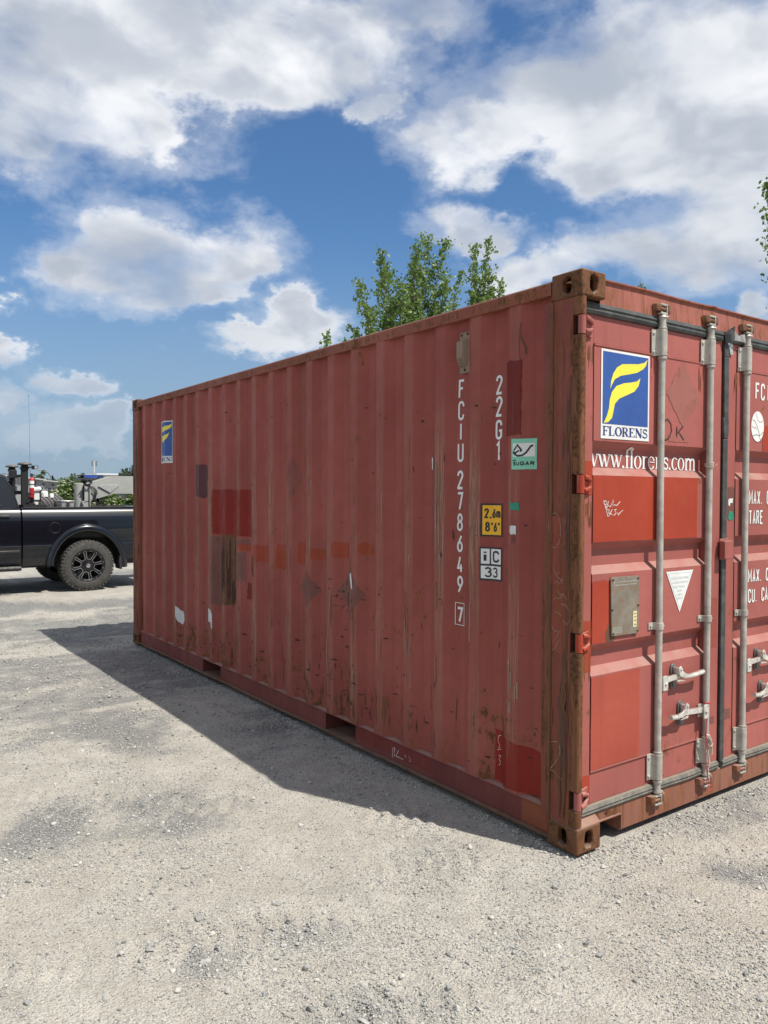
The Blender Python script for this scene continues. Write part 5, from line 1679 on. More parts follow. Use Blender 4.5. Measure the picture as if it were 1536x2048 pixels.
lay = [ribbon([(0.708, 1.212), (0.903, 1.212), (0.806, 1.036), (0.708, 1.212)], 0.0035)]
for i, (zc, w) in enumerate(((1.188, 0.072), (1.166, 0.062), (1.144, 0.050), (1.124, 0.024), (1.104, 0.026), (1.086, 0.024))):
    k = 0
    x = 0.806 - w
    rgl = random.Random(i)
    while x < 0.806 + w:
        l = rgl.uniform(0.006, 0.013)
        lay.append(ribbon([(x, zc), (min(x + l, 0.806 + w), zc)], 0.012)); x += l + 0.004
ddecal('faded_print', lay, pale_print, 0, 0.0028)
# data plate, standing proud of the panel, with corner rivets and rusty torn edges
mb = MB()
mb.prism([(0.262, 0.948), (0.462, 0.944), (0.462, 1.205), (0.454, 1.219), (0.262, 1.222), (0.254, 1.212), (0.257, 1.09)], 1, 0.028, 0.0355)
pl = mb.build('data_plate', M['plate'], door_objs[0], bevel=0.0008)
mb = MB()
for (x, z) in ((0.266, 1.208), (0.452, 1.206), (0.262, 1.07), (0.455, 1.078), (0.27, 0.958), (0.452, 0.956)):
    bolt(mb, x, 0.028, z, 0.0045)
mb.build('rivet', M['rustfleck'], door_objs[0], smooth=40)
lab = MB(); lab.box(0.418, 0.0268, 0.976, 0.444, 0.0276, 1.052); lab.build('plate_label', M['cream'], door_objs[0])
lay = []
rgl = random.Random(3)
for zc in (1.040, 1.024, 1.008, 0.988):
    lay.append(ribbon([(0.425 + rgl.uniform(0, .002), zc), (0.438, zc)], 0.0045))
decal('label_print', lay, M['residue'], door_objs[0], [], [], lambda x, z, off: (x, 0.0268 - off, z), 0.0006)
emb = []
for zc in (1.196, 1.182, 0.985, 0.978, 0.970, 0.962):
    x = 0.275 if zc > 1.1 else 0.268
    while x < (0.44 if zc > 1.1 else 0.33):
        l = rgl.uniform(0.005, 0.012); emb.append(ribbon([(x, zc), (x + l, zc)], 0.005 if zc > 1.1 else 0.003)); x += l + 0.004
decal('embossed_print', emb, M['galv'], door_objs[0], [], [], lambda x, z, off: (x, 0.028 - off, z), 0.0006)['kind'] = 'stuff'
ddecal('rust_patch', [[ragged(smooth_poly([(0.226, 0.938), (0.250, 0.920), (0.288, 0.922), (0.300, 0.952), (0.280, 0.966), (0.252, 1.004), (0.236, 0.98)], 3), 0.008, 0.004, 81)],
                      [ragged(smooth_poly([(0.420, 0.950), (0.432, 0.932), (0.450, 0.940), (0.462, 0.985), (0.452, 0.965)], 3), 0.006, 0.003, 82)]], M['oldrust'], 0, 0.0016)
# repainted areas of the doors
ddecal('paint_patch', [[ragged(rect(0.134, 1.386, 0.950, 1.690), 0.06, 0.0012, 90)]], M['repaint'], 0, 0.0011)
ddecal('paint_patch', [[ragged([(0.134, 0.925), (0.252, 0.922), (0.254, 1.196), (0.225, 1.212), (0.134, 1.206)], 0.05, 0.002, 91)]], M['repaint'], 0, 0.0011)
dd_ = ddecal('paint_patch', [[ragged(rect(0.134, 0.345, 0.490, 0.768), 0.06, 0.003, 92)]], paint('door_repaint_worn', (0.34, 0.064, 0.042), rust=0.12, streak=0.6, drip=0.3), 0, 0.0011)
ddecal('paint_patch', [[ragged(rect(0.070, 1.60, 0.131, 1.752), 0.03, 0.002, 93)]], M['repaint'], 0, 0.0011, frame=True)
ddecal('paint_patch', [[ragged(rect(0.070, 0.80, 0.131, 1.03), 0.03, 0.002, 94)]], M['orange'], 0, 0.0011, frame=True)
ddecal('paint_patch', [[ragged(rect(0.070, 0.190, 0.131, 0.325), 0.03, 0.004, 95)]], M['repaint'], 0, 0.0011, frame=True)
ddecal('paint_patch', [[ragged(rect(1.074, 0.80, 1.150, 1.06), 0.04, 0.002, 96)]], paint('stile_repaint', (0.28, 0.070, 0.055), rust=0.08), 0, 0.0011, frame=True)
ddecal('paint_patch', [[ragged(rect(1.578, 1.852, 2.25, 1.990), 0.06, 0.002, 97)]], M['repaint'], 1, 0.0011)
ddecal('diamond_ghost', [[ragged([(0.812, 2.268), (0.966, 2.092), (0.820, 1.940), (0.676, 2.10)], 0.02, 0.007, 98)]], paint('door_residue', (0.275, 0.098, 0.082), rust=0.34, streak=0.5), 0, 0.0011)
ddecal('paint_patch', [[ragged([(0.70, 1.905), (0.86, 1.905), (0.865, 1.868), (0.70, 1.866)], 0.02, 0.004, 99)]], paint('old_lettering_ghost', (0.29, 0.098, 0.080), rust=0.2), 0, 0.0010)
sdk = ddecal('peeled_sticker', [[ragged(rect(1.240, 1.480, 1.302, 1.645), 0.02, 0.003, 101)]], M['residue'], 1, 0.0012, frame=True)
ddecal('torn_paper', [[ragged([(1.244, 1.583), (1.286, 1.588), (1.284, 1.560), (1.262, 1.562), (1.258, 1.545), (1.244, 1.546)], 0.012, 0.003, 102)]], M['whitedirty'], 1, 0.0022, frame=True)
ddecal('green_tape', [[ragged([(1.252, 1.520), (1.290, 1.512), (1.296, 1.478), (1.262, 1.466), (1.240, 1.478)], 0.02, 0.002, 103)]], M['greendark'], 1, 0.0022, frame=True)
for i, (a, b, c, d_) in enumerate(((1.228, 1.290, 0.395, 0.450), (1.095, 1.135, 0.395, 0.435))):
    ddecal('paint_patch', [[ragged(rect(a, c, b, d_), 0.02, 0.004, 110 + i)]], M['residue'], 1 if a > 1.19 else 0, 0.0012, frame=True)
# marks by hand
chalk('chalk_mark', [[(0.205, 1.574), (0.222, 1.537)], [(0.205, 1.574), (0.226, 1.572), (0.224, 1.558), (0.214, 1.555), (0.232, 1.546), (0.222, 1.537)], [(0.240, 1.572), (0.232, 1.556), (0.252, 1.545)], [(0.252, 1.545), (0.274, 1.578), (0.270, 1.548)], [(0.278, 1.556), (0.300, 1.552), (0.326, 1.572)],
      [(0.224, 1.534), (0.236, 1.502)], [(0.224, 1.534), (0.246, 1.532), (0.240, 1.518), (0.252, 1.512), (0.238, 1.502)], [(0.268, 1.535), (0.252, 1.518), (0.270, 1.508)], [(0.300, 1.535), (0.284, 1.532), (0.296, 1.518), (0.280, 1.506)], [(0.306, 1.520), (0.312, 1.508), (0.326, 1.520), (0.345, 1.530)]], 0.0046, on_door, None, 0.0022, door_objs[0])
chalk('pen_mark', [[(0.664, 1.966), (0.688, 1.976), (0.716, 1.955), (0.722, 1.92), (0.705, 1.888), (0.676, 1.872), (0.664, 1.875)], [(0.766, 1.944), (0.764, 1.890)], [(0.818, 1.946), (0.778, 1.918), (0.826, 1.878)]], 0.0058, on_door, M['pen'], 0.0022, door_objs[0])

# ---- string and wire tied to the second locking bar
bx = BARS[1][0]
mb = MB()
def strand(pts, r): mb.tube(pts, r, 6)
for k in range(3):
    rgl = random.Random(50 + k)
    pts = [(bx - 0.030 + rgl.uniform(-.006, .006), -0.006, 0.452), (bx - 0.040 + rgl.uniform(-.012, .012), -0.010, 0.37), (bx - 0.052 + 0.020 * k, -0.012, 0.29), (bx - 0.046 + 0.012 * k, -0.012, 0.22), (bx - 0.024, -0.010, 0.150)]
    strand(pts, 0.0016)
strand([(bx - 0.024, -0.010, 0.150), (bx - 0.012, -0.014, 0.120), (bx + 0.006, -0.016, 0.092), (bx - 0.006, -0.015, 0.080), (bx - 0.026, -0.012, 0.084)], 0.0024)
strand([(bx - 0.024, -0.010, 0.150), (bx - 0.034, -0.012, 0.128), (bx - 0.020, -0.015, 0.105), (bx + 0.004, -0.016, 0.100)], 0.002)
strand([(bx + 0.0175 * math.cos(a), YB + 0.0185 * math.sin(a), 0.528 + 0.002 * math.sin(3 * a)) for a in np.linspace(0, 6.28, 18)], 0.0035)
tag(mb.build('string', M['string'], None, smooth=60), 'red string dangling from the lower handle of the second locking bar', 'string')
mb = MB()
strand([(bx - 0.040, -0.008, 0.372), (bx - 0.018, -0.013, 0.366), (bx + 0.002, -0.012, 0.335), (bx + 0.012, -0.010, 0.300), (bx + 0.008, -0.012, 0.262)], 0.0045)
strand([(bx - 0.036, -0.010, 0.370), (bx - 0.012, -0.016, 0.340), (bx - 0.006, -0.012, 0.305), (bx + 0.016, -0.011, 0.315)], 0.0035)
strand([(bx - 0.044, -0.006, 0.366), (bx - 0.050, -0.004, 0.335), (bx - 0.046, -0.004, 0.300)], 0.002)
tag(mb.build('string', M['dustwire'], None, smooth=60), 'frayed beige string knotted at the foot of the second locking bar', 'string')
mb = MB()
for k in range(4):
    strand([(bx + (0.0185 + .001 * k) * math.cos(a), YB + (0.0190 + .001 * k) * math.sin(a), 1.748 + 0.006 * k + 0.004 * math.sin(a + k)) for a in np.linspace(0, 6.28, 18)], 0.0022)
for k in range(5):
    rgl = random.Random(80 + k)
    sg = -1 if k < 3 else 1
    strand([(bx + 0.014 * sg, -0.004, 1.752), (bx + sg * rgl.uniform(.022, .034), -0.010, 1.752 + rgl.uniform(-.014, .016)), (bx + sg * rgl.uniform(.03, .05), -0.008, 1.752 + rgl.uniform(-.02, .02))], 0.001)
tag(mb.build('wire_tie', M['dustwire'], None, smooth=60), 'pale wire twisted round the second locking bar beside the web address', 'wire')
# ------------------------------------------------------------------ dark pickup truck standing behind the container, nose to the left
mp_, T = new_mat('navy_car_paint')
P = T.n('ShaderNodeTexCoord').outputs['Object']
nz = T.n('ShaderNodeSeparateXYZ', {0: P}).outputs[2]
n1 = T.noise(P, 7, 6, 0.65)
dirt = T.m('MULTIPLY', T.ramp(nz, 0.95, 0.4), T.ramp(n1, 0.35, 0.75, 0.02, 0.16))
c = T.mix(dirt, (0.0028, 0.0045, 0.0085), (0.05, 0.045, 0.04))
finish(T, c, T.m('ADD', 0.24, T.m('MULTIPLY', dirt, 0.8)), 0.0, None, Coat_Weight=0.9, Coat_Roughness=0.025, Coat_IOR=1.45, Specular_IOR_Level=0.28)
M['carpaint'] = mp_
M['plastic'] = simple('black_trim', (0.018, 0.018, 0.019), 0.55, var=0.2, dirt=((0.12, 0.11, 0.095), 0.25))
M['blacksteel'] = simple('black_powder_coat', (0.007, 0.007, 0.008), 0.65, var=0.2)
M['glass'] = simple('tinted_glass', (0.012, 0.017, 0.022), 0.05, 0.0, var=0.05, bstr=0.0, Coat_Weight=1.0, Coat_Roughness=0.01)
M['tyre'] = simple('dusty_tyre', (0.042, 0.040, 0.037), 0.85, var=0.25, scale=12, dirt=((0.13, 0.118, 0.10), 0.4))
M['rim'] = simple('black_alloy', (0.010, 0.010, 0.011), 0.32, 0.2, var=0.15, Coat_Weight=0.5)
M['milled'] = simple('milled_aluminium', (0.45, 0.45, 0.44), 0.32, 0.8, var=0.1)
M['chrome'] = simple('chrome', (0.60, 0.61, 0.62), 0.15, 1.0, var=0.05)
M['redlens'] = simple('red_lens', (0.25, 0.012, 0.012), 0.2, var=0.1, Coat_Weight=0.6)
M['clearlens'] = simple('lamp_glass', (0.55, 0.56, 0.57), 0.1, 0.2, var=0.1, Coat_Weight=0.8)
M['alu'] = simple('aluminium_tread_plate', (0.52, 0.52, 0.51), 0.38, 0.75, var=0.2, scale=30)
M['extred'] = simple('fire_extinguisher_red', (0.46, 0.010, 0.018), 0.35, var=0.08, Coat_Weight=0.4)
M['greyplastic'] = simple('grey_plastic', (0.075, 0.070, 0.070), 0.5, var=0.2, dirt=((0.14, 0.13, 0.12), 0.3))
M['whiteplastic'] = simple('white_plastic', (0.74, 0.74, 0.71), 0.5, var=0.06)

truck = empty('pickup_truck', (0.86, 11.0, 0), 0, 'dark navy pickup truck with black alloy wheels and a rack behind the cab', 'pickup truck')
TX, TY = 0.86, 11.0
Wd = 2.03                                                          # body width


def tloc(mb):                                                      # geometry below is written in yard coordinates
    mb.v = [(x - TX, y - TY, z) for (x, y, z) in mb.v]
    return mb


def tb(mb, name, mat, parent=None, **kw): return tloc(mb).build(name, mat, parent or truck, **kw)


PROF = [(0.30, 0.10), (0.44, 0.060), (0.52, 0.030), (0.60, 0.016), (0.74, 0.004), (0.762, 0.000), (0.775, 0.006), (0.90, 0.000), (1.02, 0.000), (1.10, 0.004), (1.16, 0.010), (1.205, 0.018), (1.235, 0.030),
        (1.265, 0.043), (1.295, 0.056), (1.325, 0.072), (1.345, 0.088), (1.362, 0.108), (1.372, 0.135)]


def yoff(z):
    for (a, p), (b, q) in zip(PROF, PROF[1:]):
        if z <= b: return p + (q - p) * max(0, (z - a) / (b - a))
    return PROF[-1][1]


def arch_z(x, cx, r, zc=0.40): return zc + math.sqrt(max(0, r * r - (x - cx) ** 2)) if abs(x - cx) < r else 0


def body_side(xs, zl, zt, side, smoothxy=None):
    """skin of one flank; zl, zt give lower and upper edge at x"""
    lev = sorted(set([p[0] for p in PROF] + [0.66, 0.84, 0.96]))
    vs, fs = [], []
    for x in xs:
        a, b = zl(x), zt(x)
        for z in lev:
            zz = min(max(z, a), b)
            o = yoff(zz)
            vs.append((x, 11.0 + o if side == 0 else 11.0 + Wd - o, zz))
    n = len(lev)
    for i in range(len(xs) - 1):
        for j in range(n - 1):
            q = [i * n + j, (i + 1) * n + j, (i + 1) * n + j + 1, i * n + j + 1]
            zs_ = [vs[k][2] for k in q]
            if max(zs_) - min(zs_) < 1e-5: continue
            fs.append(tuple(q) if side == 0 else tuple(reversed(q)))
    return vs, fs


RAX, FAX = 0.86, -2.96
for side in (0, 1):
    xs = np.concatenate([np.linspace(-0.125, 0.25, 8), np.linspace(0.26, 1.46, 50), np.linspace(1.5, 2.06, 10)])
    zl = lambda x: max(0.44 + 0.03 * (x + 0.1) if x < 0.9 else 0.50, arch_z(x, RAX, 0.60))
    mb = MB(); mb.add(*body_side(xs, zl, lambda x: 1.372, side)); tb(mb, 'bed_side', M['carpaint'], smooth=30)
    # flare over the wheel arch, running down into a mud flap at the back
    vs, fs = [], []
    S = lambda y: y if side == 0 else 2 * 11.0 + Wd - y
    angs = np.linspace(-8, 186, 40)
    for a in angs:
        ca, sa = math.cos(R(a)), math.sin(R(a))
        for (r, y) in ((0.575, 11.05), (0.575, 10.985), (0.590, 10.955), (0.620, 10.945), (0.665, 10.960), (0.695, 10.990), (0.700, 11.03)):
            zz = max(0.36 if ca > 0 else 0.44, 0.40 + r * sa * 1.0)
            vs.append((RAX + r * ca * 0.93, S(y), zz))
    for i in range(len(angs) - 1):
        for k in range(6):
            q = (i * 7 + k, i * 7 + k + 1, (i + 1) * 7 + k + 1, (i + 1) * 7 + k)
            fs.append(q)
    mb = MB(); mb.add(vs, fs); tb(mb, 'wheel_flare', M['carpaint'], smooth=50)
    mb = MB()
    mb.prism([(1.36, 0.47), (1.375, 0.33), (1.41, 0.325), (1.425, 0.60), (1.385, 0.62)], 1, S(10.965), S(11.22))
    tb(mb, 'mud_flap', M['plastic'], bevel=0.006)
    mb = MB()
    mb.box(-0.10, S(11.10), 1.366, 2.05, S(11.20), 1.378)
    tb(mb, 'rail_cap', M['plastic'], bevel=0.005)
    # cab side: doors and front fender, with open shut lines
    for (x0, x1, nm) in ((-1.246, -0.150, 'door'), (-2.35, -1.258, 'door'), (-4.05, -2.362, 'fender')):
        xs = np.linspace(x0, x1, 60 if nm == 'fender' else 24)
        if nm == 'fender':
            zl = lambda x: max(0.46, arch_z(x, FAX, 0.58)); zt = lambda x: 1.30 - 0.06 * smooth01(-x, 2.5, 4.0)
        else:
            zl = lambda x: 0.455; zt = lambda x: 1.372
        mb = MB(); mb.add(*body_side(xs, zl, zt, side))
        dr = tb(mb, nm, M['carpaint'], smooth=30)
        if nm == 'door':
            mb = MB()
            xm = x1 - 0.16
            mb.box(xm - 0.20, S(10.982), 1.215, xm, S(11.016), 1.255)
            tb(mb, 'door_handle', M['plastic'], dr, bevel=0.012)
            mb = MB(); mb.box(x0 + 0.02, S(10.990), 0.66, x1 - 0.02, S(11.012), 0.70)
            tb(mb, 'door_moulding', M['plastic'], dr, bevel=0.008)
    # greenhouse: painted frame leaning inwards, dark glass set in it
    G = lambda z: 11.135 + (z - 1.372) * 0.33
    fr = [(-2.55, 1.372), (-1.80, 1.885), (-1.2, 1.915), (-0.50, 1.90), (-0.33, 1.85), (-0.235, 1.70), (-0.150, 1.372)]
    n = len(fr)
    def gp(x, z, o=0.0): return (x, S(G(z) + o), z)
    w1 = [(-2.30, 1.40), (-1.78, 1.82), (-1.30, 1.85), (-1.30, 1.40)]
    w2 = [(-1.20, 1.40), (-1.20, 1.85), (-0.56, 1.845), (-0.46, 1.80), (-0.42, 1.60), (-0.40, 1.40)]
    bmv, bmf = [], []
    allp = fr + w1 + w2
    tris = tessellate_polygon([[Vector((p[0], p[1], 0)) for p in fr], [Vector((p[0], p[1], 0)) for p in w1], [Vector((p[0], p[1], 0)) for p in w2]])
    mb = MB(); mb.add([gp(*p) for p in allp], [tuple(t) for t in tris]); tb(mb, 'cab_frame', M['carpaint'])
    for w in (w1, w2):
        mb = MB(); mb.add([gp(p[0], p[1], 0.006) for p in w], [tuple(range(len(w)))]); tb(mb, 'side_window', M['glass'])
        mb = MB(); mb.tube([gp(p[0], p[1], -0.001) for p in w + w[:1]], 0.009, 6); tb(mb, 'window_seal', M['plastic'], smooth=60)
    mb = MB(); mb.tube([gp(x, z, -0.004) for x, z in ((-0.165, 1.372), (-0.245, 1.68), (-0.335, 1.835), (-0.47, 1.878), (-1.2, 1.895), (-1.8, 1.866))], 0.006, 6); tb(mb, 'drip_seam', M['plastic'], smooth=60)
    # running board, mirror, tail lamp, head lamp
    mb = MB(); mb.tube([(-2.35, S(10.985), 0.415), (-0.20, S(10.985), 0.415), (-0.155, S(10.985), 0.415)], [0.038, 0.038, 0.030], 12)
    for xx in (-0.5, -1.2, -2.0): mb.tube([(xx, S(10.99), 0.41), (xx, S(11.15), 0.47)], 0.02, 6)
    tb(mb, 'running_board', M['plastic'], smooth=40)
    mb = MB(); mb.sphere((-2.28, S(10.86), 1.46), 0.13, 12, (0.55, 0.8, 1.0)); mb.tube([(-2.30, S(10.95), 1.40), (-2.30, S(11.13), 1.39)], 0.03, 8)
    tb(mb, 'wing_mirror', M['plastic'], smooth=60)
    mb = MB(); mb.box(1.99, S(11.02), 0.92, 2.075, S(11.17), 1.30); tb(mb, 'tail_lamp', M['redlens'], bevel=0.015)
    mb = MB(); mb.box(-4.10, S(11.05), 0.98, -3.86, S(11.45), 1.16); tb(mb, 'headlight', M['clearlens'], bevel=0.03)

# fuel filler flap, round
mb = MB()
mb.tube([(0.352 + 0.084 * math.cos(a), 10.998, 1.045 + 0.084 * math.sin(a)) for a in np.linspace(0, 2 * math.pi, 30)], 0.0030, 6)
tb(mb, 'fuel_flap', M['plastic'], smooth=60)
# cab body: roof, screens, bonnet, inner shell
vs, fs = [], []
sec = [(11.300, 1.895), (11.325, 1.925), (11.40, 1.950), (11.62, 1.966), (12.015, 1.972), (12.41, 1.966), (12.63, 1.950), (12.705, 1.925), (12.730, 1.895)]
xr = [(-1.86, -0.075), (-1.70, -0.018), (-1.45, 0.0), (-0.70, -0.004), (-0.42, -0.022), (-0.31, -0.062), (-0.26, -0.12)]
for (x, dz) in xr:
    for (y, z) in sec: vs.append((x, y, z + dz))
m_ = len(sec)
for i in range(len(xr) - 1):
    for k in range(m_ - 1): fs.append((i * m_ + k, (i + 1) * m_ + k, (i + 1) * m_ + k + 1, i * m_ + k + 1))
mb = MB(); mb.add(vs, fs); tb(mb, 'roof', M['carpaint'], smooth=50)
mb = MB(); mb.add([(-0.150, 11.14, 1.372), (-0.150, 12.89, 1.372), (-0.262, 12.73, 1.79), (-0.262, 11.30, 1.79)], [(0, 1, 2, 3)])
mb.add([(-0.155, 11.10, 0.5), (-0.155, 12.93, 0.5), (-0.155, 12.93, 1.372), (-0.155, 11.10, 1.372)], [(0, 1, 2, 3)])
tb(mb, 'cab_back', M['carpaint'])
mb = MB(); mb.add([(-0.158, 11.35, 1.42), (-0.158, 12.68, 1.42), (-0.240, 12.60, 1.74), (-0.240, 11.43, 1.74)], [(0, 1, 2, 3)])
mb.v = [(x + 0.006, y, z) for x, y, z in mb.v]; tb(mb, 'rear_window', M['glass'])
mb = MB(); mb.add([(-2.56, 11.16, 1.375), (-2.56, 12.87, 1.375), (-1.86, 12.70, 1.84), (-1.86, 11.33, 1.84)], [(3, 2, 1, 0)]); tb(mb, 'windscreen', M['glass'])
vs, fs = [], []
for (x, dz) in ((-2.50, 0.0), (-3.0, 0.01), (-3.6, -0.02), (-3.95, -0.06), (-4.08, -0.16)):
    for (y, z) in ((11.09, 1.29), (11.20, 1.345), (11.45, 1.375), (12.015, 1.395), (12.58, 1.375), (12.83, 1.345), (12.94, 1.29)): vs.append((x, y, z + dz))
for i in range(4):
    for k in range(6): fs.append((i * 7 + k, i * 7 + k + 1, (i + 1) * 7 + k + 1, (i + 1) * 7 + k))
mb = MB(); mb.add(vs, fs); tb(mb, 'bonnet', M['carpaint'], smooth=50)
mb = MB(); mb.box(-4.09, 11.46, 0.78, -3.98, 12.57, 1.20); tb(mb, 'grille', M['plastic'], bevel=0.03)
mb = MB()
for k in range(4): mb.box(-4.105, 11.5, 0.84 + k * 0.085, -4.0895, 12.53, 0.87 + k * 0.085)
tb(mb, 'grille_bar', M['chrome'])
mb = MB(); mb.box(-4.22, 11.03, 0.50, -3.93, 13.0, 0.74); tb(mb, 'bumper', M['chrome'], bevel=0.05)
mb = MB(); mb.box(2.07, 11.05, 0.52, 2.22, 12.98, 0.70); tb(mb, 'bumper', M['chrome'], bevel=0.03)
mb = MB(); mb.box(-3.9, 11.16, 0.42, -0.16, 12.87, 1.28); mb.box(-2.3, 11.17, 1.28, -0.2, 12.86, 1.37); tb(mb, 'underbody', M['plastic'])
mb = MB(); mb.box(-0.145, 11.45, 0.38, 2.05, 12.58, 0.55); mb.box(-3.9, 11.55, 0.36, -0.15, 12.48, 0.4195); tb(mb, 'chassis', M['plastic'])
mb = MB(); mb.tube([(RAX, 11.2, 0.40), (RAX, 12.83, 0.40)], 0.06, 10); mb.sphere((RAX, 12.0, 0.40), 0.17, 12); mb.tube([(FAX, 11.2, 0.40), (FAX, 12.83, 0.40)], 0.05, 10); tb(mb, 'axle', M['plastic'], smooth=60)
mb = MB()
mb.box(-0.11, 11.20, 0.86, 2.03, 12.83, 0.88); mb.box(-0.115, 11.14, 0.56, -0.075, 12.89, 1.365)
mb.box(-0.07, 11.135, 0.88, 2.03, 11.165, 1.364); mb.box(-0.07, 12.865, 0.88, 2.03, 12.895, 1.364)
for S in (lambda y: y, lambda y: 24.03 - y):
    vs, fs = [], []
    for k in range(25):
        a = R(180 * k / 24)
        for y in (11.03, 11.42): vs.append((RAX + 0.58 * math.cos(a), S(y), 0.40 + 0.585 * math.sin(a)))
    fs = [(2 * k, 2 * k + 1, 2 * k + 3, 2 * k + 2) for k in range(24)]
    mb.add(vs, fs); mb.add([vs[2 * k + 1] for k in range(25)], [tuple(range(25))])
tb(mb, 'bed_liner', M['plastic'])
mb = MB(); mb.box(2.03, 11.15, 0.72, 2.07, 12.88, 1.372); tb(mb, 'tailgate', M['carpaint'], bevel=0.012)


# ---- wheels
def wheel(cx, side):
    S = lambda y: y if side == 0 else 24.03 - y
    sg = 1 if side == 0 else -1
    w = empty('wheel', (cx - TX, S(10.965) - TY, 0.41)); w.parent = truck
    ax = (0, sg, 0)
    mb = MB()
    mb.lathe([(0.262, 0.018), (0.275, 0.004), (0.30, 0.000), (0.345, 0.004), (0.385, 0.016), (0.405, 0.034), (0.412, 0.060), (0.414, 0.15), (0.412, 0.24), (0.40, 0.275), (0.36, 0.295), (0.27, 0.285)], (0, 0, 0), ax, 56, caps=False)
    ty = mb.build('tyre', M['tyre'], w, smooth=35)
    mb = MB()
    for k in range(44):                                            # shoulder lugs and tread blocks
        a = 2 * math.pi * (k + 0.5) / 44
        for j, (y0, y1, ra, rb, da) in enumerate(((0.012, 0.075, 0.392 if k % 2 else 0.380, 0.423, 0.0), (0.085, 0.145, 0.40, 0.423, 0.04), (0.155, 0.215, 0.40, 0.423, -0.03), (0.225, 0.285, 0.392, 0.423, 0.03))):
            hw = 0.019 if j in (0, 3) else 0.017
            b = a + da
            ca, sa = math.cos(b), math.sin(b)
            P8 = []
            for r in (ra, rb):
                for t in (-hw, hw):
                    for y in (y0 + (0.010 if r == rb and j == 0 else 0), y1):
                        P8.append((ca * r - sa * t, y * sg, sa * r + ca * t))
            mb.add(P8, [(0, 1, 3, 2), (4, 6, 7, 5), (0, 4, 5, 1), (2, 3, 7, 6), (0, 2, 6, 4), (1, 5, 7, 3)])
    tr = mb.build('tread_block', M['tyre'], ty); tr['kind'] = 'stuff'
    mb = MB()
    mb.lathe([(0.264, 0.006), (0.268, 0.014), (0.264, 0.020), (0.246, 0.022), (0.232, 0.030), (0.222, 0.060), (0.210, 0.12), (0.205, 0.25), (0.07, 0.26)], (0, 0, 0), ax, 48, caps=False)
    mb.lathe([(0.0005, 0.245), (0.21, 0.25)], (0, 0, 0), ax, 32, caps=False)
    rim = mb.build('rim', M['rim'], w, smooth=40)
    for k in range(8):                                             # eight paired spokes with milled edges
        a = 2 * math.pi * k / 8 + 0.2
        ca, sa = math.cos(a), math.sin(a)
        Q = lambda r, t, y: (ca * r - sa * t, y * sg, sa * r + ca * t)
        mb = MB(); ml = MB()
        rr = [0.060, 0.112, 0.170, 0.232]; hw_ = [0.021, 0.018, 0.019, 0.026]; ys = [0.050, 0.046, 0.040, 0.034]
        for i in range(3):
            v = []
            for (r, h, y) in ((rr[i], hw_[i], ys[i]), (rr[i + 1], hw_[i + 1], ys[i + 1])):
                v += [Q(r, -h, y), Q(r, h, y), Q(r, h, y + 0.035), Q(r, -h, y + 0.035)]
            mb.add(v, [(0, 1, 5, 4), (1, 2, 6, 5), (2, 3, 7, 6), (3, 0, 4, 7)])
            if i >= 1:                                             # bright machined edges
                for s in (-1, 1):
                    e = 0.0062
                    ml.add([Q(rr[i], s * (hw_[i] - e), ys[i] - 0.0015), Q(rr[i], s * (hw_[i] + 0.0008), ys[i] - 0.0015), Q(rr[i + 1], s * (hw_[i + 1] + 0.0008), ys[i + 1] - 0.0015), Q(rr[i + 1], s * (hw_[i + 1] - e), ys[i + 1] - 0.0015)], [(0, 1, 2, 3)])
        # web between this spoke and the next, its outer edge machined too
        a2 = a + 2 * math.pi / 8
        Q2 = lambda r, t, y: (math.cos(a2) * r - math.sin(a2) * t, y * sg, math.sin(a2) * r + math.cos(a2) * t)
        mb.add([Q(0.06, 0.015, 0.0505), Q(0.112, 0.016, 0.0465), Q2(0.112, -0.016, 0.0465), Q2(0.06, -0.015, 0.0505)], [(0, 1, 2, 3)])
        ml.add([Q(0.106, 0.016, 0.0450), Q(0.1135, 0.016, 0.0450), Q2(0.1135, -0.016, 0.0450), Q2(0.106, -0.016, 0.0450)], [(0, 1, 2, 3)])
        mb.cur = 0
        k0 = len(mb.v); mb.v += ml.v; mb.f += [tuple(i + k0 for i in f) for f in ml.f]; mb.mi += [1] * len(ml.f)
        mb.build('spoke', [M['rim'], M['milled']], w)
    mb = MB(); mb.lathe([(0.088, 0.055), (0.082, 0.040), (0.045, 0.034), (0.042, 0.016), (0.034, 0.008), (0.0005, 0.006)], (0, 0, 0), ax, 24, caps=False); mb.build('hub_cap', M['rim'], w, smooth=35)
    mb = MB(); mb.lathe([(0.034, 0.0055), (0.020, 0.003), (0.0005, 0.002)], (0, 0, 0), ax, 20, caps=False); mb.build('hub_badge', M['milled'], w, smooth=60)
    mb = MB()
    for k in range(8):
        a = 2 * math.pi * k / 8
        mb.lathe([(0.010, 0.045), (0.010, 0.032), (0.0005, 0.030)], (0.064 * math.cos(a), 0, 0.064 * math.sin(a)), ax, 6, caps=False)
    mb.build('wheel_nut', M['rim'], w, kind='stuff')
    mb = MB()
    for k in range(16):
        a = 2 * math.pi * (k + 0.5) / 16
        mb.lathe([(0.0085, 0.022), (0.007, 0.016), (0.0005, 0.0145)], (0.247 * math.cos(a), 0, 0.247 * math.sin(a)), ax, 8, caps=False)
    mb.build('rim_bolt', M['milled'], w, kind='stuff')
    return w


w0 = wheel(RAX, 0)
wheel(RAX, 1)
for cx_, src_side in ((FAX, 0), (FAX, 1)):
    wheel(cx_, src_side)

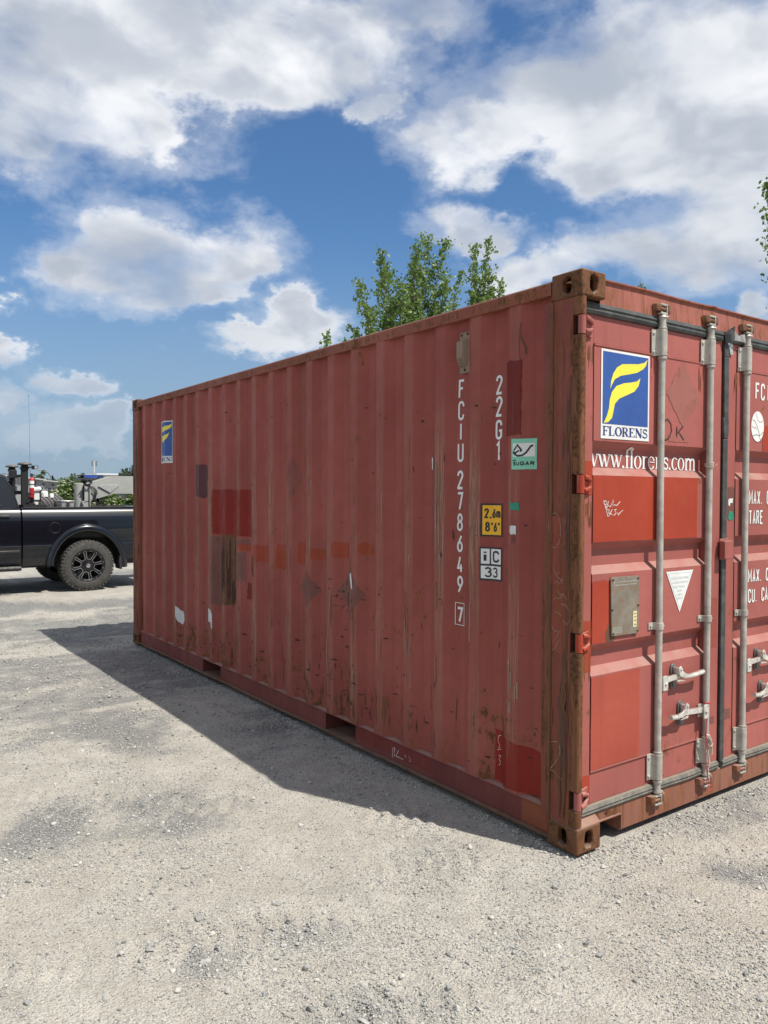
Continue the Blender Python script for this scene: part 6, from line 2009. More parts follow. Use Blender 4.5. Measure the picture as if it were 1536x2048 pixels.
# ---- light rack behind the cab: two black posts with round caps, cross bars, work lamp, whip aerial
for (px, py) in ((-0.045, 11.25), (0.02, 12.62)):
    mb = MB()
    mb.box(px - 0.055, py - 0.04, 1.10, px + 0.045, py + 0.04, 2.045)
    mb.box(px - 0.065, py - 0.05, 1.98, px + 0.055, py + 0.05, 2.02)
    post = tb(mb, 'rack_post', M['blacksteel'], bevel=0.006)
    mb = MB()
    mb.lathe([(0.03, 0.0), (0.092, 0.004), (0.112, 0.014), (0.110, 0.026), (0.090, 0.040), (0.045, 0.050), (0.0005, 0.052)], (px, py, 2.045), (0, 0, 1), 28, caps=False)
    tb(mb, 'beacon', M['greyplastic'], post, smooth=50)
mb = MB(); mb.box(-0.07, 11.29, 1.58, -0.02, 12.58, 1.64); mb.box(-0.07, 11.29, 1.86, -0.02, 12.58, 1.905); tb(mb, 'rack_bar', M['blacksteel'], bevel=0.004)
mb = MB(); mb.box(-0.05, 12.42, 1.90, 0.06, 12.56, 2.0); tb(mb, 'work_lamp', M['blacksteel'], bevel=0.01)
mb = MB()
mb.tube([(-0.01, 11.24, 2.02), (0.04, 11.24, 2.015), (0.075, 11.24, 2.03)], 0.010, 6)
mb.box(0.060, 11.20, 1.985, 0.115, 11.28, 2.045)
mb.tube([(0.115, 11.21, 1.995), (0.145, 11.21, 2.000), (0.145, 11.21, 2.040), (0.115, 11.21, 2.045)], 0.006, 6)
lam = tb(mb, 'work_lamp', M['blacksteel'], bevel=0.004)
mb = MB(); mb.box(0.095, 11.196, 1.995, 0.117, 11.1995, 2.035); tb(mb, 'lamp_lens', M['clearlens'], lam)
mb = MB(); mb.tube([(0.045, 11.30, 1.40), (0.044, 11.30, 2.0), (0.038, 11.30, 2.6), (0.030, 11.30, 3.17)], [0.005, 0.0026, 0.0018, 0.0015], 6); mb.tube([(0.030, 11.30, 3.16), (0.030, 11.30, 3.18)], 0.0045, 6)
tb(mb, 'aerial', M['blacksteel'], smooth=60)
mb = MB(); mb.box(-0.09, 11.14, 1.379, 0.27, 11.5, 1.415); mb.box(0.0, 11.18, 1.415, 0.10, 11.36, 1.44)
mb.tube([(-0.02, 11.20, 1.44), (0.02, 11.2, 1.50), (0.08, 11.24, 1.48)], 0.02, 6); mb.box(-0.01, 11.22, 1.44, 0.09, 11.32, 1.53)
tb(mb, 'rack_foot', M['blacksteel'], bevel=0.004)

# ---- things carried in the bed and on the rack
def at_thing(name, loc, label, cat): return empty(name, loc, 0, label, cat)


ex = at_thing('fire_extinguisher', (0.048, 11.20, 1.53), 'red fire extinguisher with white label clamped to the truck light rack', 'fire extinguisher')
mb = MB(); mb.lathe([(0.034, 0), (0.037, 0.006), (0.037, 0.275), (0.030, 0.302), (0.016, 0.318), (0.0135, 0.335)], (0, 0, 0), (0, 0, 1), 22); mb.build('cylinder', M['extred'], ex, smooth=40)
mb = MB(); mb.lathe([(0.0376, 0.155), (0.0376, 0.205)], (0, 0, 0), (0, 0, 1), 22, caps=False); mb.lathe([(0.0376, 0.218), (0.0376, 0.268)], (0, 0, 0), (0, 0, 1), 22, caps=False); mb.build('label', M['whiteplastic'], ex, smooth=40)
mb = MB(); mb.box(-0.014, -0.014, 0.330, 0.016, 0.014, 0.360); mb.prism([(-0.02, 0.36), (0.05, 0.352), (0.052, 0.362), (0.0, 0.385), (-0.025, 0.385)], 1, -0.008, 0.008); mb.tube([(0.016, 0, 0.34), (0.046, 0, 0.31), (0.050, 0, 0.20)], 0.008, 6)
mb.build('valve', M['blacksteel'], ex, bevel=0.003)
mb = MB(); mb.tube([(0.039 * math.cos(a), 0.039 * math.sin(a), 0.21) for a in np.linspace(0, 6.283, 20)], 0.006, 6); mb.tube([(0.040 * math.cos(a), 0.040 * math.sin(a), 0.06) for a in np.linspace(0, 6.283, 20)], 0.006, 6); mb.box(-0.06, 0.0, 0.055, -0.03, 0.04, 0.068); mb.build('bracket', M['blacksteel'], ex, smooth=50)

tk = at_thing('ribbed_tank', (0.40, 11.95, 0.881), 'dark grey ribbed plastic tank with white caps lying in the truck bed', 'tank')
mb = MB()
A0 = Vector((-0.26, -0.30, 0.43)); A1 = Vector((0.24, 0.26, 0.47))
nrib = 6
prof = [(0.10, 0.0), (0.20, 0.015)]
L_ = (A1 - A0).length
for k in range(nrib):
    h0 = 0.03 + (L_ - 0.06) * k / nrib; h1 = 0.03 + (L_ - 0.06) * (k + 1) / nrib
    prof += [(0.200, h0), (0.240, h0 + 0.012), (0.240, h1 - 0.042), (0.200, h1 - 0.026)]
prof += [(0.20, L_ - 0.015), (0.10, L_)]
mb.lathe(prof, A0, A1 - A0, 40)
mb.build('tank_shell', M['greyplastic'], tk, smooth=35)
mb = MB(); mb.lathe([(0.055, 0.66), (0.055, 0.735), (0.035, 0.752), (0.0005, 0.756)], (-0.03, -0.15, 0.0), (0, 0, 1), 20); mb.build('cap', M['whiteplastic'], tk, smooth=40)
mb = MB(); mb.box(0.055, -0.17, 0.64, 0.115, -0.11, 0.715); mb.build('cap', M['whiteplastic'], tk, bevel=0.008)
mb = MB()
for sy in (-0.25, 0.25): mb.box(-0.24, sy - 0.04, 0.0, 0.24, sy + 0.04, 0.225)
mb.build('cradle', M['blacksteel'], tk, bevel=0.004)

bxn = at_thing('tool_box', (0.70, 11.75, 0.881), 'bright aluminium tread plate box in the truck bed beside the ribbed tank', 'tool box')
MB().box(-0.17, -0.45, 0.0, 0.02, 0.55, 0.575).build('box_body', M['alu'], bxn, bevel=0.006)
MB().box(-0.18, -0.46, 0.576, 0.03, 0.56, 0.600).build('lid', M['alu'], bxn, bevel=0.004)
MB().box(-0.10, -0.474, 0.50, -0.05, -0.4605, 0.585).build('latch', M['chrome'], bxn, bevel=0.003)
wb = at_thing('equipment_case', (0.155, 11.7, 0.881), 'white equipment case with black frame behind the fire extinguisher', 'case')
MB().box(-0.05, -0.12, 0.0, 0.10, 0.22, 0.745).build('case_body', M['whiteplastic'], wb, bevel=0.01)
mb = MB()
for (x, z0, z1) in ((-0.052, 0.55, 0.76), (0.102, 0.55, 0.76)): mb.box(x - 0.007, -0.135, z0, x + 0.007, -0.1205, z1)
mb.box(-0.045, -0.135, 0.745, 0.095, -0.1205, 0.76); mb.box(-0.045, -0.135, 0.60, 0.095, -0.1205, 0.612)
mb.build('case_frame', M['blacksteel'], wb)
mb = MB(); mb.sphere((0.11, 0.05, 0.79), 0.05, 12, (1, 1, 0.8)); mb.sphere((0.02, 0.0, 0.79), 0.045, 12, (1.2, 1, 0.8)); mb.build('lid_knob', M['whiteplastic'], wb, smooth=60)

# ------------------------------------------------------------------ gooseneck trailer hitched in the truck bed
M['trailer'] = simple('grey_trailer_paint', (0.335, 0.340, 0.320), 0.5, var=0.10, scale=3, dirt=((0.30, 0.27, 0.22), 0.3))
tr = empty('gooseneck_trailer', (1.0, 12.0, 0), 0, 'grey gooseneck trailer coupled in the bed of the dark pickup truck', 'trailer')
OX, OY = 1.0, 12.0


def trb(mb, name, mat, parent=None, **kw):
    mb.v = [(x - OX, y - OY, z) for x, y, z in mb.v]
    return mb.build(name, mat, parent or tr, **kw)


mb = MB(); mb.lathe([(0.062, 0.86), (0.062, 1.36), (0.085, 1.365), (0.085, 1.772), (0.07, 1.782)], (0.985, 12.0, 0), (0, 0, 1), 24); trb(mb, 'coupler', M['trailer'], smooth=35)
out = [(1.035, 1.735), (1.13, 1.765), (1.50, 1.888), (1.60, 1.900), (4.20, 1.900), (4.30, 1.87), (4.95, 1.0), (4.62, 0.92), (4.05, 1.610), (1.56, 1.612), (1.52, 1.606), (1.035, 1.452)]
mb = MB(); mb.prism(out, 1, 11.985, 12.015); trb(mb, 'neck_web', M['trailer'])
def flange(pts, name):
    mb = MB()
    v = []
    for (x, z) in pts:
        v += [(x, 11.84, z), (x, 12.16, z), (x, 12.16, z + 0.014), (x, 11.84, z + 0.014)]
    f = []
    for i in range(len(pts) - 1):
        for k in range(4):
            k2 = (k + 1) % 4
            f.append((i * 4 + k, i * 4 + k2, (i + 1) * 4 + k2, (i + 1) * 4 + k))
    f += [(3, 2, 1, 0), tuple((len(pts) - 1) * 4 + k for k in range(4))]
    mb.add(v, f); trb(mb, name, M['trailer'])
flange([(1.03, 1.736), (1.13, 1.766), (1.50, 1.889), (1.60, 1.9005), (4.20, 1.9005), (4.30, 1.8705), (4.96, 0.98)], 'top_flange')
flange([(1.03, 1.437), (1.53, 1.594), (1.56, 1.598), (4.05, 1.596), (4.62, 0.90)], 'bottom_flange')
for y in (11.8395, 12.1465):                                       # boxed sides: the neck is two plates
    mb = MB(); mb.prism(out[:5] + [(4.2, 1.612)] + out[9:], 1, y, y + 0.014); trb(mb, 'side_plate', M['trailer'])
mb = MB(); mb.prism([(1.27, 1.72), (1.34, 1.755), (1.58, 1.755), (1.63, 1.735), (1.48, 1.612)], 1, 11.829, 11.8385); trb(mb, 'gusset', simple('tread_plate', (0.38, 0.385, 0.375), 0.5, 0.2, var=0.25, scale=60), bevel=0.002)
mb = MB(); mb.tube([(1.262, 11.826, 1.725), (1.475, 11.826, 1.606)], 0.006, 6); trb(mb, 'gusset_weld', M['blacksteel'])
mb = MB(); mb.prism([(0.99, 1.46), (1.02, 1.36), (1.10, 1.36), (1.14, 1.40), (1.14, 1.49)], 1, 11.84, 12.16); mb.box(1.112, 11.80, 1.30, 1.126, 11.84, 1.82); trb(mb, 'coupler_brace', M['trailer'], bevel=0.004)
mb = MB()
hel = []
for i in range(140):
    t = i / 139; a = t * 13 * 2 * math.pi
    cx_, cz_ = 1.15 + 0.11 * t + 0.04 * math.sin(6 * t), 1.72 - 0.30 * t
    hel.append((cx_ + 0.022 * math.cos(a), 11.80 + 0.024 * math.sin(a), cz_))
mb.tube(hel, 0.0055, 6)
for k in range(4):
    mb.tube([(1.06 + 0.055 * math.cos(a) + 0.012 * k, 11.80 + 0.02 * math.sin(2 * a + k), 1.79 + 0.05 * math.sin(a)) for a in np.linspace(-0.3, 5.6, 22)], 0.0075, 6)
mb.tube([(1.02, 11.79, 1.76), (1.10, 11.79, 1.74), (1.14, 11.79, 1.70)], 0.008, 6)
for k in range(3):
    mb.tube([(1.26 + 0.06 * k + 0.045 * math.cos(a), 11.82 + 0.02 * math.sin(a + k), 1.47 - 0.02 * k + 0.04 * math.sin(a)) for a in np.linspace(0, 6.0, 18)], 0.008, 6)
mb.tube([(1.13, 11.80, 1.44), (1.22, 11.80, 1.40), (1.32, 11.80, 1.40), (1.5, 11.83, 1.36)], 0.008, 6)
trb(mb, 'coiled_cable', M['blacksteel'], smooth=60)
# deck, cross bars, wheels: beyond the container's corner
mb = MB(); mb.box(4.60, 10.85, 0.84, 11.6, 13.15, 0.90); trb(mb, 'deck', M['woodfloor'])
mb = MB(); mb.box(4.60, 10.82, 0.74, 11.65, 10.88, 0.91); mb.box(4.60, 13.12, 0.74, 11.65, 13.18, 0.91); mb.box(4.6, 10.88, 0.66, 4.70, 13.12, 0.92); trb(mb, 'deck_frame', M['trailer'], bevel=0.004)
for cx_ in (8.3, 9.25):
    for y, sg in ((10.70, 1), (13.30, -1)):
        ww = empty('wheel', (cx_ - OX, y - OY, 0.38)); ww.parent = tr
        mb = MB(); mb.lathe([(0.20, 0.01), (0.33, 0.0), (0.375, 0.03), (0.38, 0.12), (0.375, 0.21), (0.33, 0.24), (0.2, 0.23)], (0, 0, 0), (0, sg, 0), 30, caps=False); mb.build('tyre', M['tyre'], ww, smooth=35)
        mb = MB(); mb.lathe([(0.205, 0.012), (0.19, 0.03), (0.12, 0.05), (0.07, 0.02), (0.0005, 0.018)], (0, 0, 0), (0, sg, 0), 24, caps=False); mb.build('rim', M['whiteplastic'], ww, smooth=40)
mb = MB(); mb.box(7.8, 10.62, 0.79, 9.75, 10.96, 0.805); mb.box(7.8, 13.04, 0.79, 9.75, 13.38, 0.805); mb.box(8.2, 10.9, 0.34, 8.4, 13.1, 0.42); mb.box(9.15, 10.9, 0.34, 9.35, 13.1, 0.42); trb(mb, 'mudguard', M['trailer'])
mb = MB(); mb.box(4.75, 11.2, 0.05, 4.83, 11.28, 0.75); mb.box(4.70, 11.13, 0.0, 4.88, 11.35, 0.05); trb(mb, 'landing_leg', M['trailer'])
# ------------------------------------------------------------------ trees, hedge, buildings
def leaf_mat(name, a, b, trans=0.42):
    m, T = new_mat(name)
    t = T.n('ShaderNodeAttribute', attribute_name='tint').outputs['Fac']
    c = T.mix(t, a, b)
    d1 = T.n('ShaderNodeBsdfDiffuse', {'Color': c})
    tr_ = T.n('ShaderNodeBsdfTranslucent', {'Color': T.mix(1.0, c, (1.25, 1.35, 0.55), 'MULTIPLY')})
    g = T.n('ShaderNodeBsdfGlossy', {'Color': (0.9, 0.95, 1.0, 1), 'Roughness': 0.5})
    s1 = T.n('ShaderNodeMixShader', {0: trans, 1: d1.outputs[0], 2: tr_.outputs[0]})
    s2 = T.n('ShaderNodeMixShader', {0: 0.04, 1: s1.outputs[0], 2: g.outputs[0]})
    T.n('ShaderNodeOutputMaterial', {'Surface': s2.outputs[0]})
    return m


LEAF_POPLAR = leaf_mat('poplar_leaf', (0.066, 0.125, 0.026), (0.225, 0.310, 0.090))
LEAF_HEDGE = leaf_mat('hedge_leaf', (0.030, 0.070, 0.012), (0.115, 0.165, 0.030))
LEAF_FAR = leaf_mat('far_leaf', (0.026, 0.045, 0.022), (0.062, 0.085, 0.040), 0.25)
LEAF_FIR = leaf_mat('conifer_needle', (0.016, 0.030, 0.018), (0.038, 0.056, 0.032), 0.15)
BLOSSOM = leaf_mat('white_blossom', (0.50, 0.50, 0.42), (0.66, 0.66, 0.58), 0.3)
BARK = simple('poplar_bark', (0.185, 0.175, 0.145), 0.9, var=0.35, scale=10)
BARKD = simple('dark_bark', (0.085, 0.070, 0.055), 0.9, var=0.35, scale=10)


def leaves(name, C, size, mat, parent, rng, up=0.3, quad=True, kind=None, tint=None, origin=(0, 0, 0)):
    """one small bent leaf per point"""
    n = len(C)
    nrm = rng.normal(0, 1, (n, 3)); nrm[:, 2] = np.abs(nrm[:, 2]) + up
    nrm /= np.linalg.norm(nrm, axis=1, keepdims=True)
    a = rng.normal(0, 1, (n, 3)); a -= nrm * (a * nrm).sum(1, keepdims=True); a /= np.linalg.norm(a, axis=1, keepdims=True)
    b = np.cross(nrm, a)
    s = size * rng.uniform(0.65, 1.25, (n, 1))
    p0 = C - a * s * 0.5
    p1 = C + b * s * 0.40 + a * s * 0.02 - nrm * s * 0.08
    p2 = C + a * s * 0.58 - nrm * s * 0.12
    p3 = C - b * s * 0.40 + a * s * 0.02 - nrm * s * 0.08
    V = np.stack([p0, p1, p2, p3], 1).reshape(-1, 3) - np.array(origin)
    k = np.arange(n)[:, None] * 4
    F = np.concatenate([k + np.array([[0, 1, 2]]), k + np.array([[0, 2, 3]])], 0)
    t = np.repeat(rng.random(n) if tint is None else tint, 4)
    return np_mesh(name, V, F, mat, parent, attrs={'tint': ('POINT', np.clip(t, 0, 1))}, kind=kind)


def poplar(base, leaders, label, seed, trunk_r=0.11, leaf=0.104, dens=1.0, lo_twig=0.42, cb=0.42):
    rng = np.random.default_rng(seed)
    base = Vector(base)
    t = empty('poplar_tree', base, 0, label, 'tree', 'poplars behind the container')
    mb = MB()
    top = max(l[1][2] for l in leaders)
    mid = Vector((0, 0, 0))
    for l in leaders: mid += Vector(l[1])
    mid /= len(leaders)
    crown_base = Vector((base.x * 0.6 + mid.x * 0.4, base.y * 0.6 + mid.y * 0.4, top * cb))
    trunk_pts = [base + (crown_base - base) * k / 6 + Vector((0.05 * math.sin(k * 1.7), 0.05 * math.cos(k), 0)) * (0 if k in (0,) else 1) for k in range(7)]
    trunk_pts = [p - base for p in trunk_pts]
    mb.tube(trunk_pts, [trunk_r * (1.25 - 0.12 * k) for k in range(7)], 9)
    pts = []
    for (frac, tip, spread) in leaders:
        tip = Vector(tip) - base
        st = trunk_pts[min(6, int(frac * 6))]
        d = tip - st
        n = 14
        ctr = []
        for k in range(n + 1):
            s = k / n
            p = st + d * s
            p.x += 0.20 * (1 - s) * s * 4 * (d.x * 0.15) ; p.z -= 0.16 * math.sin(math.pi * s) * math.hypot(d.x, d.y) * 0.6
            ctr.append(p + Vector(rng.normal(0, 0.02, 3)))
        mb.tube(ctr, [0.045 * (1 - k / n) + 0.005 for k in range(n + 1)], 6)
        L = d.length
        nt = int(L * 15 * dens)
        for q in range(nt):
            s = 0.12 + 0.88 * (q + rng.random()) / nt
            p = ctr[min(n, int(s * n))].lerp(ctr[min(n, int(s * n) + 1)], s * n - int(s * n)) if s < 1 else ctr[-1]
            ln = 1.35 * spread * (lo_twig + (1 - s) * 1.15) * rng.uniform(0.40, 1.3)
            ln = min(ln, spread * 1.5)
            az_ = rng.uniform(0, 2 * math.pi)
            dirv = Vector((math.cos(az_), math.sin(az_), rng.uniform(0.15, 1.1))).normalized()
            e = p + dirv * ln
            mb.tube([p, p + dirv * ln * 0.5 + Vector((0, 0, -0.01)), e], [0.010, 0.007, 0.003], 4, caps=False)
            m = max(6, int(ln * 44))
            tt = rng.random(m) ** 0.75
            for v in tt:
                pp = p.lerp(e, v) + Vector(rng.normal(0, 0.055 + 0.03 * (1 - s), 3))
                pts.append(pp)
        for q in range(26):
            pts.append(ctr[-1] + Vector((rng.normal(0, 0.05), rng.normal(0, 0.05), rng.uniform(-0.35, 0.08))))
    mb.build('trunk', BARK, t, smooth=60)
    P = np.array([tuple(p) for p in pts])
    leaves('crown', P, leaf, LEAF_POPLAR, t, rng, up=-0.2, tint=rng.beta(1.6, 1.6, len(P)))
    return t


poplar((13.1, 18.4, 0), [(0.55, (10.86, 17.9, 8.20), 0.55), (0.6, (11.89, 18.2, 9.28), 0.52), (0.8, (13.14, 17.9, 9.78), 0.50), (1.0, (13.92, 18.3, 10.15), 0.52), (1.0, (14.48, 18.0, 10.15), 0.50),
                         (0.8, (15.25, 18.1, 9.25), 0.26), (0.5, (10.95, 18.2, 6.75), 0.55), (0.9, (12.60, 18.9, 9.0), 0.62), (0.9, (14.05, 17.5, 8.6), 0.62), (0.9, (12.2, 17.6, 8.3), 0.62), (0.7, (11.5, 18.4, 7.6), 0.6), (1.0, (13.5, 18.6, 9.2), 0.6), (0.9, (14.5, 18.5, 8.0), 0.4)],
       'broad many-stemmed poplar tree rising behind the middle of the container roof', 1)
poplar((16.5, 18.6, 0), [(1.0, (15.98, 18.2, 10.32), 0.46), (1.0, (16.68, 18.3, 10.66), 0.40), (0.8, (17.12, 18.1, 9.3), 0.40), (0.8, (16.05, 18.4, 8.6), 0.34), (0.9, (16.5, 18.1, 9.5), 0.5), (0.9, (16.9, 18.6, 8.9), 0.5), (0.9, (16.3, 18.6, 9.3), 0.4)],
       'slim twin-topped poplar tree just left of the container corner casting', 2)
poplar((9.2, 16.8, 0), [(1.0, (9.10, 16.9, 6.12), 0.36), (0.9, (9.40, 16.4, 5.95), 0.28), (0.8, (8.95, 17.0, 5.75), 0.32), (0.8, (9.75, 16.6, 5.6), 0.34)],
       'low poplar tree whose tip barely shows over the container roof', 3, 0.07, dens=0.8)
poplar((27.8, 20.3, 0), [(1.0, (27.86, 20.0, 11.25), 0.34), (1.0, (27.3, 20.4, 10.6), 0.4), (0.9, (28.5, 20.3, 10.5), 0.45)],
       'poplar tip showing above the door header of the container', 4, dens=0.8)
poplar((19.2, 8.2, 0), [(1.0, (18.6, 8.1, 11.6), 0.7), (1.0, (17.3, 8.0, 10.1), 0.42), (0.8, (16.35, 8.0, 9.35), 0.36), (1.0, (19.2, 8.3, 12.0), 0.8), (0.9, (20.2, 8.4, 10.6), 0.8), (0.9, (19.9, 8.9, 8.8), 0.8)],
       'poplar tree on the right whose leaves reach in over the door end', 5, 0.15, cb=0.66)


def bush(x, y, rx, ry, h, label, seed, blossom=True, n=5200):
    rng = np.random.default_rng(seed)
    b = empty('flowering_bush', (x, y, 0), 0, label, 'bush', 'flowering bushes behind the truck')
    mb = MB()
    for k in range(9):
        a = rng.uniform(0, 6.28)
        e = Vector((rx * 0.6 * math.cos(a), ry * 0.6 * math.sin(a), h * rng.uniform(0.55, 0.85)))
        mb.tube([Vector((0.2 * math.cos(a), 0.2 * math.sin(a), 0)), e * 0.5 + Vector((0, 0, 0.1)), e], [0.03, 0.02, 0.006], 5)
    mb.build('stem', BARKD, b, smooth=60)
    cl = []
    for k in range(46):
        u = rng.normal(0, 1, 3); u /= np.linalg.norm(u); u[2] = abs(u[2]) if rng.random() < 0.7 else u[2] * 0.4
        r = rng.uniform(0.6, 1.0)
        cl.append((u[0] * rx * r, u[1] * ry * r, h * 0.48 + u[2] * h * 0.5 * r, rng.uniform(0.16, 0.34)))
    P, tint = [], []
    for (cx_, cy_, cz_, cr) in cl:
        k = n // 46
        q = rng.normal(0, 1, (k, 3)); q /= np.linalg.norm(q, axis=1, keepdims=True)
        q *= (rng.random((k, 1)) ** 0.4) * cr
        P.append(q + np.array([cx_, cy_, cz_])); tint.append(rng.beta(2, 2, k))
    P = np.concatenate(P); tint = np.concatenate(tint)
    keep = P[:, 2] > 0.03
    leaves('foliage', P[keep], 0.125, LEAF_HEDGE, b, rng, up=0.5, tint=tint[keep])
    if blossom:
        B = []
        for (cx_, cy_, cz_, cr) in cl:
            for _ in range(3):
                u = rng.normal(0, 1, 3); u[2] = abs(u[2]); u /= np.linalg.norm(u)
                c = np.array([cx_, cy_, cz_]) + u * cr
                B.append(c + rng.normal(0, 0.035, (9, 3)) * np.array([1, 1, 0.4]))
        leaves('blossom', np.concatenate(B), 0.06, BLOSSOM, b, rng, up=2.0)
    return b


bush(3.55, 26.0, 0.85, 0.7, 1.65, 'flowering bush at the left end of the row behind the fire extinguisher', 21)
bush(4.35, 26.3, 0.80, 0.7, 1.95, 'tall flowering bush seen between the tank and the trailer coupler', 22)
bush(5.15, 26.0, 0.75, 0.7, 1.90, 'flowering bush close to the left of the trailer coupler', 23)
bush(6.05, 26.6, 0.75, 0.7, 1.45, 'lower bush seen under the sloping trailer neck', 24, False)
bush(6.95, 26.2, 0.80, 0.7, 1.65, 'dense bush under the straight part of the trailer neck', 25)
bush(7.9, 26.4, 0.85, 0.7, 1.70, 'bush at the right end of the row next to the container edge', 26)


def crown_tree(name, base, h, w, label, seed, group, n=2600, leaf=0.30, shape='round', mat=None, trunk=0.3):
    rng = np.random.default_rng(seed)
    t = empty(name, base, 0, label, 'tree', group)
    mb = MB(); mb.tube([(0, 0, 0), (0.03 * w, 0, h * 0.4), (0, 0, h * 0.82)], [trunk, trunk * 0.7, 0.05], 7)
    for k in range(5):
        a = k * 1.3; z = h * (0.3 + 0.09 * k)
        mb.tube([(0, 0, z), (0.3 * w * math.cos(a), 0.3 * w * math.sin(a), z + 0.2 * h)], [trunk * 0.35, 0.03], 5)
    mb.build('trunk', BARKD, t, smooth=60)
    if shape == 'conifer':
        z = h * (0.08 + 0.92 * rng.random(n) ** 0.8 )
        s = 1 - z / h
        tier = 0.72 + 0.28 * np.abs(np.sin(z / h * 26))
        r = (0.04 + s * 0.5) * w * tier * np.sqrt(rng.uniform(0.25, 1, n)); a = rng.uniform(0, 6.283, n)
        P = np.stack([r * np.cos(a), r * np.sin(a), z - 0.12 * r], 1)
    else:
        P = []
        nc = 34
        for k in range(nc):
            u = rng.normal(0, 1, 3); u /= np.linalg.norm(u)
            r = rng.uniform(0.55, 1.0)
            c = np.array([u[0] * w * 0.5 * r, u[1] * w * 0.5 * r, h * 0.60 + u[2] * h * 0.38 * r])
            q = rng.normal(0, 1, (n // nc, 3)); q /= np.linalg.norm(q, axis=1, keepdims=True)
            P.append(c + q * (rng.random((n // nc, 1)) ** 0.4) * rng.uniform(0.10, 0.2) * min(w, h))
        P = np.concatenate(P)
    leaves('crown', P, leaf, mat or (LEAF_FIR if shape == 'conifer' else LEAF_FAR), t, rng, up=0.4)
    return t


FAR = 'trees standing beyond the yard'
crown_tree('broadleaf_tree', (30.1, 150, 0), 5.9, 2.3, 'small light green tree above the left part of the grey workshop roof', 31, FAR, 1500, 0.24, mat=LEAF_HEDGE, trunk=0.12)
crown_tree('conifer_tree', (36.4, 170, 0), 5.3, 1.7, 'dark pointed conifer just left of the curved street lamp mast', 32, FAR, 1300, 0.24, 'conifer', trunk=0.12)
crown_tree('conifer_tree', (43.9, 185, 0), 6.1, 2.0, 'left one of two dark conifers over the dark roof of the workshop', 33, FAR, 1300, 0.26, 'conifer', trunk=0.12)
crown_tree('conifer_tree', (45.4, 188, 0), 6.3, 2.0, 'right one of two dark conifers over the dark roof of the workshop', 34, FAR, 1300, 0.26, 'conifer', trunk=0.12)
crown_tree('broadleaf_tree', (43.0, 182, 0), 5.0, 3.0, 'low broad tree at the foot of the two dark conifers', 35, FAR, 1500, 0.30)
crown_tree('broadleaf_tree', (33.5, 142, 0), 4.9, 3.9, 'wide bushy tree just right of the workshop end', 36, FAR, 2400, 0.28, mat=LEAF_HEDGE)
crown_tree('broadleaf_tree', (33.8, 136, 0), 5.35, 2.1, 'narrow upright tree left of the blue fascia building', 37, FAR, 2400, 0.22)
crown_tree('broadleaf_tree', (32.6, 131, 0), 3.9, 2.6, 'small round tree behind the trailer coupler', 38, FAR, 1500, 0.24)
crown_tree('broadleaf_tree', (34.4, 115, 0), 5.9, 2.2, 'slender tree behind the roof of the blue fascia building', 39, FAR, 1500, 0.24)
crown_tree('broadleaf_tree', (25.7, 86, 0), 4.85, 3.6, 'round dark green tree at the container edge behind the trailer neck', 40, FAR, 3600, 0.22)
crown_tree('broadleaf_tree', (24.0, 90, 0), 4.0, 2.2, 'low tree to the left of the round dark green tree', 41, FAR, 1600, 0.22)
# far edge of woodland all along the horizon
rng = np.random.default_rng(77)
n = 26000
ang = rng.uniform(-1.75, 2.9, n)
dist = rng.uniform(235, 300, n)
X_ = CAM.x + dist * np.sin(ang); Y_ = CAM.y + dist * np.cos(ang)
H_ = 3.6 + 3.4 * fbm(ang * 22 + 40, dist * 0.03, 5, 4, 0.6)
P = np.stack([X_, Y_, H_ * rng.random(n) ** 0.6], 1)
wd = leaves('distant_woods', P, 1.7, LEAF_FAR, None, rng, up=0.3, tint=rng.beta(2, 2, n), kind='stuff')
wd['label'] = 'low band of woodland along the horizon'

# ---- buildings
M['siding'] = simple('grey_metal_siding', (0.30, 0.31, 0.315), 0.6, var=0.06, scale=1.0)
M['darksiding'] = simple('dark_grey_siding', (0.175, 0.185, 0.190), 0.6, var=0.06, scale=1.0)
M['roofing'] = simple('dark_roofing', (0.115, 0.125, 0.125), 0.7, var=0.1, scale=0.8)
M['trim'] = simple('pale_roof_trim', (0.52, 0.53, 0.53), 0.5, var=0.05)
M['bluefascia'] = simple('blue_fascia', (0.020, 0.065, 0.30), 0.45, var=0.05)
M['openings'] = simple('dark_opening', (0.045, 0.05, 0.055), 0.4, var=0.1)
ws = empty('workshop_building', (7.0, 73.0, 0), math.atan2(0.934, 0.356), 'long low grey workshop building receding behind the truck', 'building')
def ribwall(x0, x1, y0, y1, z0, z1):
    mb = MB(); mb.box(x0, y0, z0, x1, y1, z1)
    x = x0 + 0.15
    while x < x1 - 0.1:
        mb.box(x, y0 - 0.03, z0, x + 0.08, y0 - 0.001, z1 - 0.02); x += 0.5
    return mb
ribwall(-6, 43.0, 0, 14, 0, 3.40).build('wall', M['siding'], ws)
ribwall(43.005, 67.5, 0.02, 14, 0, 3.30).build('wall', M['siding'], ws)
MB().box(-6.3, -0.4, 3.402, 43.0, 14.3, 3.56).build('roof_edge', M['trim'], ws)
MB().add([(-6.2, -0.3, 3.565), (43.0, -0.3, 3.565), (43.0, 14.2, 3.565), (-6.2, 14.2, 3.565), (-6.2, 7, 4.2), (43.0, 7, 4.2)], [(0, 1, 5, 4), (3, 4, 5, 2), (0, 4, 3), (1, 2, 5)]).build('roof', M['roofing'], ws)
MB().box(43.2, -0.5, 3.302, 67.9, 14.3, 3.44).build('roof_edge', M['trim'], ws)
MB().add([(43.2, -0.45, 3.445), (67.9, -0.45, 3.445), (67.9, 14.2, 3.445), (43.2, 14.2, 3.445), (43.2, 5, 4.30), (67.9, 5, 4.05)], [(0, 1, 5, 4), (3, 4, 5, 2), (0, 4, 3), (1, 2, 5)]).build('roof', M['roofing'], ws)
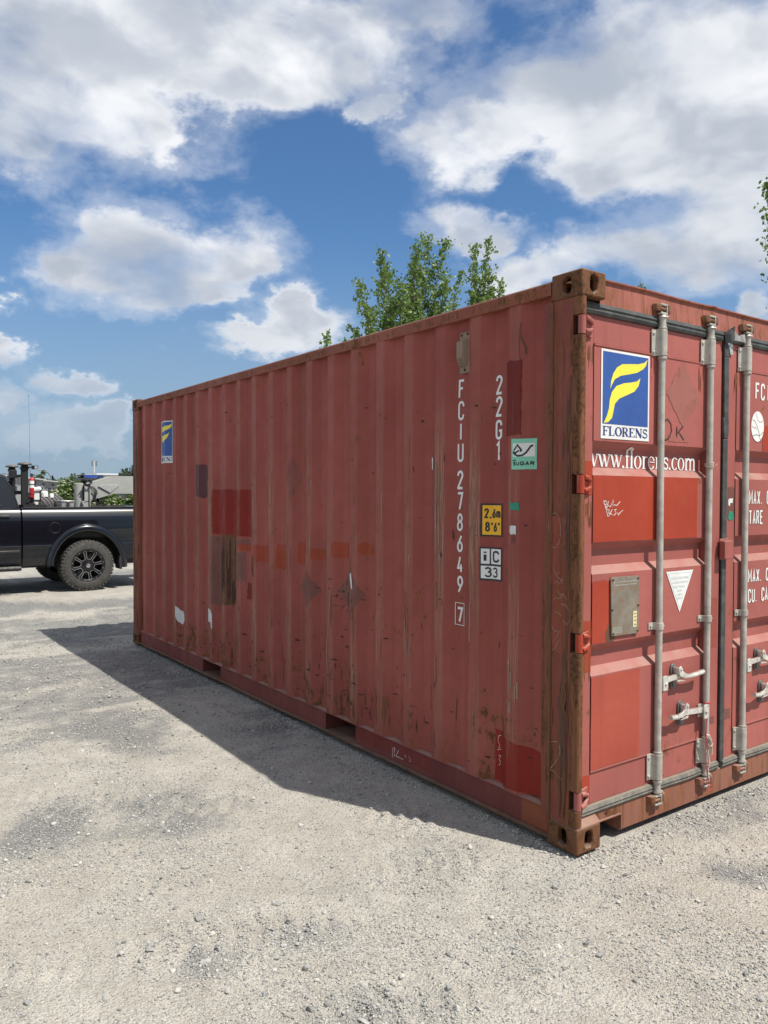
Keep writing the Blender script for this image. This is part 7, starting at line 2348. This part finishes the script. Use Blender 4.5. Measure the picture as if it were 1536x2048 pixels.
for x0, x1, z1 in ((35.0, 36.1, 2.95), (12.0, 13.1, 2.4), (52.0, 53.0, 2.3)):
    MB().box(x0, -0.075, 0.0, x1, -0.031, z1).build('door', M['openings'], ws)
for x0, x1 in ((39.0, 42.2), (20.0, 24.0), (27.0, 31.0), (46.0, 49.5)):
    fr_ = MB().box(x0, -0.075, 1.5, x1, -0.031, 2.55).build('window', M['trim'], ws)
    MB().box(x0 + 0.08, -0.085, 1.58, x1 - 0.08, -0.0755, 2.47).build('pane', M['openings'], fr_)
MB().box(36.6, -0.06, 0, 38.6, -0.031, 3.3).build('dark_panel', M['darksiding'], ws)
for x0 in (42.3, 50.5, 57.0): MB().box(x0, -0.30, 2.75, x0 + 0.22, -0.031, 3.0).build('wall_lamp', M['openings'], ws)

st2 = empty('shop_building', (32.3, 130, 0), 0, 'low building with a bright blue and grey fascia behind the trailer neck', 'building')
MB().box(0.5, 0.6, 0, 13.5, 9.0, 4.19).build('wall', M['darksiding'], st2)
MB().box(0.0, 0.0, 4.20, 2.98, 0.58, 4.68).build('fascia', M['bluefascia'], st2)
MB().box(2.985, 0.0, 4.20, 14.0, 0.58, 4.68).build('fascia', M['darksiding'], st2)
MB().box(-0.05, -0.05, 4.682, 14.05, 9.1, 4.75).build('roof', M['trim'], st2)
MB().box(2.6, 2.5, 4.752, 6.6, 5.5, 5.02).build('roof_unit', M['trim'], st2)
for x0 in (1.2, 4.6, 8.0):
    fr_ = MB().box(x0, 0.55, 0.6, x0 + 2.6, 0.598, 3.2).build('window', M['trim'], st2)
    MB().box(x0 + 0.1, 0.535, 0.7, x0 + 2.5, 0.549, 3.1).build('pane', M['openings'], fr_)

M['lampgrey'] = simple('lamp_post_grey', (0.20, 0.21, 0.215), 0.5, 0.3)
lp = empty('street_lamp', (32.0, 151.0, 0), 0, 'tall street lamp with curved arm above the workshop roof', 'street lamp')
MB().tube([(0, 0, 0), (0, 0, 2.5), (-0.03, 0, 4.0), (-0.25, 0, 4.75), (-0.62, 0, 5.35), (-1.15, 0, 5.72), (-1.75, 0, 5.88), (-2.1, 0, 5.87)], [0.14, 0.11, 0.10, 0.095, 0.09, 0.085, 0.08, 0.08], 8).build('mast', M['lampgrey'], lp, smooth=60)
MB().sphere((-2.22, 0, 5.83), 0.24, 12, (1.1, 0.5, 0.35)).build('lamp_head', M['lampgrey'], lp, smooth=60)
tw = empty('mobile_mast', (80.7, 300.0, 0), 0, 'pale mobile phone mast with antenna panels above the blue fascia', 'mast')
MB().tube([(0, 0, 0), (0, 0, 13.8)], [0.42, 0.26], 10).build('pole', M['trim'], tw, smooth=60)
mb = MB()
mb.tube([(-0.9, 0, 12.2), (0.9, 0, 12.2)], 0.06, 6); mb.tube([(-0.9, 0, 13.4), (0.9, 0, 13.4)], 0.06, 6); mb.tube([(0, 0, 13.8), (0, 0, 14.6)], 0.05, 6); mb.build('antenna_frame', M['lampgrey'], tw)
for x in (-0.95, -0.62, 0.62, 0.95): MB().box(x - 0.12, -0.35, 11.9, x + 0.12, -0.15, 13.9).build('antenna_panel', M['lampgrey'], tw)
MB().box(-0.52, -0.3, 7.6, -0.30, -0.1, 9.4).build('cabinet', M['lampgrey'], tw)
pp = empty('marker_post', (6.62, 25.4, 0), 0, 'pale round post standing between the bushes under the trailer neck', 'post')
MB().lathe([(0.125, 0), (0.125, 1.40), (0.11, 1.47), (0.05, 1.50)], (0, 0, 0), (0, 0, 1), 18).build('shaft', simple('pale_blue_plastic', (0.50, 0.56, 0.62), 0.5, var=0.06), pp, smooth=40)
MB().lathe([(0.135, 0.0), (0.135, 0.06)], (0, 0, 0), (0, 0, 1), 18).build('foot', M['lampgrey'], pp, smooth=40)
